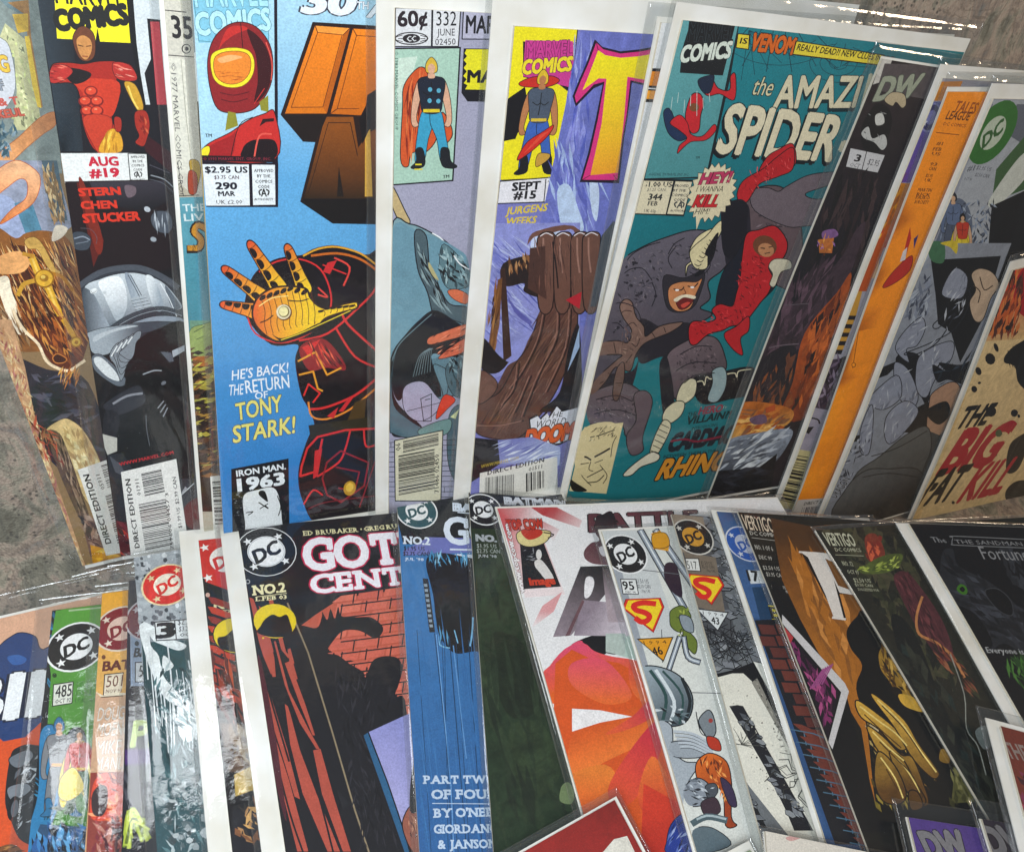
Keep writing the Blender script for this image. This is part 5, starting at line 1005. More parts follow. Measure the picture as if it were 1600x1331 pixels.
S('0e1018', '770,570 830,600 800,560 900,570 960,540 1000,500 1000,700 900,660 840,640 790,650', None); ST('780,560 980,520 980,700 800,660', 30, ['1c2430', '05060a', '2c3a4a'], 70, 9, -40, 40); S('b08a70', '770,700 860,650 900,700 870,900 780,930 740,880 750,760', '1c1410', 5); S('0e0e12', '740,780 830,740 850,800 800,850 750,820'); L('c84a3c', 8, '745,900 790,910')
P('3c3e40', '380,1331 420,1080 500,1020 700,860 800,900 1000,700 1000,1331'); S(('5a5c5c', '2a2a2c', 560, 1000, 620, 1331), '340,1331 400,1100 520,1000 640,900 740,860 760,960 720,1080 640,1331', '141416', 5); S(('5a5c5e', '1c1c1e', 500, 1090, 520, 1280), '320,1310 360,1160 450,1070 560,1060 720,1080 760,1331', '141416', 5); L('1c1c1e', 4, '480,1000 600,960 740,880'); L('1c1c1e', 4, '440,1100 560,1080 700,1100'); P('0e0e12', '380,910 430,900 420,930 370,940')
ST('340,940 500,860 420,1060 320,1200', 60, ['a8aebc', '4a5060', '2a2e3a', '7a8294'], 40, 9, 110, 50)
mot(.04); part('caption'); T('DRAGON', 318, 1200, 386, 1110, 34, '22242c', b=.02, ol='c8ccd4', ow=.03)
done()

# ---- cream cover with big red lettering
begin('bagged comic with cream and fiery cover lettered THE BIG FAT KILL, at the right end', ROW1, 13, BL=(1372, 940), thru=(1612, 352), H=.296, W=.19, base='d2a56c', brd=(4, 6), bag=(3, 5), sleeve=1)
F(*B3); mot(.25)
P(('c04a24', 'd8b880', 1150, 200, 1040, 520), '1150,0 1400,0 1400,1331 640,1331'); P(('d8401c', 'c87c3c', 1120, 200, 1050, 480), '1200,-60 1280,-60 1130,420 1010,440'); S('a8141c', '1160,200 1240,100 1240,330 1180,320'); ST('1080,180 1210,60 1180,440 1040,420', 90, ['8a3a1c', '3a1c14', 'c85c24', '5a2a1c', 'd87c3c'], 90, 14, 108, 14)
P('e0c592', '1020,460 1400,440 1400,1331 700,1331'); mot(.08)
S('14100e', '1120,520 1180,470 1260,460 1260,700 1180,660 1160,580 1110,560'); S('14100e', '1130,1080 1140,960 1190,910 1240,900 1220,1000 1180,1080'); S('14100e', '1130,1180 1180,1130 1250,1140 1250,1260 1150,1240'); ST('1110,480 1200,480 1180,620 1130,560', 20, ['14100e'], 50, 7, 100, 30)
for x, y, a, b in ((1043, 543, 24, 28), (986, 600, 14, 20), (965, 684, 14, 16), (1130, 398, 14, 12), (1072, 490, 10, 22), (828, 888, 16, 14), (856, 832, 8, 8), (1086, 895, 18, 18), (1160, 800, 18, 18), (1075, 1000, 8, 7), (875, 1225, 8, 8), (1182, 815, 7, 9), (990, 655, 8, 6), (1046, 790, 26, 26)): E('14100e', x, y, a, b, -20, 10)
part('title'); T('THE', 870, 870, 1015, 850, 92, '14100e', b=.05, sh=.12); T('BIG', 795, 1085, 1045, 1040, 185, 'b01c2c', b=.06, sh=.12); T('FAT', 695, 1240, 855, 1210, 150, '14100e', b=.05, sh=.12); T('KILL', 895, 1222, 1095, 1180, 150, 'b01c2c', b=.05, sh=.12); E('4a5c3c', 1086, 895, 16, 18)
part('cover'); P('6a3c44', '1080,1250 1250,1230 1250,1331 1060,1331'); S('b9a08c', '1170,1250 1260,1220 1260,1331 1140,1331', '14100e', 5); S('a83a34', '850,1290 960,1270 960,1331 840,1331')
done()
# ================================================================== front row, left to right
def PX(): F(0, 0, 1)
begin('bagged comic with big white letters on navy above orange, leftmost of the front row', ROW2, 0, TL=(-262, 1030), thru=(-290, 1500), top=(76, 950), base='d9a888', brd=(2, 2), bag=(4, 11, 9), sleeve=1)
F(*B4); mot(.08)
P('dba98a', '-900,200 260,200 260,2000 -900,2000')
S('1d3a6e', '-300,600 -60,560 30,500 80,475 140,490 170,540 300,500 300,1000 -300,1000', '141c34', 5); S('2a5a9e', '30,570 70,560 105,575 90,595 50,598'); P('1d3a6e', '-900,620 170,620 230,860 150,860 0,900 -900,1000')
part('title'); T('BIM', -180, 832, 330, 770, 168, 'eceef0', ol='141c34', ow=.03, b=.05)
part('cover'); P(('d8501c', 'e0601e', 0, 900, 0, 1300), '-900,960 0,900 260,850 260,2000 -900,2000'); S('d8501c', '-60,900 30,910 60,940 120,860 200,860 200,1400 -60,1400')
S('1a1c20', '40,960 70,920 130,910 180,960 190,1280 90,1290 40,1200 20,1120'); ST('40,940 180,930 180,1270 60,1260', 60, ['5a6068', '8a9098', '2c3036', 'b4bac0', '101216'], 46, 14, -25, 50); S('6a7078', '40,960 110,930 130,960 80,1000 45,990', '101216', 5); S('7a8088', '30,1080 100,1060 120,1090 50,1130', '101216', 5); E('101216', 55, 1160, 26, 50, 10); E('5a6068', 58, 1160, 14, 34, 10)
S('7a4a24', '-40,1331 0,1310 50,1300 90,1331 90,1400 -40,1400'); ST('-10,1310 80,1310 80,1350 -10,1350', 14, ['a8743c', '4a2a14'], 40, 8, -20, 20)
done()

begin('bagged comic with green strip, black round badge and 485 OCT 92 box', ROW2, 1, TL=(82, 955), thru=(44, 1331), top=(150, 946), base='4c8a2c', brd=(-.5, .5), bag=(7, 7), sleeve=1)
F(*B4); mot(.08)
P('10161c', '190,380 240,380 150,1500 60,1500'); ST('195,400 220,400 150,1300 110,1300', 40, ['1c5a7a', '0c1016', '2a80a8'], 40, 12, 60, 40)
P(('4f9230', '3f7c26', 300, 400, 260, 1200), '220,388 500,370 470,1240 158,1222 200,640 190,560'); P('9ab488', '270,385 400,372 400,378 270,392') 
DC(300, 527, 116, '0e0e12', rot=22); E('1a3a14', 214, 640, 9, 9)
part('price_box'); PANEL('d6d8cc', '210,676 287,664 282,748 206,760', '141a10', 4); T('485', 216, 728, 280, 718, 46, '1c1c1e', b=.01); T('OCT 92', 216, 750, 278, 742, 16, '2c2c2e', b=.02); T('US $1.25', 300, 690, 390, 680, 26, '1c4a1c', b=.0); T('CAN $1.50', 296, 722, 395, 712, 26, '1c4a1c', b=.0); T('U.K. 60P', 292, 748, 392, 740, 18, '1c4a1c', b=.0)
part('figure_picture'); S('2a78a8', '160,860 230,850 260,1000 220,1180 150,1331 110,1500 100,1300 150,1100', '0c1016', 5); S('1a2c3c', '270,860 330,860 340,1010 280,1100 230,1160 250,1000', '0c1016', 4)
FIG(232, 1185, 380, '7a7c80', '74777c', skin='b88a68', hair='2a6a94', boots='2a6a94', arms='7a7c80', belt='d8902c', lean=.0); FIG(312, 1175, 330, 'b8342c', '2c5a2c', skin='b88a68', hair='16140e', boots='1c3a1c', cape='e0c42a', arms='b8342c', belt='e0b42a')
S('e0c42a', '240,1040 290,1000 330,1080 270,1130 230,1110', '0c1016', 4); P('3a4434', '225,1150 260,1160 240,1172 190,1160'); T('TM', 168, 1206, 198, 1204, 14, '14240e', b=.03)
part('cover'); P('2a4a6a', '158,1222 470,1240 450,1500 60,1500'); ST('150,1230 440,1240 420,1331 110,1331', 70, ['3a7ab4', '12182a', '2a5a94', '5a9ac8', '0e141c'], 60, 20, 70, 40)
done()

begin('bagged comic with yellow orange strip, dark red badge and 501 box', ROW2, 2, TL=(160, 928), thru=(133, 1331), top=(200, 920), base='c89a6a', brd=(-.5, .5), bag=(5, 5), sleeve=1)
F(*B4); mot(.12); P(('e0a02c', 'd8a860', 400, 330, 380, 800), '395,300 700,300 680,760 370,780'); P('c8a080', '370,720 700,700 690,1020 350,1020'); L('5a3a20', 4, '395,725 480,718', False); L('5a3a20', 4, '365,780 380,776', False)
DC(478, 455, 106, '7a1420', ringc='d8c8b8', inner='d8b8a8', letter='7a1420', rot=22); E('6a3a1a', 406, 568, 8, 9)
part('title'); T('BATMAN', 402, 622, 640, 600, 36, '5a1c14', b=.04); part('price_box'); PANEL('ddd0b8', '410,636 484,628 480,722 405,716', '3a2418', 4); T('501', 414, 686, 478, 680, 44, '6a3a2c', b=.0); T('NOV 93', 414, 708, 476, 704, 14, '6a3a2c')
part('title')
for i, (s_, y) in enumerate((('DOUG', 818), ('MOENCH', 878), ('MIKE', 950), ('MANLEY', 1012))): T(s_, 380-i*3, y, 380-i*3+(104, 150, 96, 150)[i], y-8, 52, 'd8d2c8', ol='6a4a38', ow=.02, b=.0)
part('cover'); P('8a3a30', '355,1020 690,1010 680,1500 330,1500'); S('d84a30', '360,1090 380,1040 420,1020 440,1060 480,1080 480,1180 400,1210 355,1190'); ST('350,1030 480,1020 470,1210 345,1210', 40, ['e87a4c', 'a82a24', 'f0a070', '6a1c1c'], 50, 12, 60, 60); S('3a2a2c', '360,1110 390,1070 420,1080 420,1150 400,1190 365,1180'); ST('345,1210 690,1200 670,1331 335,1331', 90, ['7a2a34', '4a1a24', 'a84a4c', '2c1a24', 'b87a6a'], 70, 14, 80, 50)
done()

begin('bagged comic showing a dark narrow strip with pale green letter P and green hair', ROW2, 3, TL=(201, 908), thru=(190, 1331), base='2c2c36', brd=(-.5, .5), bag=(3, 5), sleeve=0)
F(*B4); mot(.15); P('22242e', '498,270 620,260 620,360 498,380'); P('8a9ab0', '510,480 700,470 700,680 512,680'); DC(596, 415, 104, '6a2430', ringc='b8b0b4', inner='b8a8a8', letter='6a2430', rot=20); E('2c3440', 536, 514, 9, 10)
T('BATMAN', 524, 566, 700, 560, 34, '22242e', b=.04); part('price_box'); PANEL('c8ccd0', '530,588 640,582 640,660 530,664', '22242e', 4); T('502', 540, 644, 610, 640, 44, '3a3c44'); part('cover')
P('1c1c24', '490,680 700,680 690,1500 470,1500'); T('PRE', 512, 918, 720, 905, 98, 'a8bc5c', ol='1c2410', ow=.03, b=.04); P('4a2c6a', '490,930 640,925 640,985 490,990'); ST('490,1000 620,1000 600,1150 480,1150', 40, ['2c2c34', '4a4a54', '16161c', '3a3a44'], 60, 14, 90, 50)
for k_ in range(16): L(random.choice(['a8b83c', '7a8a2c', 'c8d45c', '5a6a1c']), random.uniform(8, 18), f'{480+random.uniform(0,40)},{1220+random.uniform(0,100)} {510+random.uniform(-10,20)},{1170+random.uniform(-10,60)} {570+random.uniform(-20,20)},{1190+random.uniform(0,100)}')
done()

begin('bagged comic with pale grey stone cover, bright red round badge and number 3 box', ROW2, 4, TL=(209, 872), thru=(246, 1331), top=(280, 858), base='8a9298', brd=(-.5, .5), bag=(4.5, 3), sleeve=1)
F(*B4); mot(.4); P('9aa0a4', '500,100 1000,100 1000,470 520,440'); SP('520,170 760,150 770,480 560,480', 130, ['5a5e64', 'b8bcc0', '3c4046', 'd0d4d6', '6c7278'], 3, 12)
DC(655, 283, 100, 'd42a20', ringc='e8d0a0', inner='ece0cc', letter='d42a20', rot=28); mot(.05)
part('cover'); mot(.3); P(('23474c', '2f4e54', 600, 520, 700, 1300), '555,510 1000,480 1000,1500 620,1500'); P('1c3a40', '560,520 640,700 590,1000 560,800')
for d in ('545,450 580,440 590,520 620,560 640,640 690,700 720,740 700,760 640,720 600,640 570,560', '600,500 680,500 730,520 700,540 640,520', '640,560 680,600 640,620', '700,720 760,760 780,840 740,900 700,860', '560,430 620,460 640,500 600,500'): S('dfe4e4', d); 
for k_ in range(16): L('d4dadc', random.uniform(3, 7), f'{570+k_*12},{500+random.uniform(0,260)} {590+k_*12},{640+random.uniform(0,200)} {600+k_*12},{760+random.uniform(0,200)}')
ST('600,600 780,600 820,1331 640,1331', 120, ['3c6468', '1c3438', '7a9498', '55777c', 'aebcbe', '8e9ca0'], 60, 12, 70, 50); SP('640,1060 840,960 860,1331 660,1331', 60, ['8e989a', 'b4bcbe', '55666a', '3a484c'], 6, 26)
mot(.05); part('price_box'); PANEL('dadedf', '606,430 800,412 806,490 612,502', '1c2024', 4); L('1c2024', 4, '684,424 690,494', False); T('3', 616, 492, 678, 486, 56, '1c2024', b=.05); T('$2.25 US', 696, 440, 790, 432, 22, '3c4046'); T('$3.25 CAN', 700, 466, 796, 458, 20, '3c4046'); T('OCT 97', 704, 486, 790, 480, 14, '1c2024', b=.03)
done()

begin('bagged comic in white board with bright red badge and orange streaks, beside the black cover', ROW2, 5, TL=(310, 844), thru=(363, 1331), top=(380, 838), base='6a2418', brd=(8, 7), bag=(2, 2), sleeve=1)
F(*B5); mot(.1); P('0f0c10', '60,180 300,170 400,1500 150,1500')
P('c42a22', '70,195 230,190 300,340 260,372 180,375 95,345'); DC(170, 262, 110, 'c42a22', ringc='c42a22', inner='e8e0d8', letter='c42a22', rot=24); part('publisher_badge'); f = unit(170, 262, 112)
for x, y in ((-.63, .55), (-.63, -.66)): put('ece8e2', [star(f, x, y, .17, .2)])
E('c8a090', 104, 393, 8, 8); part('title'); T('NO. 3', 128, 444, 260, 434, 24, 'd8d0a0', b=.05); L('d8d0a0', 2, '140,450 240,442', False); T('MAR 03', 146, 466, 260, 458, 15, 'd8d0a0', b=.04)
part('cover')
for k_ in range(10): P('b8381c' if k_ % 2 else '8a2814', f'{105-k_},{400+k_*9+k_*26} {128},{402+k_*9+k_*26} {330},{470+k_*40} {330},{488+k_*40} {118},{424+k_*9+k_*26}')
part('emblem'); E('0f0c10', 205, 540, 84, 68, 5); E('e0c41c', 205, 540, 80, 64, 5); S('0f0c10', '140,550 170,540 205,510 240,500 270,520 285,560 265,590 200,600 150,585'); E('0f0c10', 156, 610, 6, 5); part('cover')
P('1c100e', '130,660 320,690 330,760 140,720'); ST('120,620 320,660 330,980 170,960', 70, ['8a3018', '2a1410', 'b85028', '5a2014', '3a1c14'], 110, 16, 70, 18); mot(.25)
P('5a4434', '150,860 400,880 400,1040 180,1040'); ST('150,880 400,880 390,1030 180,1030', 40, ['7a6248', '3a2c24', '8a7454'], 90, 20, 80, 30); P('b89a4c', '200,1050 300,1000 340,1080 205,1130'); P('14121a', '195,1180 420,1160 420,1500 200,1500'); ST('205,1170 340,1150 360,1320 210,1320', 40, ['a87a4c', '2c2420', '7a4c2c', 'c89a5c', '1a1614'], 60, 18, 60, 50)
done()

begin('bagged comic in white board with black cover lettered GOT CEN above red bricks', ROW2, 6, TL=(372, 824), thru=(446, 1331), top=(622, 802), base='121014', brd=(8, 8), bag=(2.5, 2.5), sleeve=0)
F(*B5); mot(.07); BK = '17151a'
P('141216', '0,0 1500,0 1500,1500 0,1500')
# brick wall, every brick its own print
cs = ['cc6450', 'd46e58', 'c65e4c']
part('brick_picture'); mot(.12); P('b8543f', '440,500 590,400 1000,340 1000,1000 820,820 700,660 560,600')
for r in range(13):
    y = 372+r*44
    for c_ in range(6):
        x = 560-r*26+c_*96+(r % 2)*40; sk = -.13
        if x < 430+0*r: continue
        P(random.choice(cs), [(x+3, y+3+(x-590)*sk), (x+92, y+3+(x-501)*sk), (x+92-8, y+41+(x-501)*sk), (x+3-8, y+41+(x-590)*sk)])
part('cover'); mot(.05); P(BK, '200,100 900,60 900,345 590,392 440,505 400,520 200,600'); P(BK, '380,480 442,506 470,640 400,640')
for r in range(1, 13): L(BK, 5, f'{590-r*0},{385+r*44} {860},{350+r*44}', False)
for r in range(0, 12):
    for c_ in range(4): L(BK, 5, f'{640+c_*90-(r%2)*45},{378+r*44-c_*12} {634+c_*90-(r%2)*45},{418+r*44-c_*12}', False)
S(BK, '430,505 500,510 520,470 522,450 540,480 552,440 568,475 580,432 592,465 640,470 700,470 740,500 742,525 715,548 660,520 600,520 560,560 540,600 580,610 620,640 670,670 680,690 700,640 720,620 760,612 800,622 815,660 800,720 790,760 830,820 830,1400 300,1400 250,640 420,600')
E(BK, 765, 660, 48, 46)
mot(.1)
for d in ('256,400 270,405 325,560 340,680 326,680 290,560', '290,430 302,440 345,600 352,690 340,690', '325,405 342,410 390,600 405,612 398,622 372,590', '385,640 412,628 450,760 495,905 486,905 440,790', '285,640 300,665 340,780 395,960 440,1140 420,1130 370,960 320,800', '385,790 398,800 440,960 500,1120 585,1331 540,1331 450,1120 405,940', '488,960 515,955 560,1120 625,1331 596,1331 520,1120', '345,560 352,560 400,740 470,880 512,955 500,955 440,860 385,720', '325,850 345,900 400,1070 470,1331 430,1331 370,1090', '395,590 405,585 420,640 405,650'):
    P('ac4c3c', d)
for d in ('300,640 330,760 400,1000', '345,600 400,800 500,1100 560,1331', '330,900 400,1180 450,1331', '430,700 520,950 600,1200', '280,560 330,680'): L(BK, 7, d)
L('8a7a60', 6, '395,420 470,600 560,900 640,1180 690,1331', False); S('4a1a24', '285,640 300,640 350,900 390,1200 370,1160 310,880')
ST('560,640 800,760 700,900 790,1290 660,1320', 160, ['1c1a20', '242228', '0e0c10', '2a282e'], 60, 8, 80, 30)
P(('8a8cc4', 'a4a0cc', 800, 850, 780, 1200), '692,892 830,828 1000,760 1000,1331 850,1331 760,1100'); P('2a5a80', '672,905 692,892 800,1190 880,1500 820,1331 740,1100'); L('0e1418', 5, '690,895 760,1080 830,1290', False)
S('9a5a48', '820,1200 850,1160 900,1180 900,1331 850,1331 815,1250', '121014', 5); ST('825,1180 880,1180 880,1320 840,1310', 14, ['5a2a24', 'c88a6c'], 40, 8, 80, 20); S(BK, '850,1020 880,1000 880,1160 840,1180')
mot(.03); DC(318, 232, 98, '121014', rot=24); part('publisher_badge'); f = unit(318, 232, 98); put('e8e8e8', [ring(f, 1.12)]); put('121014', [ring(f, 1.09)]);
for a in (50, 140, 230, 320): t = math.radians(a); put('e8e8e8', [star(f, .82*math.cos(t), .82*math.sin(t), .18, .2)])
put('e8e8e8', [ring(f, .70)]); put('9aa0a8', [ring(f, .67)]); put('e8e8e8', [ring(f, .65)])
dclet(f, 24, '1c1a20', 1.25); E('c8c8c8', 250, 343, 8, 8); E('121014', 250, 343, 6, 6)
part('title'); T('ED BRUBAKER', 452, 174, 654, 158, 17, 'e0d8a8', b=.03, sf=True); E('e0d8a8', 664, 148, 3, 3); T('GREG RUCKA', 676, 156, 860, 138, 17, 'e0d8a8', b=.03, sf=True)
T('GOTHAM', 462, 300, 1170, 234, 112, 'ece8ee', ol='c41c4c', ow=.03, b=.045, sf=True); T('CENTRAL', 486, 384, 1070, 318, 66, 'ece8ee', ol='c41c4c', ow=.04, b=.04, sf=True)
T('NO.2', 268, 392, 388, 378, 34, 'e4dcae', b=.035, sf=True); L('e4dcae', 2, '280,398 392,384', False); T('L.FEB 03', 278, 414, 392, 404, 15, 'e4dcae', b=.035, sf=True)
part('emblem'); E('e0c41c', 349, 486, 78, 63, 3); S('121014', '284,528 296,505 312,480 340,462 366,470 392,462 404,490 412,520 405,534 380,544 330,544'); E('e0c41c', 306, 548, 4, 3)
done()

begin('bagged comic with blue cover lettered PART TWO OF FOUR at its foot', ROW2, 7, TL=(620, 767), thru=(655, 1331), top=(733, 778), base='2f68a0', brd=(-.5, .5), bag=(3.5, 3), sleeve=1)
F(*B6); mot(.12); P(('3672aa', '2a5c94', 200, 400, 200, 1200), '60,240 900,240 900,1600 60,1600'); P('0f1218', '20,40 900,60 900,240 70,240'); P('6a70b0', '160,215 700,230 700,250 70,280 70,262')
DC(117, 124, 74, '2a5058', rot=24); mot(.05); part('title'); T('BATMAN', 248, 122, 480, 140, 26, 'd4dce8', b=.07); L('d4dce8', 4, '262,128 500,150', False); T('GOTHAM', 218, 236, 800, 268, 92, 'dce4f0', b=.035, sf=True); L('d4dce8', 6, '236,258 600,268', False); T('OF', 244, 312, 330, 316, 36, 'dce4f0', b=.08); L('d4dce8', 6, '238,322 600,330', False)
T('NO.2', 70, 238, 164, 242, 26, 'd8e0ea', b=.035, sf=True); part('price_box'); T('$1.95 US', 72, 262, 146, 264, 16, '101624', b=.03); T('$2.75 CAN', 70, 280, 158, 282, 15, '101624', b=.03); T('JUL \'98', 76, 297, 142, 299, 11, 'c8d4e4', b=.03)
part('cover'); mot(.06); S('0b0c12', '150,300 200,270 320,290 420,290 420,640 330,620 260,628 220,600 190,540 175,420'); ST('160,270 300,280 290,310 170,310', 40, ['0b0c12', '8ac0dc', '3c88b4'], 40, 5, 80, 25)
P('1c2028', '138,360 158,362 182,552 162,552'); 
for k_ in range(9): P('8a98a4', f'{142+k_*2.4},{380+k_*18} {154+k_*2.4},{380+k_*18} {155+k_*2.4},{390+k_*18} {144+k_*2.4},{390+k_*18}')
L('7ab4d8', 5, '190,560 200,598 235,608'); L('7ab4d8', 6, '305,600 312,560 316,500'); L('7ab4d8', 4, '250,545 262,590'); ST('190,540 240,560 240,600 200,600', 12, ['0b0c12', '5a9cc4'], 50, 5, 85, 8)
for x0, x1, w_ in ((118, 165, 2), (180, 260, 3), (205, 238, 2), (232, 290, 3), (255, 300, 2), (300, 345, 3), (215, 225, 2)): L('123252', w_, f'{x0},{520+x0*.2} {x1},1331', False)
L('6a9cd0', 3, '186,560 236,1100 245,1331', False); L('5a8cc0', 4, '246,600 290,1000', False); ST('90,400 340,640 360,1331 130,1331', 60, ['2d6299', '366ea6'], 300, 4, 84, 2)
part('title'); T('PART TWO', 138, 1090, 395, 1088, 28, 'b8c8dc', b=.035, sf=True); T('OF FOUR', 168, 1144, 400, 1142, 32, 'b8c8dc', b=.035, sf=True); L('b8c8dc', 3, '170,1160 520,1162', False); T("BY O'NEIL,", 174, 1210, 405, 1204, 32, 'b8c8dc', b=.035, sf=True); T('GIORDANO', 176, 1266, 402, 1262, 30, 'b8c8dc', b=.035, sf=True); T('& JANSON', 190, 1320, 400, 1316, 30, 'b8c8dc', b=.035, sf=True)
done()

begin('bagged comic with very dark green cover between the blue cover and the white orange cover', ROW2, 8, TL=(733, 764), thru=(771, 1331), top=(800, 772), base='1c2818', brd=(-.5, .5), bag=(3, 3), sleeve=0)
F(*B6); mot(.5); P('20301c', '280,40 1200,40 1200,1600 300,1600'); 
for d, c in (('330,260 430,240 480,420 400,520 340,420', '263420'), ('380,560 500,600 560,800 460,860 400,760', '182212'), ('440,900 560,880 620,1060 500,1140', '28361f'), ('340,640 400,700 400,900 360,840', '2a3822'), ('480,420 560,640 600,820 540,700', '141c10')): S(c, d)
ST('330,200 700,250 760,1200 400,1250', 60, ['212e1c', '1b2617', '26341f'], 240, 26, 76, 12); mot(.05)
P('101418', '295,50 700,70 700,190 310,185'); DC(352, 118, 66, '14161c', rot=20); part('title'); T('NO. 1', 328, 228, 425, 234, 22, 'a8acb0', b=.06); part('price_box'); T('$1.95 US', 330, 252, 400, 255, 14, '9aa09c', b=.02); T('$2.75 CAN', 330, 270, 412, 273, 14, '9aa09c', b=.02); T("JUN '98", 334, 286, 400, 289, 11, 'a8acb0', b=.03); part('title'); T('BATMAN', 430, 100, 640, 110, 24, 'c8ccd4', b=.07)
part('cover'); S('6a7a52', '625,1100 650,1085 670,1120 660,1160 620,1150'); done()

begin('bagged comic with white cover, black A and P letters and big orange bursts', ROW2, 9, TL=(778, 791), thru=(906, 1250), top=(1040, 806), base='e4e2e2', brd=(.5, 2), bag=(3.5, 2), sleeve=0)
F(*B6); mot(.05); P(('b84a4c', 'e8d8d8', 430, 120, 520, 400), '400,110 520,112 640,420 500,430'); P(('c85a5c', 'e4e2e2', 440, 130, 560, 160), '400,110 560,112 530,400 490,380'); P(('b0363a', 'e0c8c8', 600, 120, 700, 180), '520,112 610,112 700,160 690,185 630,165 560,140'); P(('d89a9c', 'e6e4e4', 560, 480, 540, 540), '520,540 560,460 630,410 600,480'); P(('c87878', 'e4dede', 560, 150, 620, 220), '540,150 620,190 600,230 560,180')
part('caption'); T('www.topcow.com', 500, 412, 443, 170, 17, 'e8e4e4', ol='5a2a2c', ow=.02, b=.05); part('publisher_logo'); P('15131a', '480,225 560,225 625,392 494,400'); S('d8c88a', '470,205 500,188 540,190 590,200 570,235 520,250 480,238', '2a1c14', 4); S('b83020', '485,195 520,185 560,195 550,215 510,225'); T('TOP COW', 440, 190, 566, 186, 34, 'b8301c', ol='2a1010', ow=.05, b=.06); L('2a1c14', 4, '565,200 600,208 580,220'); 
E('d8d4d0', 548, 278, 10, 18); S('d8d4d0', '535,300 560,300 600,360 575,368 550,340 535,320'); ST('490,260 530,260 540,300 500,300', 8, ['8a8a90'], 20, 4, 30, 60); T('image', 518, 386, 606, 382, 24, 'c83a20', ol='2a1010', ow=.03, b=.05)
part('cover'); mot(.06); F(*B7)
P(('d8c8c8', 'a88a90', -200, 300, 60, 600), '60,530 170,520 260,520 260,640 60,600') ; P('b4c8bc', '66,525 180,530 240,650 66,600'); S('0f0e12', '-60,570 66,530 64,606 0,600', None)
F(*B6); 
mot(.1)
S(('d84a68', 'e0601e', 640, 600, 700, 760), '556,710 600,660 660,600 700,585 740,620 800,640 900,660 1000,720 1000,880 800,832 700,812 585,805', None); 
for d, g in (('570,700 660,600 760,640 720,720 600,760', ('d84a6a', 'df5634', 640, 610, 680, 740)), ('585,780 720,700 940,690 900,760 700,800', ('e0601e', 'e87a30', 640, 740, 900, 740)), ('700,800 860,760 1000,790 1000,880 800,832', ('d84a2a', 'e06424', 760, 780, 860, 860))): S(g, d)
P('e8e2e2', '582,806 700,812 850,838 700,890 618,945'); F(*B7); P(('d85c1c', 'd4541c', 0, 0, 1, 1), '-120,640 -60,590 0,620 110,640 200,690 420,1300 380,1600 -200,1600 -130,900')

for d, g in (('-60,640 60,630 158,760 60,790 -60,720', ('dc4e62', 'e2682a', 40, 630, 60, 780)), ('-60,900 60,860 180,800 240,900 60,1000 -60,1060', ('d2571c', 'e87830', 60, 860, 120, 980)), ('-120,1080 60,1010 120,1120 60,1200 -80,1180', ('e07a2c', 'd85a20', 0, 1040, 0, 1180)), ('250,850 262,960 190,1110 110,1170 70,1100 150,960', ('c82c40', 'd8502c', 200, 860, 120, 1150)), ('150,640 190,700 215,780 180,770 150,720', ('d84a3c', 'e06a30', 160, 640, 190, 760)), ('230,980 300,1080 320,1180 220,1200 180,1120', ('e27030', 'cc3c24', 230, 1000, 290, 1190)), ('158,836 220,780 240,830 150,880 60,900', ('c83048', 'dc5a30', 230, 790, 90, 890))): S(g, d)
P('ece8e8', '-60,806 40,812 158,836 40,858 -60,890')
P(('d03c24', 'b82c1c', 200, 1100, 280, 1300), '200,1080 330,1150 360,1331 190,1331'); S('22388a', '285,1290 300,1230 340,1190 400,1180 420,1331 290,1331', '141a34', 4); ST('290,1250 380,1190 380,1331 300,1331', 20, ['5a70b4', '9aa8d0', '14204a'], 50, 8, -50, 30)
part('title'); mot(.2); T('BATTLE', 6, 160, 400, 148, 62, '5a3038', ol='0e0c10', ow=.035, b=.035, sh=.25)
F(*B6); P(('14121a', 'b0a0a8', 700, 350, 760, 560), '690,325 811,330 811,560 640,568 596,570') if 0 else None
P(('1c1a20', '8a7c84', 740, 340, 640, 560), '694,322 790,320 830,330 840,350 660,566 597,570'); P(('8a7c88', 'c8bcc4', 720, 500, 820, 560), '700,440 900,460 900,570 670,566'); P(('3c2a30', 'a8989e', 800, 330, 820, 440), '770,330 860,340 900,420 880,520 790,520'); S('e6e2e4', '712,365 735,360 742,385 728,425 708,430'); P('6a4a50', '640,568 700,440 708,445 655,566')
S(('17151a', '6a444a', 760, 140, 760, 310), '748,150 770,140 811,140 840,300 760,316 715,300 706,270 730,240 760,230 745,200', None); S('e2dce0', '760,255 800,250 800,280 770,285')
S('0f0e12', '700,585 780,570 820,630 780,628 740,610'); P('b0bcb4', '782,560 850,560 850,640 782,625')
done()

begin('bagged comic with white cover, 95 box, red diamond emblem and orange triangle 46', ROW2, 10, TL=(941, 828), thru=(1086, 1318), top=(1040, 820), base='d8dad6', brd=(1, 2), bag=(4, 2), sleeve=0)
F(*B7); mot(.05); P('d8dad4', '-100,100 900,100 1100,1600 0,1600'); P('c8cccc', '50,155 200,160 330,560 180,540'); P('9aa0a8', '60,280 120,300 340,1100 320,1080 180,640')
for w_, c_ in ((26, '23262c'), (18, '8e98a4'), (6, 'd8dee2')): L(c_, w_, '190,160 350,450', False); L(c_, w_, '245,160 400,390', False)
P('d8981c', '228,170 260,160 295,195 290,235 235,225'); S('d8981c', '232,175 280,170 292,215 240,222', '3a2a10', 3); S('2c1a2c', '280,280 320,290 340,400 300,380 275,330'); L('5a5e64', 3, '180,300 330,320', False); L('5a5e64', 3, '265,520 268,640', False); L('5a5e64', 3, '370,750 560,756', False)
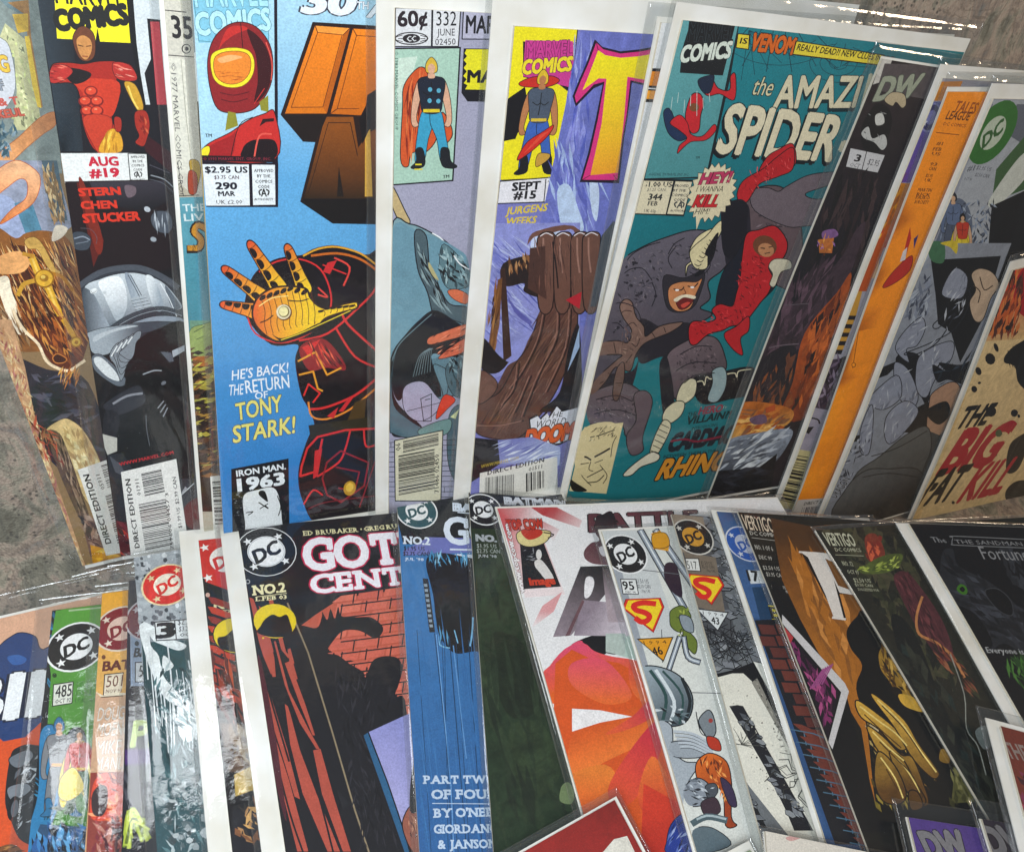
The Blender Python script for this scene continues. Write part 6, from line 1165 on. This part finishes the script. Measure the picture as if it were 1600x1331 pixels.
S('6a7a2c', '300,450 340,435 370,470 360,510 330,530 300,510 295,480', '1c2410', 4); ST('300,450 360,445 370,600 340,600', 30, ['8a9a3c', '3c4a1c', 'a8b44c'], 22, 7, 60, 60); S('6a7a2c', '345,520 390,560 385,610 350,570', '1c2410', 4); S('8e98a0', '330,470 370,480 380,530 345,520', '23262c', 4)
for w_, c_ in ((22, '23262c'), (14, '8e98a4'), (5, 'd8dee2')): L(c_, w_, '330,550 290,670', False); L(c_, w_, '345,550 360,620 400,640', True)
S(('9aa8b0', '4a565e', 200, 660, 330, 840), '190,665 250,655 330,690 375,760 370,830 330,868 250,860 210,760', '16181c', 6)
for d, c_, w_ in (('225,670 280,760 270,850', '2a4a48', 12), ('270,672 340,760 330,862', '2a4a48', 8), ('245,668 310,780 296,860', 'd4dce0', 12), ('200,680 250,780 255,850', 'e0e6ea', 8), ('340,700 368,780 352,850', '1c2226', 12)): L(c_, w_, d)
ST('220,790 370,800 350,860 250,860', 24, ['16181c', '6a7a80', 'c8d0d4'], 40, 9, 20, 30)
S('a4acb4', '250,860 300,870 310,960 350,1000 400,1010 360,1080 330,1200 300,1100 280,980', '23262c', 5); S('9aa2aa', '300,930 410,930 430,960 400,985 310,980', '23262c', 5)
for k_ in range(5): L('b8c0c8', 9, f'{310+k_*6},{890+k_*14} {380},{900+k_*12} {450},{940+k_*10}'); L('23262c', 2, f'{310+k_*6},{896+k_*14} {380},{906+k_*12} {450},{946+k_*10}')
S('7a8288', '400,850 430,815 450,830 462,890 440,920 415,890', '16181c', 5); S('9aa4a8', '390,820 400,870 425,905 405,890', '16181c', 3); E('a03a34', 443, 852, 8, 8)
S('b8341c', '430,910 470,920 480,960 440,950', '16181c', 4); S(('d8681c', '9a3c14', 420, 980, 500, 1100), '395,1000 440,970 500,1000 520,1080 520,1200 540,1231 500,1231 490,1120 450,1080 420,1110 392,1050', '1a1010', 5); ST('400,990 500,1000 520,1180 450,1070', 40, ['e8843c', 'a84a18', '6a2c10', 'f0a050'], 34, 7, 80, 40); S('3a2c4a', '480,1060 520,1090 540,1160 510,1150', '16181c', 4)
S('8a929c', '360,1080 400,1060 440,1090 430,1150 370,1160 345,1120', '16181c', 5); S('4a5058', '425,1090 460,1080 470,1110 440,1140', '16181c', 4); ST('340,1060 460,1060 450,1160 350,1160', 30, ['c0c8d0', '23262c', '6a727c'], 34, 8, 20, 40)
S('3c2a34', '410,1150 460,1130 480,1180 430,1200', '16181c', 4); L('4c5e64', 24, '370,1230 430,1200 500,1212'); L('a8b8bc', 8, '370,1224 430,1196 500,1208'); S('5c6c74', '380,1250 450,1240 520,1300 400,1331', '16181c', 4)
mot(.03); DC(135, 243, 78, '14141a', rot=26)
part('price_box'); PANEL('e0e2e0', '117,334 172,336 182,390 126,388', '1c1c20', 3); T('95', 128, 372, 168, 374, 30, '1c1c1e', b=.02); T('DEC 94', 136, 385, 172, 387, 8, '3a3a3e'); T('$1.50 US', 174, 350, 220, 352, 16, '4a4c52'); T('$2.10 CAN', 180, 368, 226, 370, 14, '4a4c52'); T('70p UK', 194, 384, 226, 386, 11, '4a4c52')
SHIELD('135,407 262,404 275,438 236,532 122,440'); part('emblem'); P('3a2a10', '174,552 308,547 272,638'); P('e09a1c', '182,556 302,551 271,631'); T('1 9 9 4', 202, 575, 284, 571, 13, '4a3410', b=.0); T('46', 238, 615, 272, 609, 30, '1c1410', b=.02); done()

begin('bagged comic with grey rock cover, 517 box, red emblem and white triangle 43', ROW2, 11, TL=(1049, 803), thru=(1186, 1290), top=(1112, 808), base='6e7276', brd=(-.3, .5), bag=(4.5, 3), sleeve=0)
F(*B7); mot(.15); P('6a6e72', '250,80 900,90 1100,1600 500,1600'); P('4a4c50', '290,90 420,110 560,640 420,560 350,330')
# rock blocks
def rocks(poly, n, sz, ang, cs_=('7c8086', '5c6066', '8a8e92', '6a6e74', '4a4e54')):
    q = pts(poly); xs = [a[0] for a in q]; ys = [a[1] for a in q]; k = 0
    for _ in range(n*6):
        if k >= n: break
        x, y = random.uniform(min(xs), max(xs)), random.uniform(min(ys), max(ys))
        if not inside(x, y, q): continue
        k += 1; a = math.radians(ang+random.uniform(-25, 25)); s_ = sz*random.uniform(.6, 1.3); m = random.randint(4, 6); v = []
        for i in range(m):
            t = 6.283*i/m+random.uniform(-.3, .3); X, Y = s_*math.cos(t), s_*.42*math.sin(t); v.append((x+X*math.cos(a)-Y*math.sin(a), y+X*math.sin(a)+Y*math.cos(a)))
        P('15161a', [(x+(p[0]-x)*1.16+1, y+(p[1]-y)*1.22+2) for p in v]); P(random.choice(cs_), v); P('a0a4a8', [v[0], v[1], ((v[0][0]+v[1][0])/2*.7+x*.3, (v[0][1]+v[1][1])/2*.7+y*.3)])
rocks('340,90 470,110 640,640 430,680 380,480', 110, 26, 10); rocks('400,100 460,110 600,500 520,430', 40, 30, 20)
for k_ in range(40): L('15161a', 3, f'{random.uniform(390,560)},{random.uniform(480,650)} {random.uniform(400,600)},{random.uniform(490,670)}')
P('8a7c6c', '303,100 415,112 440,240 330,240'); P('75695c', '345,240 460,260 495,470 395,440'); DC(379, 184, 70, '14141a', ringc='c8c4bc', inner='c8902c', letter='14141a', rot=26)
mot(.03); part('price_box'); PANEL('dcdcd8', '350,262 398,264 406,310 358,306', '1c1c20', 3); T('517', 360, 300, 396, 303, 28, '1c1c1e', b=.0); T('$1.50 US', 408, 284, 448, 288, 12, '3a342c'); T('$2.10 CAN', 412, 298, 456, 302, 12, '3a342c'); T('70p UK', 428, 312, 460, 316, 9, '3a342c')
SHIELD('362,318 472,330 492,362 446,434 352,342'); part('emblem'); P('1c1c20', '390,445 508,460 468,530'); P('d8dcdc', '396,449 502,463 467,523'); T('1 9 9 4', 415, 467, 490, 477, 12, '4a4c50', b=.0); T('43', 446, 500, 474, 505, 24, '1c1c1e', b=.02)
part('cover'); mot(.05); P('0e0e12', '430,690 520,670 600,640 640,640 830,1000 1000,1200 1000,1400 820,1260 600,900'); P('e0ddd0', '428,712 450,700 520,682 560,682 590,710 760,1000 840,1160 900,1331 900,1400 780,1331 545,1040 480,870 440,760', )
P('e4e2d8', '596,640 640,650 760,900 700,830'); P('1a1a20', '510,800 540,796 560,800 780,1180 820,1250 750,1250 720,1180 640,1020'); P('15161a', '500,960 530,1000 650,1240 560,1240 520,1100'); rocks('530,820 560,800 790,1200 740,1200', 26, 20, 30); rocks('510,990 540,1010 640,1240 560,1240', 22, 22, 30); P('8a867c', '590,715 610,700 700,880 770,1000 760,1010')
ST('600,700 700,860 760,1000 700,960', 50, ['5a5850', 'a8a498', '2a2a28'], 14, 5, 50, 50); SP('450,720 560,720 700,1000 800,1200 620,1080', 40, ['7a766c', '3c3a34', 'b0aca0'], 1.5, 4)
for a in range(26):
    t = math.radians(random.uniform(0, 360)); r = random.uniform(40, 150); L('2c2c28', random.uniform(2, 4), f'770,1040 {770+r*.4*math.cos(t)},{1040+r*.4*math.sin(t)+8} {770+r*.7*math.cos(t+.3)},{1040+r*.7*math.sin(t+.3)} {770+r*math.cos(t)},{1040+r*math.sin(t)}', False)
for a in range(14):
    t = math.radians(random.uniform(180, 400)); r = random.uniform(20, 70); L('4a4a44', 2, f'555,940 {555+r*.5*math.cos(t)+4},{940+r*.5*math.sin(t)} {555+r*math.cos(t)},{940+r*math.sin(t)}', False)
L('3a3a34', 3, '555,940 575,900 565,870 590,840'); done()

begin('bagged comic showing a narrow blue strip, blue badge, 17 box and brick wall', ROW2, 12, TL=(1119, 800), thru=(1284, 1290), top=(1170, 804), base='2c4c78', brd=(2.2, 2), bag=(2.5, 2), sleeve=0)
F(*B7); mot(.12); P('3a5c8c', '440,90 800,100 900,500 560,480'); DC(568, 212, 68, '2454a4', ringc='c8ccd8', inner='b8bccc', letter='2454a4', rot=26); part('price_box'); PANEL('d4d8da', '572,308 650,312 660,356 586,358', None); T('17', 580, 346, 618, 350, 36, '1c1c1e', b=.04)
part('cover'); P('1c3c5c', '590,370 760,370 800,480 620,490'); S('15161c', '505,230 520,300 590,460 650,640 620,600 540,400'); P('d8c41c', '648,436 700,440 712,490 664,490'); T('E', 664, 484, 688, 486, 40, '1c1c1e', b=.04)
P('16161c', '600,490 900,480 1200,1300 900,1300'); mot(.05)
for r in range(20):
    for c_ in range(3):
        x = 612+r*21+c_*62-(r % 2)*20; y = 505+r*42; P(random.choice(['6a3228', '7a3c30', '5c2c26']) if r < 8 or c_ == 0 else '15151c', f'{x},{y} {x+56},{y+4} {x+70},{y+38} {x+14},{y+36}')
F(*B8)
for r in range(10):
    P('703428', f'{40+r*24},{880+r*44} {70+r*24},{884+r*44} {150+r*20},{920+r*42} {150+r*20},{960+r*42} {90+r*24},{924+r*44}')
    L('4a6a80', 4, f'{30+r*24},{900+r*44} {110+r*24},{915+r*44} {150+r*22},{930+r*44}', False); L('4a6a80', 4, f'{80+r*24},{915+r*44} {88+r*24},{955+r*44}', False)
done()

begin('bagged comic with brown cover, white letter P and clutching golden hands', ROW2, 13, TL=(1152, 801), thru=(1344, 1290), top=(1260, 812), base='16120f', brd=(-.5, .5), bag=(3.5, 2), sleeve=0)
F(*B7); mot(.06); P('15130f', '530,80 1100,120 1400,1300 800,1300'); part('publisher_logo'); T('VERTIGO', 566, 158, 676, 172, 50, 'd8c8b0', ol='5a2a20', ow=.02, b=.01); T('DC COMICS', 586, 180, 690, 190, 14, 'a8a49c', b=.04); L('a8a49c', 2, '590,190 690,204', False)
part('price_box'); T('NO. 1 OF 6', 604, 232, 668, 240, 16, 'a8a49c', b=.03); T('DEC 99', 618, 268, 664, 274, 14, 'a8a49c', b=.03); T('$2.50 US', 632, 306, 692, 312, 14, 'a8a49c', b=.02); T('$3.95 CAN', 644, 330, 708, 337, 14, 'a8a49c', b=.02); T('SUGGESTED', 662, 374, 722, 380, 10, 'a8a49c', b=.02); T('FOR MATURE', 668, 388, 726, 394, 10, 'a8a49c', b=.02)
part('cover'); F(*B8); mot(.2); P(('4a2c12', 'a8661c', 100, 250, 200, 700), '-40,160 600,300 700,1200 330,1180 280,900 120,640 0,380'); P('0f0d0e', '-40,380 0,400 130,640 220,760 340,1180 420,1260 280,1260 100,900 0,600')
ST('40,300 220,360 240,700 160,700', 60, ['b8742c', '8a541c', 'a8661c', 'c8843c'], 160, 26, 70, 14); mot(.05)
P('c8c4c4', '0,500 220,740 235,770 180,970 165,945 208,772 0,530'); P('1a0f1a', '0,545 200,770 165,930 100,760'); ST('20,580 190,770 160,900 110,760', 50, ['7a2a5c', 'a84a7c', '3c1630', '5a2048'], 60, 12, 70, 30)
for k_ in range(5): L('9a4a80', 5, f'{100+k_*10},{760-k_*4} {145+k_*8},{690-k_*4}', False)
P('b0383c', '10,545 40,580 30,600 5,570'); mot(.2)
part('title'); mot(.03); P('120c0a', '68,282 150,296 300,330 300,430 200,430 225,522 192,520'); P('dcd4cc', '60,278 140,284 250,300 330,360 330,430 240,432 200,425 180,380 215,515 180,512 150,430 90,300')
P('7a4c1c', '150,305 230,340 260,400 232,414 195,400') ; L('dcd4cc', 8, '176,512 220,518', False); L('dcd4cc', 6, '60,281 100,286', False)
part('cover'); mot(.3); S('0f0d0c', '225,560 260,510 300,500 500,700 720,1260 420,1260 340,1180 300,900 260,760 280,680 240,620'); S('9a7428', '340,630 380,620 440,760 460,800 430,820 380,740 345,690'); ST('330,610 420,640 460,780 380,740', 40, ['b88c34', '5a3c14', '2a1c10', 'd0a44c'], 50, 12, 60, 40); E('1a120c', 402, 770, 22, 14, 30); S('c89c38', '410,780 460,790 500,840 450,830 420,810')
GD = ('c89c3c', '5c3c14', 350, 850, 480, 1100)
ST('280,820 420,920 540,1060 500,1150 360,1130 330,980', 120, ['d8b04c', '8a6424', '4a3010', 'e4c46a', 'a87c2c', '2c1c0c'], 40, 6, 52, 14); S('c8b48c', '300,880 340,900 350,980 330,960'); ST('300,880 350,1160 400,1160 340,900', 50, ['d0c098', '6a5830', 'a89054', '2c2010'], 40, 10, 75, 30); ST('320,1060 460,1120 440,1180 340,1170', 40, ['7a6a24', '4a3c14', '9a8434'], 50, 12, 50, 30); P('55522a', '610,1030 660,1060 720,1150 600,1160'); ST('600,1040 660,1060 700,1150 600,1160', 20, ['7a7444', '3c3a1c'], 50, 14, 60, 30)
for d in ('258,812 280,808 400,900 440,960 410,970 340,900 280,860', '316,790 335,788 430,870 480,950 540,1030 555,1060 530,1070 460,1000 400,900', '300,890 360,930 420,990 460,1000 500,1090 520,1160 480,1160 430,1080 380,1020 330,960', '380,985 400,985 430,1010 470,1080 510,1150 480,1160 420,1080', '340,980 400,1030 440,1120 420,1160 360,1150 330,1080', '450,1120 480,1120 500,1170 460,1180', '560,970 590,980 590,1020 555,1010'):
    S(GD, d, '1c120a', 6)
for d in ('275,822 340,872 400,915 440,958', '336,800 420,880 480,965 545,1050', '400,1000 440,1040 490,1120', '320,910 370,960 430,1010', '350,1000 400,1070 430,1140'): L('e6cc78', 5, d)
for d in ('290,850 350,905 420,965', '352,820 430,900 500,1000', '345,945 400,1000 460,1060 500,1140', '370,1040 410,1110'): L('4a300e', 4, d)
done()

begin('bagged comic with dark green and red painted cover, next to the golden hands', ROW2, 14, TL=(1272, 831), thru=(1528, 1250), top=(1375, 826), base='1a1a12', brd=(-.5, .5), bag=(1.5, 3), sleeve=1)
F(*B8); mot(.45); P('201e14', '100,180 800,180 1300,1300 680,1300'); ST('140,190 380,200 700,800 500,700', 200, ['2a2c1a', '3a3a24', '14140e', '44402c', '1e2016'], 80, 26, 60, 40)
S('7c3020', '290,230 330,220 360,290 330,330 300,300'); ST('290,220 350,230 350,310 300,310', 16, ['c85a38', '7a2418'], 40, 14, 80, 30); S('4c5824', '270,350 340,300 420,290 400,340 330,360'); ST('270,340 420,290 400,340 290,360', 40, ['8a9a3c', '3c481c', 'a4b050'], 30, 8, -20, 40)
S('4c2228', '390,370 430,350 480,400 560,520 600,640 560,660 480,560 420,450'); ST('380,370 450,370 620,680 520,600', 80, ['6a3438', '40181e', '552a2e', '2c1216'], 60, 8, 60, 14); L('b87a48', 9, '490,440 470,510 480,570 540,600 600,650 640,720'); ST('500,560 660,700 700,820 560,680', 40, ['7a3a28', '4a2018', '8a5438', '2a1a14'], 60, 6, 50, 14)
S('0e0f0c', '380,520 460,560 560,800 700,1100 600,1100 480,860'); ST('400,560 600,800 800,1200 640,1150 460,800', 120, ['14150f', '22231a', '2c2e24', '0c0d0a', '1c2824'], 90, 22, 60, 20); L('8a8c84', 4, '590,640 640,780 650,900 690,960 720,1060'); S('6a7270', '680,910 720,890 740,950 710,970'); P('6a6864', '735,1005 780,1000 840,1200 800,1200')
mot(.04); part('publisher_logo'); P('c8c8b8', '0,0 0,0 0,0') if 0 else None; T('VERTIGO', 160, 258, 262, 262, 44, 'c0c0a8', b=.02); T('DC COMICS', 188, 280, 278, 282, 13, 'a8a890', b=.03); L('a8a890', 2, '186,292 284,296', False); part('price_box'); T('NO. 12', 214, 330, 250, 332, 16, 'a8a890', b=.03); T('OCT 97', 230, 358, 270, 361, 13, 'a8a890', b=.03); T('$2.50 US', 252, 388, 312, 391, 14, 'a8a890', b=.02); T('$3.50 CAN', 256, 402, 318, 406, 10, 'a8a890'); T('SUGGESTED FOR', 266, 418, 340, 422, 9, 'a8a890')
done()

begin('bagged comic in white board with black cover, blue label and small green eye', ROW2, 15, TL=(1418, 820), thru=(1600, 1131), top=(1600, 824), base='0e0e12', brd=(7.5, 1), bag=(1.5, 3), sleeve=0)
F(*B8); mot(.12); P('c8c8cc', '340,150 444,178 470,240 560,400 700,660 800,840 620,560') ; part('caption'); P('1c3c78', '400,198 490,200 500,240 408,238'); T('DARK HORSE', 412, 222, 492, 224, 16, '0e1c40', b=.03)
T('NO. 2', 430, 262, 480, 262, 20, '8a8c94'); T('2 of 3', 452, 300, 500, 302, 34, '6a6c78', b=.02); T('OCT', 472, 340, 500, 341, 20, '8a8c94')
for k_ in range(3): T('$2.95 U.S.', 478+k_*10, 372+k_*20, 545+k_*12, 376+k_*20, 13, '5a5e70')
part('cover'); P('0c0c11', '448,182 1100,182 1100,1400 860,900'); mot(.35)
S('23252b', '560,290 600,270 620,330 720,380 800,440 860,520 860,640 780,600 700,640 620,540 560,420'); ST('570,290 860,480 860,600 640,560', 90, ['2e3038', '1a1b20', '3a3d46', '121318'], 80, 18, 40, 30); S('0a0a0e', '715,415 760,410 805,450 810,500 770,490 730,450', '3a3c42', 4); S('0a0a0e', '600,470 680,500 740,600 700,620 620,540'); ST('760,250 860,280 860,400 800,380', 24, ['33363e', '23252b'], 60, 20, 60, 30)
mot(.04); S('3c701c', '612,412 625,394 645,402 650,425 632,430'); S('0a0a0e', '622,412 632,402 642,412 635,422'); part('title'); L('7a7c80', 3, '600,228 610,224 860,232', True); L('7a7c80', 3, '600,232 598,250 620,256 860,262', True); T('THE SANDMAN PRESENTS', 612, 250, 1010, 258, 14, '8a8c90', b=.0); T('The', 530, 246, 580, 248, 18, '8a8c90'); T('Fortunes', 710, 304, 900, 308, 44, '8a8c90', b=.0, sh=.15)
part('caption'); T('Everyone is foreseen', 722, 634, 960, 642, 20, 'a8aaac', b=.02, sh=.1); part('cover'); mot(.2); ST('790,680 856,640 880,780 840,750', 40, ['3a6a24', '24441c', '4a7a34', '1c3c14'], 60, 9, 60, 30)
done()

# ================================================================== tops of the next row, at the bottom edge
G3 = 'bagged comics of the nearest row, only their tops in view'
begin('tilted bagged comic with plain dark red cover and cream corner at the bottom centre', ROW2, 11.9, TR=(957, 1243), top=(806, 1331), thru=(1004, 1331), base='8a1c14', brd=(3, 1), bag=(3, 3, 2), sleeve=1, grp=G3)
F(*B7); mot(.15); P(('7a1a12', '96201a', 20, 1120, 60, 1331), '-400,1000 200,1080 260,1700 -400,1700'); P('ddd8cc', '92,1282 140,1270 170,1331 190,1400 40,1400 50,1331'); F(*B6); part('caption'); T('MALL OF AMERICA', 0, 0, 1, 0, 1, '111') if 0 else None
done()
begin('cream backing board tip with small green print, between the two front red and white bags', ROW2, 12.9, TR=(1150, 1286), top=(1098, 1318), thru=(1174, 1331), base='cfcabc', brd=(3, 3), bag=(2, 1, 1.5), sleeve=2, grp=G3)
F(*B7); mot(.08); P('d4cfc2', '300,1100 700,1100 800,1800 200,1800'); P('8a9a78', '480,1320 575,1305 600,1331 640,1400 440,1400'); P('c8b040', '545,1310 575,1306 590,1340 560,1350'); P('2c2c2a', '480,1318 575,1303 577,1307 482,1323'); done()
begin('blank cream backing board lying flat in its bag at the bottom right of centre', ROW2, 14.2, TL=(1197, 1297), thru=(1206, 1400), top=(1415, 1307), base='d8d0c4', brd=(.2, .2), bag=(2, 2), sleeve=2, grp=G3)
F(*B8); mot(.1); S('c89a94', '20,1278 60,1268 80,1275 40,1290'); S('ccb4a8', '200,1290 300,1280 330,1310 240,1320'); done()
begin('bagged comic with purple cover lettered DW in grey at the bottom right', ROW2, 15.2, TL=(1420, 1276), thru=(1434, 1331), top=(1526, 1273), base='50387c', brd=(.3, .5), bag=(5, 7), sleeve=2, grp=G3)
F(*B8); mot(.12); P('4e3880', '400,1100 900,1100 1000,1700 450,1700'); part('title'); T('DW', 530, 1352, 672, 1345, 92, '7a787c', ol='2a2430', ow=.03, b=.07, sh=-.1); done()
begin('bagged comic with dark cover lettered DV in grey, right of the purple cover', ROW2, 16.2, TL=(1535, 1279), thru=(1552, 1331), top=(1600, 1279), base='1c1824', brd=(.3, .5), bag=(3, 8), sleeve=2, grp=G3)
F(*B8); mot(.12); P('211c2c', '700,1100 1100,1100 1200,1700 740,1700'); part('title'); T('DV', 748, 1342, 870, 1338, 100, '6a686c', ol='141018', ow=.03, b=.07, sh=-.1); done()
begin('thick bagged comic with dark red cover at the right edge below the green eye', ROW2, 17.2, TL=(1562, 1135), thru=(1606, 1290), top=(1605, 1146), base='6a2418', brd=(6, 3), bag=(4, 5), sleeve=1, grp=G3)
F(*B8); mot(.15); P('6e2a1c', '760,880 1100,940 1200,1500 800,1500'); part('title'); T('THE', 800, 1000, 880, 1015, 50, '8a7a74', b=.03, sh=-.2); part('cover'); ST('840,1030 900,1040 920,1300 850,1200', 40, ['7a2a4a', '3a141c', 'a03a54'], 50, 12, 70, 30)
done()
print('tris', sum(len(o.data.polygons) for o in bpy.data.objects if o.type == 'MESH'))
